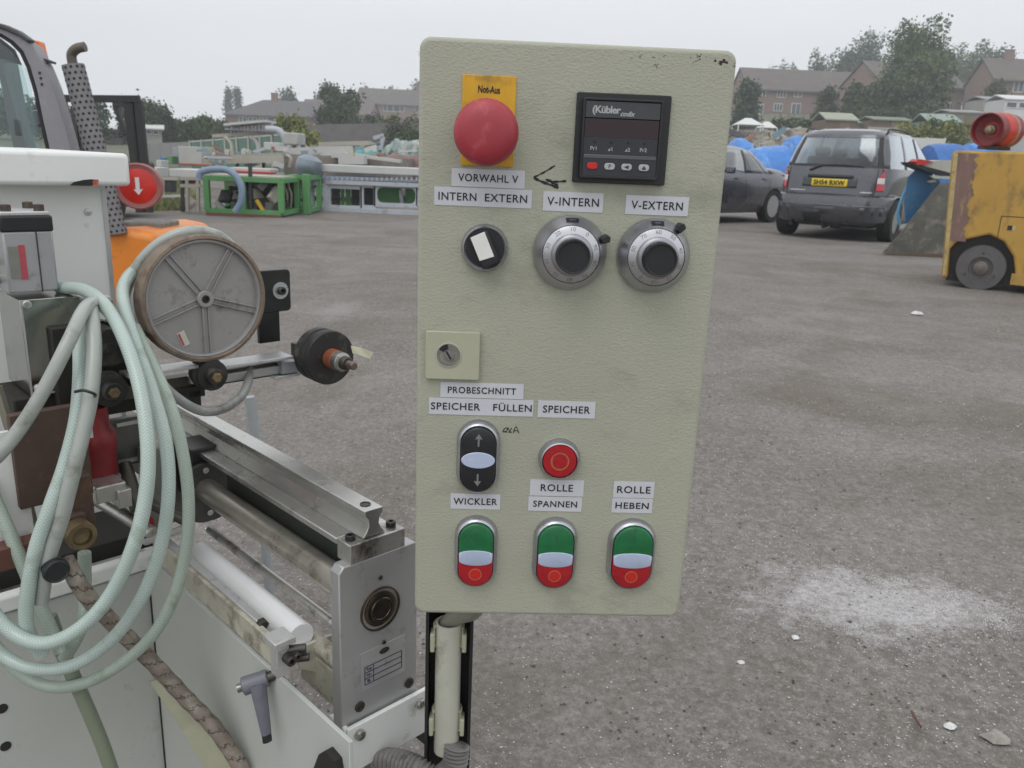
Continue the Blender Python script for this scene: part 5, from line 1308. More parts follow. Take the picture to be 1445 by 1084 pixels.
# ------------------------------------------------------------------ builders for the far side of the yard
def mound(name, outline, y, depth, mt, label, cat, base=None, wr=.05, seed=1, group=None, cols=3, nd=10):
    """a draped or heaped thing: outline = [(px, py)] of its crest, real depth behind and in front"""
    rr_ = random.Random(seed); P = [at(px, py, y) for px, py in outline]
    Q = []
    for a, b_ in zip(P, P[1:]):
        for k in range(cols): Q.append(a.lerp(b_, k / cols))
    Q.append(P[-1]); vs = []; n = len(Q)
    for i, p in enumerate(Q):
        zb = zg(p.x, y) if base is None else base
        for j in range(nd + 1):
            t = j / nd * PI; f = math.sin(t) ** .55
            h = (p.z - zb) * f
            vs.append((p.x + rr_.uniform(-wr, wr) * .6, y - math.cos(t) * depth / 2 * (1 if 0 < i < n - 1 else .5) + rr_.uniform(-wr, wr), max(zb - .02, zb + h + rr_.uniform(-wr, wr) * .5 * (1 if f > .2 else 0))))
    fs = [(i * (nd + 1) + j, (i + 1) * (nd + 1) + j, (i + 1) * (nd + 1) + j + 1, i * (nd + 1) + j + 1) for i in range(n - 1) for j in range(nd)]
    fs += [tuple(range(nd + 1)), tuple(reversed([(n - 1) * (nd + 1) + j for j in range(nd + 1)]))]
    o = mk(name, vs, fs, mt, None, smooth=55); return tag(o, label, cat, group)

leaf_cache = {}
def leafmat(name, col, var=.32, hue=(.10, .10, .03)):
    if name in leaf_cache: return leaf_cache[name]
    m = mat(name, col, .75, var=var, vs=.55, dirt=((col[0] * 1.5 + .02, col[1] * 1.35 + .015, col[2] * 1.0), .5, .8), spec=.2, detail=3)
    leaf_cache[name] = m; return m
bark = mat('tree_bark', (.07, .06, .05), .9, var=.2, vs=4)
def crown_mesh(name, blobs, mt, par, n, size, seed, shell=.55):
    r = np.random.default_rng(seed); B = np.array(blobs, dtype=float)       # x y z rx ry rz
    vol = (B[:, 3] * B[:, 4] * B[:, 5]) ** (.8); pr = vol / vol.sum()
    k = r.choice(len(B), n, p=pr)
    d = r.normal(size=(n, 3)); d /= np.linalg.norm(d, axis=1)[:, None]
    rad = (shell + (1.06 - shell) * r.random(n) ** .7)[:, None]
    c = B[k, :3] + d * B[k, 3:6] * rad
    # clumps: pull leaves toward random twig centres
    cl = B[r.integers(0, len(B), n // 14)][:, :6]; dd = r.normal(size=(len(cl), 3)); dd /= np.linalg.norm(dd, axis=1)[:, None]
    tw_ = cl[:, :3] + dd * cl[:, 3:6] * r.uniform(.6, 1.12, len(cl))[:, None]
    idx = r.integers(0, len(tw_), n); pull = r.random(n) < .38
    c[pull] = tw_[idx[pull]] + r.normal(size=(pull.sum(), 3)) * size * 1.5
    s = size * r.uniform(.5, 1.3, n)
    u = r.normal(size=(n, 3)); u /= np.linalg.norm(u, axis=1)[:, None]
    v = np.cross(u, r.normal(size=(n, 3))); v /= np.linalg.norm(v, axis=1)[:, None]
    V = np.stack([c - u * s[:, None], c - v * s[:, None] * .6, c + u * s[:, None], c + v * s[:, None] * .6], 1).reshape(-1, 3)
    F = np.arange(4 * n).reshape(-1, 4)
    return mk(name, V, F, mt, par)
def tree(px, pbase, y, ptop, wpx, mt, label, cat='tree', name='tree', seed=1, n=3500, size=None, form='round', trunkpx=None, group='trees around the yard', lobes=9, dy=1.0):
    p = at(px, 200, y); x = p.x; zb = zg(x, y) if pbase is None else at(px, pbase, y).z
    zt = at(px, ptop, y).z; W_ = wpx * px_m(y) * 1.0; H_ = zt - zb; rr_ = random.Random(seed)
    t = root(name, label, cat, (x, y, zb), 0, group)
    size = size or max(.05, 1.5 * px_m(y)); blobs = []
    ct = zb + H_ * (.30 if form == 'round' else .08)
    for i in range(lobes):
        f = i / max(1, lobes - 1)
        if form == 'tall': cx_ = x + rr_.uniform(-.12, .12) * W_; cz = zb + H_ * (.12 + .78 * f); rx = W_ * .42 * (1 - .45 * f); rz = H_ * .16
        elif form == 'bush': cx_ = x + (f - .5) * W_ * .72; cz = zb + H_ * rr_.uniform(.38, .62); rx = W_ * rr_.uniform(.13, .22); rz = H_ * rr_.uniform(.34, .45)
        else:
            a = rr_.uniform(0, 2 * PI); q = rr_.uniform(.1, .34) * W_; cx_ = x + q * math.cos(a); cz = zb + H_ * (.34 + .50 * f) ; rx = W_ * rr_.uniform(.18, .28) * (1.15 - .45 * f); rz = H_ * rr_.uniform(.13, .20)
        cz = min(cz, zt - rz * .95)
        cy_ = y + rr_.uniform(-.25, .25) * W_ * dy
        blobs.append((cx_, cy_, cz, rx, rx * (.9 if form != 'bush' else 1.0), rz))
    if form == 'round': blobs.append((x, y, zb + H_ * .60, W_ * .32, W_ * .3, H_ * .27)); 
    crown_mesh('crown', blobs, mt, t, int(n * 1.6), size * 1.1, seed)
    tw = trunkpx * px_m(y) if trunkpx else W_ * .035
    m = MB().tube([(x, y, zb - .3), (x + W_ * .01, y, zb + H_ * .3), (x - W_ * .01, y, zb + H_ * .75)], lambda q: tw * (1 - .8 * q), 8)
    m.make('trunk', bark, t, smooth=60)
    if form == 'round':
        for i, bq in enumerate(blobs[:7]):
            MB().tube([(x, y, zb + H_ * .28), (lerp(x, bq[0], .5), lerp(y, bq[1], .5), lerp(zb + H_ * .3, bq[2], .65)), bq[:3]], lambda q: tw * .5 * (1 - .75 * q), 6, cr=3).make('limb', bark, t, smooth=60)
    return t
L_mid = leafmat('leaf_mid_green', (.085, .125, .055)); L_dark = leafmat('leaf_dark_green', (.07, .10, .058))
L_blue = leafmat('leaf_blue_green', (.07, .105, .07)); L_yel = leafmat('leaf_yellow_green', (.19, .21, .06)); L_oliv = leafmat('leaf_olive', (.11, .125, .07))

brick = mat('house_brick', (.24, .145, .12), .85, var=.10, vs=2.5); brick2 = mat('red_brown_brick', (.235, .11, .10), .85, var=.1, vs=2.5)
for bm_ in (brick, brick2):
    N = bm_.node_tree.nodes; Lk = bm_.node_tree.links; b = N['Principled BSDF']
    tc2 = N.new('ShaderNodeTexCoord'); mp2 = N.new('ShaderNodeMapping'); mp2.inputs['Rotation'].default_value = (R(90), 0, 0)
    bt = N.new('ShaderNodeTexBrick'); bt.inputs['Scale'].default_value = 1; bt.inputs['Brick Width'].default_value = .23; bt.inputs['Row Height'].default_value = .075; bt.inputs['Mortar Size'].default_value = .010
    bt.inputs['Mortar'].default_value = (.30, .27, .24, 1); Lk.new(tc2.outputs['Object'], mp2.inputs[0]); Lk.new(mp2.outputs[0], bt.inputs[0])
    src = b.inputs['Base Color'].links[0].from_socket; Lk.new(src, bt.inputs['Color1']); Lk.new(src, bt.inputs['Color2']); Lk.new(bt.outputs[0], b.inputs['Base Color'])
rooft = mat('grey_brown_roof_tiles', (.135, .115, .11), .85, var=.12, vs=1.2, bump=.3, bs=14, dirt=((.17, .16, .10), .35, .6), stretch=(1, 1, 3))
rooft2 = mat('dark_roof_tiles', (.12, .112, .115), .85, var=.12, vs=1.2)
winw = mat('white_window_frame', (.72, .73, .73), .5, var=.03, vs=4)
pane = mat('window_pane_glass', (.10, .12, .14), .12, var=.1, vs=1)
concrete = mat('pale_render', (.40, .39, .36), .8, var=.08, vs=3)
def window(par, M, x, z, w, h, y=0, bars=1):
    f = MB().box((x, y - .03, z), (w, .06, h))
    ro = f.make('window', winw, par, M)
    k = bars + 1; bw = (w - .14 - .08 * bars) / k
    for i in range(k): box('pane', (x - w / 2 + .07 + bw / 2 + i * (bw + .08), y - .068, z), (bw, .02, h - .16), pane, ro, M)
    return ro
def house(label, pL, pR, y, eaves_py, ridge_py, ang, depth, wins, roofm=rooft, wallm=brick, chim=(), base_z=None, hipL=0, hipR=0, cat='house', name='house', over=.35, group=None):
    """front wall runs between pixels pL and pR at distance y, turned by ang degrees"""
    a = at((pL + pR) / 2, eaves_py, y); zE = a.z; zR = at((pL + pR) / 2, ridge_py, y + depth * .5).z
    Lw = (pR - pL) * px_m(y) / max(.2, math.cos(R(ang)) ) * 1.0
    zb = base_z if base_z is not None else zg(a.x, y) - .5
    h = root(name, label, cat, (a.x, y, zb), R(ang), group); M = ROOT[h.name]; hh = zE - zb; rh = zR - zb
    ends = []
    m = MB(); m.prism([(0, 0), (depth, 0), (depth, hh), (depth / 2, rh - .12 if not hipL else hh), (0, hh)], -Lw / 2, Lw / 2, frame((0, 0, 0), (0, 1, 0), (0, 0, 1)))
    if hipL or hipR: m = MB().box((0, depth / 2, hh / 2), (Lw, depth, hh))
    m.make('wall', wallm, h, M)
    o = over; k = (rh - hh) / (depth / 2)
    A = [(-Lw / 2 - .2, -o, hh - k * o), (Lw / 2 + .2, -o, hh - k * o), (Lw / 2 + .2 - hipR, depth / 2, rh), (-Lw / 2 - .2 + hipL, depth / 2, rh), (-Lw / 2 - .2, depth + o, hh - k * o), (Lw / 2 + .2, depth + o, hh - k * o)]
    th = .16; A2 = [(x, y_, z + th) for x, y_, z in A]; V_ = A + A2
    F_ = [(6, 7, 8, 9), (9, 8, 11, 10), (0, 3, 2, 1), (3, 4, 5, 2), (0, 1, 7, 6), (4, 10, 11, 5), (1, 2, 8, 7), (2, 5, 11, 8), (0, 6, 9, 3), (3, 9, 10, 4)]
    if hipL: F_.append((6, 9, 10))
    if hipR: F_.append((7, 11, 8))
    rf = mk('roof', V_, F_, roofm, h, M)
    box('gutter', (0, -o - .06, hh - k * o + .02), (Lw + .4, .12, .12), mat('gutter_grey', (.14, .14, .14), .5, var=0) if 'gut' not in leaf_cache else leaf_cache['gut'], rf, M)
    for fx in chim:
        cx_ = Lw * fx; ch_ = MB().box((cx_, depth / 2, rh + .35), (.9, .6, 1.5)).box((cx_, depth / 2, rh + 1.1), (1.0, .7, .12)); c_ = ch_.make('chimney', wallm, rf, M)
    for (fx, pz, w_, h_, bars) in wins:
        window(h, M, Lw * (fx - .5), at((pL + pR) / 2, pz, y).z - zb, w_, h_, -.0, bars)
    return h, M, Lw, hh, rh
# ------------------------------------------------------------------ right: houses on the rise
def fx(px, pL, pR): return (px - pL) / (pR - pL)
pL, pR = 1060, 1222; y = 115
wn = [(fx(q[0], pL, pR), q[1] + (q[0] - 1141) * -.0 , q[2], q[3], q[4]) for q in ((1080, 134, .9, .8, 1), (1105.5, 133.5, 1.25, 1.1, 2), (1127.5, 132.5, 1.1, 1.0, 1), (1173, 130.5, .75, .95, 0), (1182, 130.5, .75, .95, 0), (1078.5, 157, 1.0, 1.3, 1), (1103, 153.5, 1.2, 1.0, 2), (1127, 156, 1.25, 1.7, 1), (1206, 130, 1.0, 1.0, 1))]
h, M, Lw, hh, rh = house('long brick terrace with a grey tiled roof on the rise behind the blue tarpaulins', pL, pR, y, 128, 101, 2, 8.5, wn, chim=(), cat='house', group=None)
dr = MB().box((Lw * (fx(1182, pL, pR) - .5), -.05, at(1141, 158, y).z - M.translation.z), (.55, .1, 1.5)).make('door', winw, h, M)
house('brick house whose plain gable faces right, right of the tall tree', 1240, 1366, 108, 120, 93, 14, 8.0, [(.12, 126, 1.1, 1.0, 1), (.30, 127, 1.1, 1.0, 1), (.55, 125, 1.1, 1.0, 1), (.86, 150, .9, 1.3, 1), (.15, 150, 1.0, 1.2, 1)], chim=())
hM = ROOT[COL.objects[-1].parent.name] if COL.objects[-1].parent else None
house('brick house with a red-brown roof at the right edge behind the forklift', 1410, 1500, 100, 113, 86, -6, 8.0, [(fx(1441, 1410, 1500), 122, 1.1, 1.4, 1)], roofm=rooft, wallm=brick, chim=(-.15,))
# conservatory-like white outbuilding beside it, and sheds
def shed(label, pL, pR, y, ptop, pe, pbase, wallm, roofm, depth=2.5, name='shed', cat='shed', mono=True, ang=0, winrow=False):
    a = at((pL + pR) / 2, pbase, y); zt = at((pL + pR) / 2, ptop, y).z - a.z; ze = at((pL + pR) / 2, pe, y).z - a.z; Lw = (pR - pL) * px_m(y)
    s = root(name, label, cat, a, R(ang)); M = ROOT[s.name]
    box('wall', (0, depth / 2, ze / 2 - .8), (Lw * .94, depth, ze + 1.6), wallm, s, M)
    k = MB().prism([(-.15, ze - .04), (depth / 2, zt - .05), (depth + .15, ze - .04), (depth + .15, ze + .05), (depth / 2, zt + .04), (-.15, ze + .05)], -Lw / 2, Lw / 2, frame((0, 0, 0), (0, 1, 0), (0, 0, 1))).make('roof', roofm, s, M)
    if winrow:
        nW = max(2, int(Lw / .9))
        for i in range(nW): window(s, M, -Lw * .46 + Lw * .92 * (i + .5) / nW, ze * .55, Lw * .92 / nW - .12, ze * .55, 0, 0)
    else:
        box('door', (Lw * .1, -.03, ze * .42), (min(.8, Lw * .3), .05, ze * .8), mat('shed_door_' + str(int(pL)), (.20, .15, .11), .8, var=.15, vs=6), s, M)
    return s
woodm = mat('brown_timber_boards', (.17, .12, .085), .85, var=.25, vs=5, stretch=(6, 1, 1)); felt = mat('pale_green_roofing', (.33, .35, .27), .8, var=.08, vs=3)
whit = mat('white_sheet_roof', (.66, .66, .65), .6, var=.05, vs=2); greyf = mat('grey_sheet_roof', (.30, .30, .30), .7, var=.1, vs=2)
shed('timber shed with a pale green roof behind the people carrier', 1163, 1208, 62, 158, 169.5, 188, woodm, felt, 3.0)
shed('long low outbuilding with a dull green roof right of the timber shed', 1230, 1284, 66, 164, 170, 186, woodm, mat('moss_green_roof', (.20, .235, .17), .8, var=.12, vs=2), 3.0)
shed('small shed with a grey roof behind the bushes', 1205, 1232, 68, 170, 174, 188, mat('grey_timber', (.22, .20, .18), .8, var=.15, vs=6), greyf, 2.0)
shed('small green greenhouse with a curved pale roof', 1306, 1352, 60, 160, 172, 190, mat('greenhouse_panel', (.16, .24, .19), .4, var=.15, vs=3), mat('greenhouse_roof', (.24, .31, .26), .5, var=.1, vs=3), 2.5, name='greenhouse', cat='greenhouse')
shed('grey flat shed roof between the greenhouse and the gas bottle', 1338, 1385, 66, 154, 159, 178, mat('grey_board_wall', (.26, .25, .23), .8, var=.12, vs=5), greyf, 3)
shed('white conservatory with a row of windows at the right edge', 1416, 1470, 70, 133, 141, 158, whit, whit, 3, name='conservatory', cat='conservatory', winrow=True)
shed('small grey building beside the conservatory', 1386, 1428, 74, 135, 141, 154, concrete, greyf, 3)
# white garden gazebos behind the control box edge
for (a_, b_, t_, e_, yy_, lab) in ((1038, 1072, 167, 177, 48, 'white pitched gazebo roof just right of the control box edge'), (1070, 1093, 172, 181, 50, 'lower white gazebo roof standing right of another one')):
    c = at((a_ + b_) / 2, e_, yy_); w_ = (b_ - a_) * px_m(yy_); zb = zg(c.x, yy_); hT = at((a_ + b_) / 2, t_, yy_).z
    s = root('gazebo', lab, 'gazebo', (c.x, yy_, zb))
    mk('canopy', [(c.x - w_ / 2, yy_ - w_ / 2, c.z), (c.x + w_ / 2, yy_ - w_ / 2, c.z), (c.x + w_ / 2, yy_ + w_ / 2, c.z), (c.x - w_ / 2, yy_ + w_ / 2, c.z), (c.x - w_ * .12, yy_, hT), (c.x + w_ * .12, yy_, hT)], [(0, 1, 5, 4), (1, 2, 5), (2, 3, 4, 5), (3, 0, 4)], whit, s, solid=.03)
    for sx in (-1, 1):
        for sy in (-1, 1): MB().bar((c.x + sx * w_ * .48, yy_ + sy * w_ * .48, zb), (c.x + sx * w_ * .48, yy_ + sy * w_ * .48, c.z), .06).make('leg', whit, s)
# blue tarpaulins
tarp = mat('blue_tarpaulin', (.050, .215, .60), .42, var=.12, vs=2.5, bump=.5, bs=5, bd=.05, dirt=((.20, .38, .66), .3, 2))
tarp2 = mat('darker_blue_sheet', (.030, .14, .42), .45, var=.15, vs=2.5, bump=.4, bs=5, bd=.05)
mound('covered_heap', [(1052, 214), (1065, 208), (1085, 207), (1105, 206), (1110, 200), (1116, 192), (1126, 190), (1134, 194), (1140, 214), (1150, 228)], 24, 2.2, tarp, 'bright blue tarpaulin over a heap between the saloon and the people carrier', 'tarpaulin', 0, .05, 3)
mound('covered_heap', [(1028, 206), (1037, 196), (1050, 195), (1058, 202), (1062, 212)], 27, 2.2, tarp, 'blue tarpaulin heap against the edge of the control box', 'tarpaulin', 0, .04, 4)
mound('covered_heap', [(1306, 226), (1310, 205), (1322, 203), (1336, 202), (1350, 203), (1362, 210), (1366, 230)], 24, 2.0, tarp2, 'dark blue sheeted stack seen over the hopper', 'tarpaulin', 0, .03, 5)
mound('covered_heap', [(1358, 214), (1366, 203), (1378, 202), (1392, 204), (1396, 215)], 26, 2.0, tarp, 'lighter blue sheet left of the gas bottle cradle', 'tarpaulin', 0, .03, 6)
for px, py, yy_, h_, lab in ((1121, 240, 20, .9, 'dark blue drum under the big tarpaulin'), (1082, 226, 23, .7, 'blue barrel half hidden by the saloon roof')):
    p = at(px, py, yy_); o = lathe('drum', [(.26, 0), (.28, .02), (.28, h_ * .33), (.29, h_ * .35), (.28, h_ * .37), (.28, h_ * .66), (.29, h_ * .68), (.28, h_ * .7), (.28, h_ - .02), (.26, h_)], mat('dark_blue_drum', (.02, .06, .14), .4, var=.1, vs=3), None, T(p.x, p.y, .0), 20)
    tag(o, lab, 'drum')
rub = mat('mixed_rubble', (.24, .22, .18), .9, var=.5, vs=1.2, dirt=((.09, .08, .07), .6, 1.5), bump=.8, bs=4, bd=.15)
rub2 = mat('pale_scrap', (.38, .36, .31), .8, var=.5, vs=1.6, dirt=((.12, .10, .09), .6, 2), bump=.8, bs=5, bd=.15)
mound('scrap_heap', [(1030, 190), (1045, 184), (1060, 188), (1080, 182), (1100, 190), (1118, 183), (1135, 184), (1150, 196)], 34, 3, rub, 'heap of mixed brown scrap behind the blue tarpaulins', 'scrap heap', None, .22, 8)
mound('scrap_heap', [(1050, 204), (1062, 195), (1075, 198), (1090, 194), (1104, 192), (1112, 204)], 30, 2, rub2, 'low heap of pale scrap just above the bright blue tarpaulin', 'scrap heap', None, .16, 9)
mound('scrap_heap', [(1100, 190), (1112, 181), (1126, 180), (1140, 186), (1160, 184), (1180, 188), (1225, 186)], 42, 4, mat('grey_scrap', (.30, .27, .26), .9, var=.5, vs=1.2), 'long low heap of grey scrap behind the roof of the people carrier', 'scrap heap', None, .2, 10)
# random timber, pipes and sheets sticking out of the heaps: individual pieces, far and small
scol = [mat('scrap_%d' % i, c, .7, var=.15, vs=4) for i, c in enumerate(((.35, .20, .15), (.55, .53, .50), (.12, .12, .13), (.20, .30, .34), (.45, .40, .30)))]
rs = random.Random(21)
for i in range(34):
    px = rs.uniform(1032, 1240); yy_ = rs.uniform(27, 40); p = at(px, rs.uniform(186, 206), yy_)
    p.z = max(p.z, zg(p.x, yy_) + .2); d = Vector((rs.uniform(-1, 1), rs.uniform(-.4, .4), rs.uniform(-.35, .35))) * rs.uniform(.3, .7)
    k = rs.randrange(5); o = MB().bar(p - d, p + d, rs.uniform(.06, .2), rs.uniform(.04, .2)).make('scrap_piece', scol[k])
    where = 'just right of the control box' if px < 1090 else 'above the blue tarpaulin' if px < 1150 else 'behind the roof of the people carrier'
    tag(o, '%s %s piece of scrap on the heaps %s' % (['reddish brown', 'off-white', 'blackish', 'slate blue', 'sandy'][k], 'longer' if d.length > .5 else 'short', where), 'scrap', 'scrap on the heaps behind the cars')
# low garden walls and white fence right
for (a_, b_, t_, yy_, mt_, lab) in ((1285, 1334, 194, 40, whit, 'white panel wall behind the roof of the people carrier'), (1226, 1300, 179, 58, concrete, 'low pale wall in front of the long low outbuilding'), (1330, 1400, 182, 50, mat('grey_green_wall', (.22, .26, .24), .7, var=.1, vs=3), 'grey green boundary wall behind the gas bottle'), (1395, 1470, 190, 34, mat('light_grey_panels', (.42, .44, .45), .6, var=.08, vs=3), 'light grey panel wall behind the forklift at the right edge')):
    A_, B_ = at(a_, t_, yy_), at(b_, t_ + (b_ - a_) * .0, yy_); zb = zg((A_.x + B_.x) / 2, yy_) - .1
    r = root('boundary_wall', lab, 'wall', ((A_.x + B_.x) / 2, yy_, zb)); n_p = max(2, int((B_.x - A_.x) / 1.8))
    for i in range(n_p):
        x0 = lerp(A_.x, B_.x, i / n_p) + .03; x1 = lerp(A_.x, B_.x, (i + 1) / n_p) - .03
        MB().box(((x0 + x1) / 2, yy_, (A_.z + zb) / 2), (x1 - x0, .05, A_.z - zb)).make('panel', mt_, r)
    for i in range(n_p + 1):
        MB().box((lerp(A_.x, B_.x, i / n_p), yy_, (A_.z + zb) / 2 + .03), (.06, .09, A_.z - zb)).make('post', mt_, r)

# trees right
tree(1278, None, 88, 24, 105, L_mid, 'tallest tree in the middle of the houses, ragged crown with sky gaps', seed=5, n=6500, size=.17, lobes=16, trunkpx=5)
tree(1285, None, 84, 70, 95, L_mid, 'broad lower tree in front of the tallest one', seed=6, n=5500, size=.16, lobes=13, form='round')
tree(1225, None, 80, 110, 95, L_dark, 'dark rounded tree in front of the right end of the terrace', seed=7, n=5500, size=.15, form='bush', lobes=9)
tree(1278, None, 78, 112, 60, L_dark, 'dark dense tree below the tallest one, reaching the bushes', seed=8, n=4000, size=.15, form='tall')
tree(1158, None, 84, 124, 30, L_dark, 'narrow dark tree standing in front of the middle of the terrace', seed=9, n=3000, size=.13, form='tall', lobes=8)
tree(1046, None, 80, 112, 42, L_blue, 'bluish green tree half hidden behind the right edge of the control box', seed=10, n=3000, size=.15, form='tall')
tree(1200, None, 150, 48, 100, L_blue, 'wide domed tree behind the ridge of the terrace', seed=11, n=6000, size=.24, lobes=14)
tree(1140, None, 155, 72, 40, L_blue, 'smaller round tree left of the domed tree', seed=12, n=2500, size=.22)
tree(1100, None, 200, 83, 30, L_blue, 'hazy small tree over the left end of the terrace', seed=13, n=1200, size=.3)
tree(1060, None, 210, 92, 55, L_blue, 'distant pale tree line just right of the control box', seed=14, n=1500, size=.3, form='bush')
tree(1385, None, 150, 62, 95, L_blue, 'long tree crown behind the gabled house', seed=15, n=5000, size=.24, lobes=14)
tree(1340, None, 145, 55, 70, L_mid, 'tree crown joining the tallest tree on its right', seed=16, n=4000, size=.22, lobes=10)
tree(1440, None, 170, 72, 60, L_blue, 'hazy tree behind the house at the right edge', seed=17, n=2000, size=.25)
tree(1395, None, 84, 112, 40, L_oliv, 'small garden tree between the gabled house and the right-hand house', seed=18, n=2000, size=.14)
for i, (px, w_, t_, yy_, lm, lab) in enumerate(((1290, 60, 176, 52, L_yel, 'yellow green bush behind the roof of the people carrier'), (1345, 50, 172, 50, L_yel, 'bright leafy bush left of the gas bottle'), (1318, 40, 168, 56, L_mid, 'mid green bush in front of the greenhouse'), (1110, 50, 166, 70, L_oliv, 'olive hedge bush below the terrace windows'), (1240, 60, 150, 74, L_dark, 'dark bush at the foot of the right-hand trees'), (1140, 40, 166, 66, L_mid, 'bush beside the timber shed'))):
    tree(px, None, yy_, t_, w_, lm, lab, 'bush', 'bush', 40 + i, 2200, .11, 'bush', group='bushes below the houses', lobes=7)

# ------------------------------------------------------------------ left: distance
pL, pR = 322, 470
house('long low house with a hipped roof and chimney beyond the left scrap yard', 322, 440, 118, 163, 143, 4, 9, [(fx(q, 322, 440), 171, 1.1, .9, 1) for q in (345, 358, 372, 392, 402, 422)], chim=(-.02,), wallm=brick2, roofm=rooft2, hipL=4.5)
house('brown-roofed house half hidden behind the round tree', 425, 520, 135, 160, 143, 0, 9, [(.25, 168, 1.2, 1, 1), (.40, 168, 1.2, 1, 1), (.75, 168, 1.2, 1, 1)], wallm=brick2, roofm=rooft)
house('hazy row of houses right of the round tree', 508, 640, 165, 148, 128, 3, 9, [(fx(q, 508, 640), 153, 1.6, 1.4, 1) for q in (548, 556, 565, 590, 605)], roofm=rooft, chim=(.1,), wallm=brick)
tree(483, None, 72, 120, 62, L_dark, 'dark round tree with a bare trunk in the middle of the left background', seed=20, n=7000, size=.13, lobes=13, trunkpx=3.2)
tree(326, None, 190, 122, 14, L_blue, 'tall thin poplar, left one of a pair', seed=21, n=1600, size=.25, form='tall', group='pair of poplars')
tree(337, None, 190, 123, 14, L_blue, 'tall thin poplar, right one of a pair', seed=22, n=1600, size=.25, form='tall', group='pair of poplars')
tree(411, None, 170, 122, 38, L_blue, 'hazy round tree above the long low house', seed=23, n=2200, size=.25)
tree(458, None, 160, 117, 45, L_blue, 'hazy broad tree just left of the dark round tree', seed=24, n=2800, size=.25)
tree(522, None, 175, 120, 34, L_blue, 'hazy round tree just right of the dark round tree', seed=25, n=2000, size=.26)
tree(549, None, 185, 121, 24, L_blue, 'small hazy tree over the row of houses', seed=26, n=1300, size=.27)
tree(585, None, 180, 112, 34, L_blue, 'hazy tree cut by the left edge of the control box', seed=27, n=1500, size=.27)
tree(572, None, 205, 126, 22, L_blue, 'tiny hazy tree between two others over the row of houses', seed=28, n=900, size=.28)
tree(205, None, 60, 138, 62, L_dark, 'dark bushy tree behind the black mast', seed=29, n=5000, size=.12, form='bush', lobes=8)
tree(228, None, 66, 156, 34, L_dark, 'lower dark bush joining the tree behind the mast', 'bush', 'bush', 30, 2500, .12, 'bush', group='bushes on the left')
tree(268, None, 62, 163, 74, L_mid, 'rounded green hedge bush left of the scrap yard', 'bush', 'bush', 31, 5000, .11, 'bush', group='bushes on the left', lobes=8)
tree(316, None, 66, 170, 40, L_oliv, 'olive bush at the right end of the hedge', 'bush', 'bush', 32, 2200, .11, 'bush', group='bushes on the left')
tree(412, None, 46, 162, 42, L_yel, 'yellow green bush beside the conveyor legs', 'bush', 'bush', 33, 3200, .09, 'bush', group='bushes on the left')
tree(430, None, 44, 186, 44, L_yel, 'low yellow green bush right of the taller one', 'bush', 'bush', 34, 2200, .09, 'bush', group='bushes on the left')
tree(560, None, 58, 165, 60, L_oliv, 'olive bush near the control box, in front of the row of houses', 'bush', 'bush', 35, 3000, .11, 'bush', group='bushes on the left')
tree(585, None, 50, 178, 40, L_mid, 'green bush against the left edge of the control box', 'bush', 'bush', 36, 2200, .10, 'bush', group='bushes on the left')
tree(530, None, 62, 160, 34, L_blue, 'grey green bush right of the bare trunk', 'bush', 'bush', 37, 1800, .11, 'bush', group='bushes on the left')
# grey earth bank / long fence behind the yard
bank = mat('grey_fence_boards', (.17, .155, .155), .85, var=.15, vs=1.5)
A_, B_ = at(425, 176, 56), at(600, 173, 58); r = root('long_fence', 'long dark grey board fence behind the round tree', 'fence', ((A_.x + B_.x) / 2, 57, zg((A_.x + B_.x) / 2, 57)))
npan = 12
for i in range(npan):
    a, b_ = A_.lerp(B_, i / npan), A_.lerp(B_, (i + .985) / npan); zb = zg(a.x, a.y) - .3
    mk('panel', [(a.x, a.y, zb), (b_.x, b_.y, zb), (b_.x, b_.y, b_.z), (a.x, a.y, a.z)], [(0, 1, 2, 3)], bank, r, solid=.06)
# ------------------------------------------------------------------ left: machines and frames laid out in the yard
grn = mat('machine_green_paint', (.10, .29, .10), .5, var=.12, vs=3, dirt=((.16, .24, .13), .2, 5))
lgrey = mat('light_grey_frame_paint', (.43, .46, .50), .5, var=.06, vs=3, dirt=((.28, .27, .24), .2, 5))
offw = mat('off_white_panel', (.52, .52, .50), .55, var=.06, vs=2)
dgrey = mat('dark_machinery', (.045, .045, .045), .6, var=.4, vs=4)
beige = mat('beige_metal', (.40, .38, .32), .6, var=.1, vs=3)
mauve = mat('brown_red_crate', (.16, .075, .06), .7, var=.2, vs=4)
def rootat(name, label, cat, px, py, y=None, group=None):
    p = ground(px, py) if y is None else at(px, py, y); return root(name, label, cat, (p.x, p.y, max(0, p.z)), 0, group), p.y
def framebox(r, y, x0, x1, p0, p1, d, th, mt, verticals=(), name='frame_bar'):
    """open steel frame: px x0..x1 wide, p0 top, p1 bottom, d metres deep"""
    a, b_ = at(x0, p0, y), at(x1, p0 if not isinstance(p0, tuple) else p0[1], y); c, e = at(x0, p1, y), at(x1, p1 if not isinstance(p1, tuple) else p1[1], y)
    zt, zb_ = a.z, c.z
    for yy_ in (y, y + d):
        for z in (zt, zb_): MB().bar((a.x, yy_, z), (b_.x, yy_, z), th, th).make(name, mt, r, bevel=.004)
        for x in [a.x, b_.x] + [at(v, p0, y).x for v in verticals]: MB().bar((x, yy_ - .001, zb_), (x, yy_ - .001, zt), th * 1.1, th * 1.1).make(name, mt, r, bevel=.004)
    for x in (a.x, b_.x):
        for z in (zt, zb_): MB().bar((x, y, z), (x, y + d, z), th * .9, th * .9).make(name, mt, r)
    return a, b_, zt, zb_
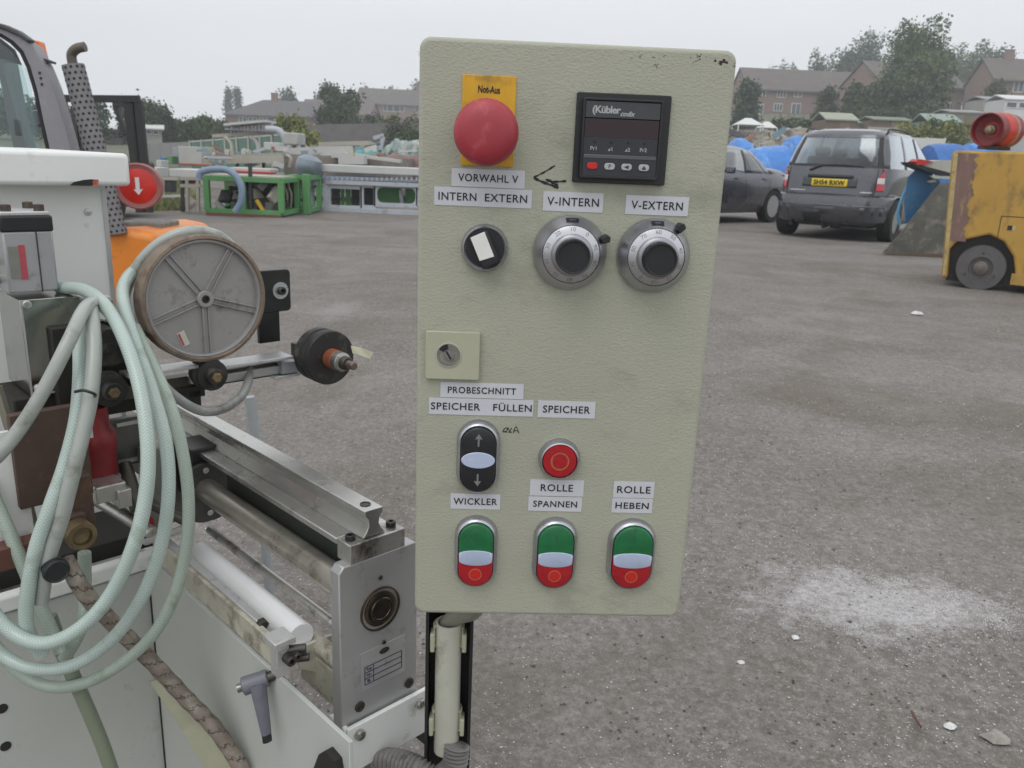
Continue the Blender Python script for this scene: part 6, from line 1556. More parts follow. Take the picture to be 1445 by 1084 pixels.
# green frame
r, y = rootat('green_machine_frame', 'green steel machine frame with a blue-grey hose arched over it', 'machine frame', 330, 304)
a, b_, zt, zb_ = framebox(r, y, 291, 396, 251, 297, .9, .075, grn, (342,))
box('skid', ((a.x + b_.x) / 2, y - .03, zb_ - .07), (b_.x - a.x, .12, .09), mauve, r)
rs = random.Random(4)
for i in range(26):
    x = lerp(a.x + .1, b_.x - .1, rs.random()); z = lerp(zb_ + .05, zt - .06, rs.random() ** 1.4); yy_ = y + rs.uniform(.1, .8)
    MB().box((0, 0, 0), (rs.uniform(.05, .25), rs.uniform(.05, .2), rs.uniform(.04, .16)), T(x, yy_, z) @ RZ(rs.uniform(0, 90)) @ RY(rs.uniform(-50, 50))).make('machine_part', rs.choice([dgrey, beige, mauve, scol[1], scol[2], dgrey, brownp]), r)
box('back_panel', ((a.x + b_.x) / 2, y + .95, (zb_ + zt) / 2), (b_.x - a.x, .02, zt - zb_), dgrey, r)
box('top_plate', ((a.x + b_.x) / 2, y + .45, zt + .045), (b_.x - a.x - .05, .8, .02), beige, r)
# right bay of the green frame
r2, y2 = rootat('green_machine_frame', 'second green steel frame with pale pipes inside, next to the grey frame', 'machine frame', 415, 301)
a2, b2_, zt2, zb2 = framebox(r2, y2, 404, 433, 250, 296, .8, .075, grn, ())
MB().box((b2_.x, y2 - .05, (zt2 + zb2) / 2), (.11, .12, zt2 - zb2 + .12)).make('green_post', grn, r2, bevel=.01)
for k, (pz, mt_) in enumerate(((262, offw), (268, offw), (275, beige), (283, dgrey))): MB().bar(at(403, pz, y2 + .3), at(430, pz - 1, y2 + .3), .05).make('pipe', mt_, r2)
box('brown_motor', at(415, 256, y2 + .2), (.30, .3, .10), mauve, r2)
for px in (404, 410): tube('bent_pipe', [at(px, 250, y2 - .05), at(px - 3, 262, y2 - .1), at(px + 1, 275, y2 - .1), at(px, 296, y2 - .05)], .022, beige, r2, seg=8)
# blue-grey hose arch
o = tube('suction_hose', [at(281, 252, y - .25), at(284, 243, y - .25), at(300, 239, y - .25), at(320, 240, y - .25), at(333, 249, y - .28), at(341, 266, y - .3), at(340, 285, y - .3), at(332, 299, y - .3)], .050, mat('blue_grey_suction_hose', (.20, .27, .36), .5, var=.1, vs=6), None, seg=14)
tag(o, 'thick blue-grey suction hose arching over the green machine frame', 'hose')
# dark post and yellow pallet truck
r, y3 = rootat('pallet_truck', 'yellow pallet truck with a black handle parked before the green frame', 'pallet truck', 362, 305)
MB().bar(at(354, 303, y3), at(353, 232, y3), .055, .05).make('handle_post', dgrey, r, bevel=.006)
MB().bar(at(345, 233, y3), at(362, 232, y3), .03, .03).make('handle_grip', dgrey, r)
yel = mat('pallet_truck_yellow', (.62, .36, .02), .45, var=.08, vs=5)
for dy in (0, .35):
    MB().bar(at(362, 282, y3 + dy), at(375, 303, y3 + dy), .08, .05).make('side_arm', yel, r, bevel=.01)
    MB().bar(at(370, 303, y3 + dy), at(392, 300, y3 + dy), .09, .06).make('fork', yel, r, bevel=.01)
lathe('wheel', [(.06, -.03), (.07, -.02), (.07, .02), (.06, .03)], dgrey, r, frame(at(359, 300, y3), (1, 0, 0), (0, 0, 1)), 18)
box('pump_body', at(360, 294, y3 + .1), (.14, .16, .20), dgrey, r, bevel=.01)
# light grey frame on the right of the left view
r, y4 = rootat('grey_machine_frame', 'long light grey machine frame with rounded windows and green panels behind', 'machine frame', 520, 300)
z0 = at(520, 297, y4).z; z1 = at(520, 262, y4).z; xl = at(461, 290, y4).x; xr_ = at(640, 290, y4).x
def rr_px(a, b_, c, d, rad): 
    p, q = at(a, c, y4), at(b_, d, y4); return [(x, z) for x, z in rrect(q.x - p.x, p.z - q.z, rad, 4, (p.x + q.x) / 2, (p.z + q.z) / 2)]
FQ = frame((0, y4, 0), (1, 0, 0), (0, 0, 1))
cuts = [(466, 508, 266, 291, .01), (513, 527, 265, 290, .01), (532, 586, 264, 288, .09), (592, 640, 263, 287, .09)]
prev = None
for (a, b_, c, d, rad) in cuts:
    inner = rr_px(a, b_, c, d, rad); p, q = at(a - 5, c - 5, y4), at(b_ + 3, d + 6, y4)
    n_ = len(inner); w_, h_ = q.x - p.x, p.z - q.z; outer = rrect(w_, h_, .004, 4, (p.x + q.x) / 2, (p.z + q.z) / 2)
    MB().ringprism(outer, inner, -.06, .0).make('window_frame', lgrey, r, FQ, bevel=.005)
box('bottom_rail', ((xl + xr_) / 2, y4 + .0, z0 - .01), (xr_ - xl, .10, .09), lgrey, r, bevel=.006)
box('top_rail', ((xl + xr_) / 2, y4 + .0, at(520, 259, y4).z), (xr_ - xl, .12, .07), lgrey, r, bevel=.006)
box('skid_rail', ((xl + xr_) / 2, y4 + .02, z0 - .065), (xr_ - xl, .08, .03), grn, r)
for a, b_, mt_ in ((468, 480, dgrey), (481, 486, grn), (488, 495, grn), (496, 530, dgrey), (530, 566, grn), (572, 620, grn)):
    p, q = at(a, 263, y4 + .5), at(b_, 291, y4 + .5); box('rear_panel', ((p.x + q.x) / 2, y4 + .5, (p.z + q.z) / 2), (q.x - p.x, .04, p.z - q.z), mt_, r)
MB().bar(at(568, 290, y4 + .3), at(565, 268, y4 + .3), .06).make('strut', lgrey, r)
for px in (441, 461): MB().bar(at(px, 300, y4 - .0), at(px - 2, 263, y4 - .0), .09, .09).make('end_post', lgrey, r, bevel=.006)
for py in (263, 297): MB().bar(at(439, py, y4 + .01), at(463, py - 1, y4 + .01), .07, .07).make('end_bar', lgrey, r)
box('top_rack', ((at(455, 254, y4).x + xr_) / 2, y4 + .25, at(520, 252.5, y4).z), (xr_ - at(455, 254, y4).x, .6, .05), mat('blue_grey_rack', (.24, .28, .36), .6, var=.1, vs=3), r)
for k in range(24):
    px = 462 + k * 7; MB().bar(at(px, 250.5, y4 - .06), at(px, 255, y4 - .06), .025).make('rack_tooth', mat('rack_tooth', (.30, .33, .38), .5, var=0) if k == 0 else leaf_cache.setdefault('tooth', lgrey), r)
# pale long box on top
p, q = at(452, 232, y4 + .05), at(640, 250, y4 + .05)
o = MB().box(((p.x + q.x) / 2, y4 + .45, (p.z + q.z) / 2), (q.x - p.x, .8, p.z - q.z)).make('long_trough', offw, None, bevel=.01); tag(o, 'long off-white trough lying on top of the light grey frame', 'trough')
# blue-grey hopper vessel
o = lathe('hopper_vessel', [(.10, -.30), (.14, -.28), (.17, -.08), (.22, .0), (.22, .10), (.20, .18), (.10, .24), (.0001, .25)], mat('blue_grey_vessel', (.23, .27, .31), .35, .5, var=.12, vs=4), None, T(at(435, 240, y4 - .1)) @ RY(12), 28); tag(o, 'blue-grey rounded metal vessel at the left end of the long trough', 'vessel')
o = MB().box((0, 0, 0), (.25, .3, .34), T(at(443, 248, y4)) ).make('vessel_box', mat('grey_vessel_box', (.27, .28, .29), .5, .3, var=.1, vs=4), None, bevel=.02); tag(o, 'grey metal box under the rounded vessel', 'box')
# white planks, polystyrene and pipes piled behind the trough
for i, (a, b_, yy_, th, mt_, lab) in enumerate((((452, 204), (523, 202), 20, .10, beige, 'long pale timber beam lying on the stack, uppermost'), ((455, 222), (488, 214), 18, .12, offw, 'white beam leaning at the left of the stack'), ((470, 219), (518, 221), 17.5, .10, offw, 'short white beam in the middle of the stack'), ((485, 217), (566, 228), 17, .06, offw, 'long thin white beam sloping down to the right'), ((430, 213), (500, 210), 20, .16, offw, 'white slab on the left of the stack'), ((480, 226), (516, 226), 16.5, .16, offw, 'white polystyrene block on the trough'), ((405, 216), (452, 212), 21, .2, offw, 'white block behind the vessel'), ((440, 207), (470, 211), 21, .06, beige, 'thin beige batten over the stack'))):
    o = MB().bar(at(*a, yy_), at(*b_, yy_), .35, th).make('beam', mt_, None); tag(o, lab, 'beam')
    zb_ = at(*b_, yy_)
o = MB().box(at(500, 236, 18.5) + Vector((0, 0, -.15)), (2.6, 1.8, .75)).make('timber_stack', mat('stack_base', (.22, .20, .18), .8, var=.3, vs=2), None); tag(o, 'brownish stack of boards behind the long white trough', 'stack')
teal = mat('teal_sheet', (.10, .33, .32), .5, var=.12, vs=2)
mound('teal_sheet_heap', [(500, 214), (512, 206), (522, 203), (534, 202), (540, 212)], 22, 1.2, teal, 'teal plastic sheet draped over the scrap behind the trough', 'sheet', 0, .06, 12)
mound('net_heap', [(545, 212), (552, 200), (562, 197), (575, 200), (588, 196), (604, 198), (610, 215)], 23, 1.6, mat('grey_green_netting', (.24, .31, .28), .8, var=.5, vs=3, dirt=((.45, .47, .45), .4, 4)), 'heap of grey green netting and tubes beside the control box', 'net heap', 0, .12, 13)
for i, (a, b_, mt_, lab) in enumerate((((536, 214), (541, 193), lgrey, 'upright pale blue steel post in the left scrap'), ((527, 195), (541, 191), lgrey, 'short pale arm at the head of the upright post'), ((568, 213), (575, 201), offw, 'white stick leaning in the netting heap'), ((583, 214), (588, 203), offw, 'white stick at the edge of the control box'))):
    o = MB().bar(at(*a, 21), at(*b_, 21), .09, .09).make('post', mt_, None); tag(o, lab, 'post')
o = mound('red_soil_heap', [(540, 221), (552, 217), (575, 220), (600, 217), (612, 226)], 19, 1.2, mat('reddish_scrap', (.20, .13, .115), .85, var=.3, vs=4), 'low reddish brown heap below the netting', 'heap', 0, .06, 14)

# conveyor structure with bent legs and pale roof
r, y5 = rootat('roofed_conveyor', 'tall light conveyor on curved legs with a thin white roof', 'conveyor', 350, 216, 26)
MB().bar(at(325, 177, 26), at(382, 172, 26), 1.2, .07).make('white_roof', offw, r)
p, q = at(322, 178, 26), at(388, 190, 26)
MB().box(((p.x + q.x) / 2, 26.2, (p.z + q.z) / 2), (q.x - p.x, 1.0, .04)).make('deck', lgrey, r)
for i in range(12):
    MB().bar(at(326 + i * 5.2, 190 - i * .2, 26), at(327 + i * 5.2, 178 - i * .35, 26), .05).make('upright', lgrey if i % 3 else offw, r)
MB().bar(at(300, 192, 26), at(400, 187, 26), .10, .10).make('long_rail', beige, r)
for x0 in (317, 354):
    tube('curved_leg', [at(x0, 194, 25.8), at(x0 + 6, 198, 25.8), at(x0 + 10, 206, 25.8), at(x0 + 10, 218, 25.8)], .055, mat('cream_leg', (.50, .49, .40), .5, var=.08, vs=4) if x0 == 317 else offw, r, seg=8)
tube('big_curved_leg', [at(375, 182, 25.5), at(392, 184, 25.5), at(401, 194, 25.5), at(405, 210, 25.5), at(410, 222, 25.5)], .10, lgrey, r, seg=10)
for a, b_ in (((383, 180), (386, 196)), ((396, 180), (412, 210)), ((412, 186), (434, 208))): MB().bar(at(*a, 26.5), at(*b_, 26.5), .05).make('stay', beige, r)
p, q = at(378, 201, 24), at(400, 213, 24); box('white_cabinet', ((p.x + q.x) / 2, 24, (p.z + q.z) / 2), (q.x - p.x, .8, p.z - q.z), offw, r, bevel=.02)
box('red_mark', (at(391, 209, 24).x, 23.59, at(391, 209, 24).z), (.08, .02, .06), redlab, r)
# second pale box machine
r, _ = rootat('boxed_machine', 'pale box-shaped machine head on grey legs beside the yellow green bush', 'machine', 412, 215, 22)
p, q = at(400, 187, 22), at(422, 205, 22); box('head_box', ((p.x + q.x) / 2, 22.3, (p.z + q.z) / 2), (q.x - p.x, .8, p.z - q.z), mat('pale_grey_box', (.42, .42, .40), .6, var=.12, vs=3), r, bevel=.03)
for px in (401, 421): MB().bar(at(px, 205, 22), at(px + 3, 222, 22), .09).make('leg', lgrey, r)
# long bench / conveyor, grey-beige, middle
r, _ = rootat('flat_conveyor', 'long flat grey-beige conveyor bed standing behind the green frame', 'conveyor', 360, 235, 17)
MB().bar(at(318, 223, 17), at(403, 219, 17), .6, .10).make('bed', mat('grey_beige_bed', (.33, .32, .28), .6, var=.1, vs=3), r)
MB().bar(at(320, 226, 16.7), at(400, 224, 16.7), .05, .14).make('side_rail', beige, r)
for px in (335, 352, 372, 392): MB().bar(at(px, 225, 17), at(px, 242, 17), .05).make('leg', dgrey, r)
tube('end_curve', [at(403, 219, 17), at(410, 224, 17), at(408, 236, 17)], .04, beige, r, seg=8)
# things in the row behind
def slab(name, lab, cat, a, b_, y, depth, mt, base=None, **kw):
    p, q = at(a[0], a[1], y), at(b_[0], b_[1], y); o = MB().box(((p.x + q.x) / 2, y + depth / 2, (p.z + q.z) / 2), (abs(q.x - p.x), depth, abs(p.z - q.z))).make(name, mt, None, bevel=.01, **kw); return tag(o, lab, cat)
slab('grey_cabinet', 'large off-white cabinet standing behind the white box, left of the conveyor', 'cabinet', (251, 206), (285, 232), 20, .9, mat('aged_white_cabinet', (.44, .44, .41), .6, var=.1, vs=2))
slab('grey_cabinet', 'narrow grey cabinet side left of the off-white cabinet', 'cabinet', (243, 208), (252, 236), 21, .8, mat('blue_grey_cabinet', (.30, .32, .36), .6, var=.1, vs=2))
slab('white_box', 'low white box on the left end of the green frame', 'box', (238, 238), (279, 251), 13.4, .7, offw)
slab('white_trough', 'long white trough with a red stripe behind the blue-grey hose', 'trough', (322, 236), (382, 243), 14.6, .5, offw)
slab('red_beam', 'red steel beam lying under the white trough', 'beam', (330, 241), (383, 246), 14.3, .3, mat('red_beam_paint', (.42, .035, .025), .5, var=.1, vs=4))
slab('red_tray', 'rusty orange tray behind the white box', 'tray', (252, 230), (300, 235), 17, .6, mat('rust_orange', (.33, .12, .07), .7, var=.25, vs=4))
slab('beige_tray', 'beige bench top behind the rusty tray', 'bench', (285, 222), (330, 226), 19, .6, beige)
slab('blue_crate', 'small blue crate in the far left scrap', 'crate', (226, 222), (234, 231), 20, .4, mat('blue_crate', (.05, .17, .38), .5, var=.1, vs=4))
slab('pale_crate', 'small pale crate next to the blue crate', 'crate', (220, 226), (228, 236), 19, .4, offw)
slab('green_bin', 'small green bin behind the left weeds', 'bin', (234, 220), (243, 232), 20, .4, mat('green_bin', (.13, .25, .12), .6, var=.2, vs=4))
slab('white_fridge', 'white block machine at the left behind the red round cap', 'machine', (206, 236), (222, 250), 15, .5, offw)
for i in range(9):
    px = 296 + i * 8; o = MB().bar(at(px, 226, 21), at(px + (i % 2) * 1.5, 211 + (i % 3) * 2, 21), .10, .10).make('standing_tube', [offw, beige, scol[3]][i % 3], None); tag(o, ['off-white tube standing upright before the green netting wall', 'beige tube standing upright before the green netting wall', 'dark blue-green tube standing upright before the green netting wall'][i % 3], 'tube', 'upright tubes before the netting wall')
# left steel stand beside the green frame
r, y6 = rootat('steel_stand', 'rusty grey steel stand with a crumpled yellow bag, left of the green frame', 'stand', 270, 300)
for px in (258, 265, 280): MB().bar(at(px, 299, y6), at(px - 1, 250, y6), .045, .045).make('leg', [dgrey, beige, lgrey][int(px) % 3], r)
for py in (252, 262): MB().bar(at(255, py, y6), at(284, py, y6), .05).make('rail', beige, r)
box('brown_plate', at(269, 258, y6 + .05), (.28, .05, .09), mauve, r)
MB().bar(at(262, 298, y6 + .1), at(279, 285, y6 + .1), .04).make('brace', beige, r)
mk('yellow_bag', [tuple(at(px, py, y6 + .1 + (k % 2) * .06)) for k, (px, py) in enumerate(((262, 268), (272, 266), (279, 274), (277, 283), (268, 276)))], [(0, 1, 4), (1, 2, 4), (2, 3, 4)], mat('pale_yellow_bag', (.50, .50, .28), .7, var=.2, vs=8), r, solid=.01)
r, y7 = rootat('steel_stand', 'thin weathered stand behind the weeds, next to the red round cap', 'stand', 230, 272, 15)
for px in (226, 231): MB().bar(at(px, 276, 15), at(px, 252, 15), .04).make('leg', beige, r)
MB().bar(at(215, 252, 15), at(252, 252, 15), .06).make('rail', beige, r)
MB().bar(at(222, 278, 15), at(262, 276, 15), .05).make('foot_rail', offw, r)
box('dark_motor', at(238, 262, 15.1), (.22, .2, .22), dgrey, r, bevel=.02)
# scrap pieces
rs = random.Random(9)
for i in range(70):
    yy_ = rs.uniform(15, 25); px = rs.uniform(285, 590); py = rs.uniform(206, 236) if px < 430 else rs.uniform(206, 224)
    p = at(px, py, yy_)
    if p.z < .05: p.z = .1
    d = Vector((rs.uniform(-1, 1), rs.uniform(-.3, .3), rs.uniform(-.25, .25))) * rs.uniform(.06, .22)
    k = rs.randrange(8); sm_c = ['reddish brown', 'off-white', 'blackish', 'slate blue', 'sandy', 'white', 'light grey', 'beige'][k]
    o = MB().bar(p - d, p + d, rs.uniform(.03, .09), rs.uniform(.03, .10)).make('scrap_piece', (scol + [offw, lgrey, beige])[k])
    where = 'behind the green frame' if px < 400 else 'behind the rounded vessel' if px < 460 else 'behind the long white trough' if px < 530 else 'next to the netting heap'
    tag(o, '%s %s bit of scrap %s' % (sm_c, 'longer' if d.length > .16 else 'short', where), 'scrap', 'scrap in the rows left of the control box')
# walls at the back of the yard
A_, B_ = at(196, 203, 38), at(300, 199, 38); r = root('grey_panel_wall', 'plain grey panel wall behind the left scrap yard', 'wall', ((A_.x + B_.x) / 2, 38, 0))
wg1 = mat('mid_grey_wall', (.27, .27, .27), .8, var=.06, vs=1); gnet = mat('green_netting', (.13, .22, .18), .85, var=.2, vs=3)
for i in range(7):
    a, b_ = A_.lerp(B_, i / 7), A_.lerp(B_, (i + .98) / 7); mk('panel', [(a.x, 38, -.1), (b_.x, 38, -.1), (b_.x, 38, b_.z), (a.x, 38, a.z)], [(0, 1, 2, 3)], wg1, r, solid=.06)
A_, B_ = at(268, 200, 33), at(400, 190, 33); r = root('netting_fence', 'sagging green netting fence behind the curved conveyor legs', 'fence', ((A_.x + B_.x) / 2, 33, 0))
for i in range(8):
    a, b_ = A_.lerp(B_, i / 8), A_.lerp(B_, (i + .99) / 8); mk('net_panel', [(a.x, 33, 0), (b_.x, 33, 0), (b_.x, 33, b_.z), (lerp(a.x, b_.x, .5), 33, lerp(a.z, b_.z, .5) - .03), (a.x, 33, a.z)], [(0, 1, 2, 3, 4)], gnet, r, solid=.03)
    MB().bar((a.x, 32.95, 0), (a.x, 32.95, a.z + .05), .06).make('fence_post', beige, r)
MB().bar(A_, B_, .05).make('top_rail', offw, r)
# pale building behind the mast
house('small pale building with red trim seen right of the black mast', 204, 225, 58, 183, 179, 22, 2.5, [(.3, 186, .4, .4, 0), (.7, 186, .4, .4, 0)], wallm=concrete, roofm=whit, cat='building', name='small_building')
house('low white farm building seen through the black mast on its left', 130, 172, 60, 184, 177, 0, 5, [(.3, 187, .6, .5, 0), (.7, 187, .6, .5, 0)], wallm=concrete, roofm=whit, cat='building', name='small_building')
tree(120, None, 58, 140, 70, L_blue, 'hazy tree seen through the frame of the black mast', seed=50, n=3000, size=.13, form='bush')
tree(20, None, 60, 130, 90, L_blue, 'grey green tree seen through the cab window', seed=51, n=3000, size=.13, form='bush')
# weeds
def weeds(name, px0, px1, py0, py1, n, mt, hgt, seed, label):
    r = np.random.default_rng(seed); P = []
    for _ in range(n):
        g_ = ground(r.uniform(px0, px1), r.uniform(py0, py1)); P.append((g_.x, g_.y, 0))
    P = np.array(P); h = hgt * r.uniform(.3, 1.2, n); a = r.uniform(0, PI, n); w = h * .12 + .008
    lean = r.normal(0, .35, (n, 2)) * h[:, None]
    V = np.zeros((n, 3, 3)); V[:, 0] = P + np.stack([np.cos(a) * w, np.sin(a) * w, 0 * a], 1); V[:, 1] = P - np.stack([np.cos(a) * w, np.sin(a) * w, 0 * a], 1)
    V[:, 2] = P + np.stack([lean[:, 0], lean[:, 1], h], 1)
    return tag(mk(name, V.reshape(-1, 3), np.arange(3 * n).reshape(-1, 3), mt), label, None, None, 'stuff')
grassl = mat('weed_green', (.17, .19, .07), .8, var=.35, vs=2, dirt=((.28, .26, .15), .5, 3))
weeds('weeds', 196, 262, 258, 297, 9000, grassl, .10, 3, None)
weeds('weeds', 205, 262, 240, 260, 5000, grassl, .22, 4, None)
weeds('weeds', 560, 592, 214, 240, 1500, grassl, .25, 5, None)

# ------------------------------------------------------------------ vehicle with a grey cab, left edge
yV = 5.0
ora = mat('orange_bodywork', (.72, .22, .02), .4, var=.06, vs=3, dirt=((.45, .16, .04), .2, 6))
cabg = mat('grey_cab_paint', (.26, .255, .275), .5, var=.06, vs=3, dirt=((.38, .38, .38), .2, 12))
rub_s = mat('black_window_seal', (.012, .012, .014), .6, var=0)
vr = root('cabbed_machine', 'orange machine with a grey glazed cab and a tall perforated exhaust behind the white cabinet', 'machine', (at(100, 420, yV).x, yV, 0))
def strip_poly(name, outer, inner, y, th, mt, par=vr, bev=.006):
    n = len(outer); P = [at(*p, y) for p in outer] + [at(*p, y) for p in inner]
    vs = [tuple(p) for p in P] + [(p.x, p.y + th, p.z) for p in P]; N2 = 2 * n
    fs = []
    for i in range(n - 1): fs += [(i, i + 1, n + i + 1, n + i), (N2 + i, N2 + n + i, N2 + n + i + 1, N2 + i + 1), (i, N2 + i, N2 + i + 1, i + 1), (n + i, n + i + 1, N2 + n + i + 1, N2 + n + i)]
    fs += [(0, n, N2 + n, N2), (n - 1, N2 + n - 1, N2 + N2 - 1, N2 - 1 + n) if False else (n - 1, N2 + n - 1, N2 + 2 * n - 1, 2 * n - 1)]
    return mk(name, vs, fs, mt, par, bevel=bev)
out_ = [(-60, 22), (-20, 33), (6, 42), (30, 52), (48, 66), (62, 92), (74, 120), (88, 165), (100, 208), (118, 280), (130, 330)]
inn_ = [(-60, 36), (-20, 44), (2, 48), (18, 58), (32, 72), (42, 94), (52, 128), (60, 168), (70, 212), (84, 280), (94, 330)]
strip_poly('cab_pillar', out_, inn_, yV, .10, cabg)
o2 = [(x - .0, y_) for x, y_ in inn_]; i2 = [(x - 5, y_ + 3) for x, y_ in inn_]
strip_poly('window_seal', o2, i2, yV + .012, .05, rub_s)
strip_poly('roof_gutter', [(-60, 16), (-20, 28), (4, 34), (24, 43), (42, 56)], [(-60, 22), (-20, 33), (4, 41), (22, 49), (40, 60)], yV - .02, .06, mat('dark_gutter', (.06, .06, .065), .5, var=.1, vs=8))
# far-side pillar and glass
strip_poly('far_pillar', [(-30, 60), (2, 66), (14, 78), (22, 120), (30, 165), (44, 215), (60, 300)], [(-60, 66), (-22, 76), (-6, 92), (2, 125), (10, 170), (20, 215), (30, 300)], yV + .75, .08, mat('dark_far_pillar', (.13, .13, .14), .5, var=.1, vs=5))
glass2 = bpy.data.materials.new('cab_glass'); glass2.use_nodes = True
n_ = glass2.node_tree.nodes; l_ = glass2.node_tree.links; n_.remove(n_['Principled BSDF'])
tr_ = n_.new('ShaderNodeBsdfTransparent'); tr_.inputs[0].default_value = (.74, .84, .83, 1); gl_ = n_.new('ShaderNodeBsdfGlossy'); gl_.inputs['Roughness'].default_value = .05; gl_.inputs[0].default_value = (.8, .9, .9, 1)
lw_ = n_.new('ShaderNodeLayerWeight'); lw_.inputs[0].default_value = .25; mx_ = n_.new('ShaderNodeMixShader'); l_.new(lw_.outputs['Facing'], mx_.inputs[0]); l_.new(tr_.outputs[0], mx_.inputs[1]); l_.new(gl_.outputs[0], mx_.inputs[2]); l_.new(mx_.outputs[0], n_['Material Output'].inputs[0])
gp = [(-60, 50), (-20, 55), (0, 60), (16, 72), (30, 92), (40, 128), (48, 168), (58, 212), (72, 290), (-60, 290)]
mk('side_glass', [tuple(at(*p, yV + .03)) for p in gp], [tuple(range(len(gp)))], glass2, vr)
gp2 = [(4, 95), (12, 70), (40, 100), (50, 160), (62, 215), (40, 215), (22, 160)]
mk('rear_glass', [tuple(at(*p, yV + .5)) for p in gp2], [tuple(range(len(gp2)))], glass2, vr)
for p in ((56, 103), (57.5, 110.5), (59, 119)): lathe('pillar_bolt', [(.008, 0), (.007, .004), (.0001, .005)], blackr, vr, axisframe(at(*p, yV - .001), (0, -1, 0)), 10)
MB().bar(at(24, 168, yV + .6), at(27, 192, yV + .6), .05, .03).make('grab_handle', blackr, vr, bevel=.01)
lathe('mirror', [(.05, -.02), (.06, 0), (.05, .02)], mat('mirror_grey', (.08, .09, .10), .4, var=.1, vs=5), vr, axisframe(at(52, 167, yV + 1.2), (0, -1, 0)), 20)
mk('roof_lining', [tuple(at(*q, yV + .30)) for q in ((-60, 40), (0, 54), (20, 70), (30, 92), (10, 84), (-60, 76))], [(0, 1, 2, 3, 4, 5)], mat('dark_roof_lining', (.06, .06, .062), .8, var=.2, vs=8), vr, solid=.02)
# beacon
bc_ = at(60, 78, yV + .15)
MB().prism([(-.055, -.045), (.045, -.055), (.030, .044), (-.045, .056)], 0, .07).make('beacon', mat('orange_beacon_lens', (.80, .17, .012), .25, var=.05, vs=10, coat=.5), vr, frame(at(58, 71, yV + .2), (1, 0, 0), (0, 0, 1)), bevel=.008)
MB().bar(at(63, 84, yV + .06), at(76, 89, yV + .06), .05, .012).make('beacon_bracket', dgrey, vr)
# perforated exhaust
x0_, x1_ = at(165, 330, yV - .05), at(103, 92, yV - .05)
per = bpy.data.materials.new('perforated_sleeve'); per.use_nodes = True
pm = mat('sleeve_metal', (.23, .22, .225), .5, .5, var=.12, vs=10)
axv = (x1_ - x0_); Lx = axv.length; XA = axisframe(x0_, axv); re_ = 13.5 * px_m(yV)
ex = MB().lathe([(re_, 0), (re_, Lx)], XA, 40).make('exhaust_sleeve', pm, vr, smooth=60, solid=.004)
lathe('exhaust_core', [(re_ * .80, .0), (re_ * .80, Lx - .01), (re_ * .4, Lx - .005)], dgrey, ex, XA, 24)
hm = MB(); nr = 30
for i in range(nr):
    for k in range(12):
        a = 2 * PI * (k + .5 * (i % 2)) / 12; z = Lx * (i + .5) / nr
        c = Vector((re_ * math.cos(a), re_ * math.sin(a), z)); nrm = Vector((math.cos(a), math.sin(a), 0))
        F_ = XA @ axisframe(c + nrm * .0025, nrm); hm.add([(.0085 * math.cos(2 * PI * j / 8), .0085 * math.sin(2 * PI * j / 8), 0) for j in range(8)], [tuple(range(8))], F_)
o = hm.make('sleeve_holes', blackm, ex); o['kind'] = 'stuff'
tube('exhaust_tip', [at(104, 96, yV - .05), at(101, 78, yV - .05), at(108, 69, yV - .05), at(120, 66, yV - .05)], .027, mat('brown_exhaust_pipe', (.14, .12, .10), .5, .6, var=.25, vs=20), vr, seg=14)
# orange bonnet
bp_ = [(120, 330), (150, 324), (186, 322), (224, 329), (229, 340), (228, 372), (212, 400), (196, 430), (190, 480), (60, 480), (60, 330)]
P_ = [at(*p, yV - .0) for p in bp_]
PO = [(p.x, p.z) for p in P_]
MB().prism(PO, -.9, 0).make('orange_bonnet', ora, vr, frame((0, yV - .05, 0), (1, 0, 0), (0, 0, 1)), bevel=.05, seg=4)
box('bonnet_back', (at(220, 333, yV + .3).x + .12, yV + .30, at(220, 335, yV + .3).z - .02), (.30, .2, .08), blackr, vr)
box('grey_clutter', (at(205, 312, yV + .3).x, yV + .35, at(205, 318, yV + .3).z), (.28, .3, .05), mat('grey_clutter', (.20, .19, .17), .7, var=.4, vs=20), vr, bevel=.01)
# red round cap with arrow
rc0 = at(195, 263, yV + .2); rcap = root('round_red_cap', 'round red cap with a white arrow pointing down, beside the white cabinet', 'cap', rc0 - Vector((0, 0, .15)))
RA = axisframe(rc0, Vector((.30, -1, .0))); rr0 = 28 * px_m(yV + .2)
lathe('cap_disc', [(rr0 * .95, -.10), (rr0 * .97, -.004), (rr0 * .93, .0), (rr0 * .6, .016), (rr0 * .3, .022), (.0001, .024)], mat('signal_red', (.60, .02, .012), .38, var=.08, vs=8, dirt=((.40, .03, .02), .2, 12)), rcap, RA, 56)
lathe('cap_rim', [(rr0 * .97, -.10), (rr0 * 1.10, -.09), (rr0 * 1.12, .002), (rr0 * 1.05, .012), (rr0 * .95, .004)], mat('dusty_pink_rim', (.33, .13, .12), .55, var=.15, vs=12), rcap, RA, 56)
arv = [(-.012, .055), (.012, .055), (.012, -.020), (.030, -.014), (.004, -.052), (-.026, -.018), (-.012, -.020)]
MB().prism(arv, .026, .028).make('arrow_print', winw, rcap, frame(rc0, RA.col[0].xyz * -1 if RA.col[0].x < 0 else RA.col[0].xyz, (0, 0, 1), RA.col[2].xyz))
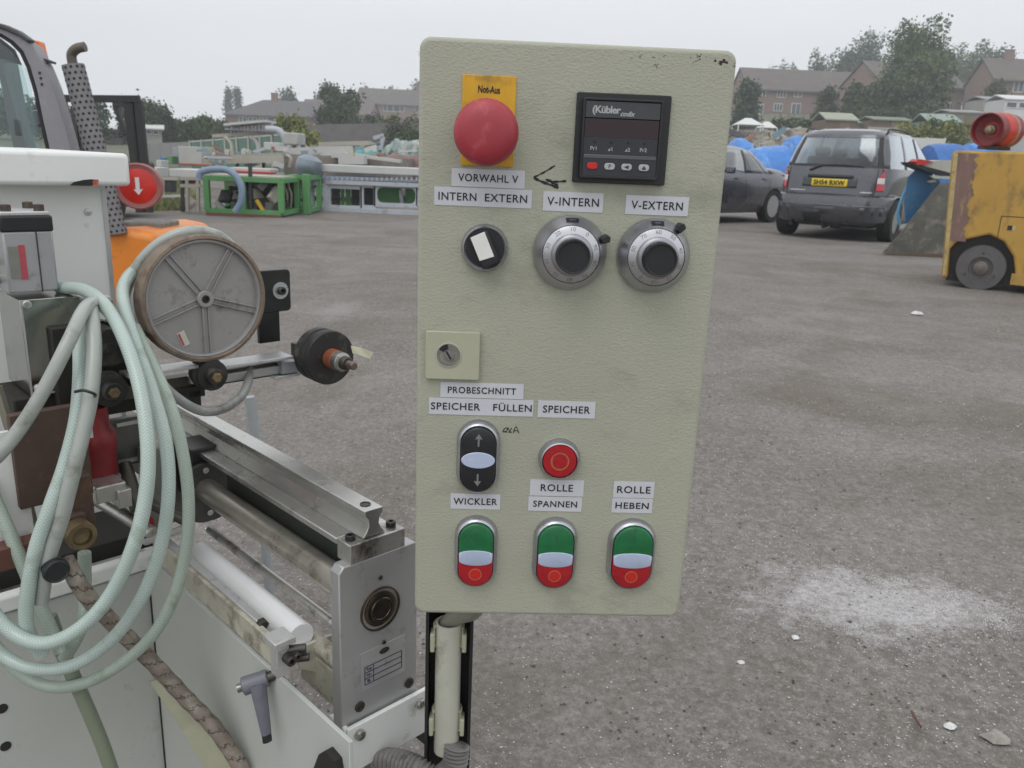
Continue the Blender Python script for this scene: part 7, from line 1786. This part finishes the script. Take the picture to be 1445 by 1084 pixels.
# second forklift: black mast
yM = 10.0; mr_ = root('forklift_mast', 'black forklift mast with twin uprights and overhead bar behind the exhaust', 'forklift', (at(192, 260, yM).x, yM, 0))
for (xt, xb) in ((180, 190), (186, 196), (195, 203)):
    MB().bar(at(xt, 142, yM + (.0 if xt != 186 else .08)), at(xb + 8, 300, yM + (.0 if xt != 186 else .08)), .055, .09).make('mast_upright', blackr, mr_, bevel=.004)
MB().bar(at(84, 139, yM), at(197, 140, yM), .07, .08).make('overhead_bar', blackr, mr_, bevel=.004)
MB().bar(at(160, 147, yM + .3), at(176, 149, yM + .3), .06, .05).make('mast_bracket', dgrey, mr_)
MB().bar(at(163, 150, yM + .3), at(178, 190, yM + .3), .05, .05).make('side_stay', dgrey, mr_)
MB().bar(at(90, 142, yM + .1), at(118, 300, yM + .1), .05, .06).make('mast_upright', blackr, mr_)
for px in (104, 112): MB().bar(at(px, 150, yM + .6), at(px + 14, 280, yM + .6), .06, .05).make('guard_post', dgrey, mr_)
MB().box((at(110, 240, yM + .8).x, yM + 1.4, .45), (.8, 1.6, .6)).make('truck_body', dgrey, mr_, bevel=.04)
for dx in (-.5, .5): lathe('wheel', [(.20, -.1), (.24, -.08), (.24, .08), (.20, .1)], tyre_m, mr_, frame((at(110, 240, yM + .8).x + dx * .7, yM + .9, .24), (0, 1, 0), (0, 0, 1)), 24)
# leg standing on the tarmac under the cross bar
lg = at(366, 632, 1.75)
o = MB().tube([at(352, 560, 1.50), at(358, 600, 1.50), at(365, 650, 1.50), at(372, 740, 1.50), Vector((at(372, 740, 1.50).x + .01, 1.5, 0))], .0105, 10, cr=2).make('support_leg', mat('pale_grey_leg', (.34, .36, .37), .5, var=.1, vs=20), None, smooth=50); tag(o, 'thin pale grey support leg standing on the tarmac behind the rail', 'leg')
# ------------------------------------------------------------------ haze
hz = mk('haze', [(-170, -12, -1.2), (170, -12, -1.2), (170, 225, -1.2), (-170, 225, -1.2), (-170, -12, 32), (170, -12, 32), (170, 225, 32), (-170, 225, 32)], [(0, 3, 2, 1), (4, 5, 6, 7), (0, 1, 5, 4), (1, 2, 6, 5), (2, 3, 7, 6), (3, 0, 4, 7)], mat('x', (1, 1, 1), var=0), None)
hm_ = bpy.data.materials.new('haze_air'); hm_.use_nodes = True; n_ = hm_.node_tree.nodes; n_.remove(n_['Principled BSDF'])
pv = n_.new('ShaderNodeVolumePrincipled'); pv.inputs['Color'].default_value = (.93, .96, 1, 1); pv.inputs['Density'].default_value = .0020; hm_.node_tree.links.new(pv.outputs[0], n_['Material Output'].inputs['Volume'])
hz.data.materials.clear(); hz.data.materials.append(hm_); tag(hz, kind='stuff')
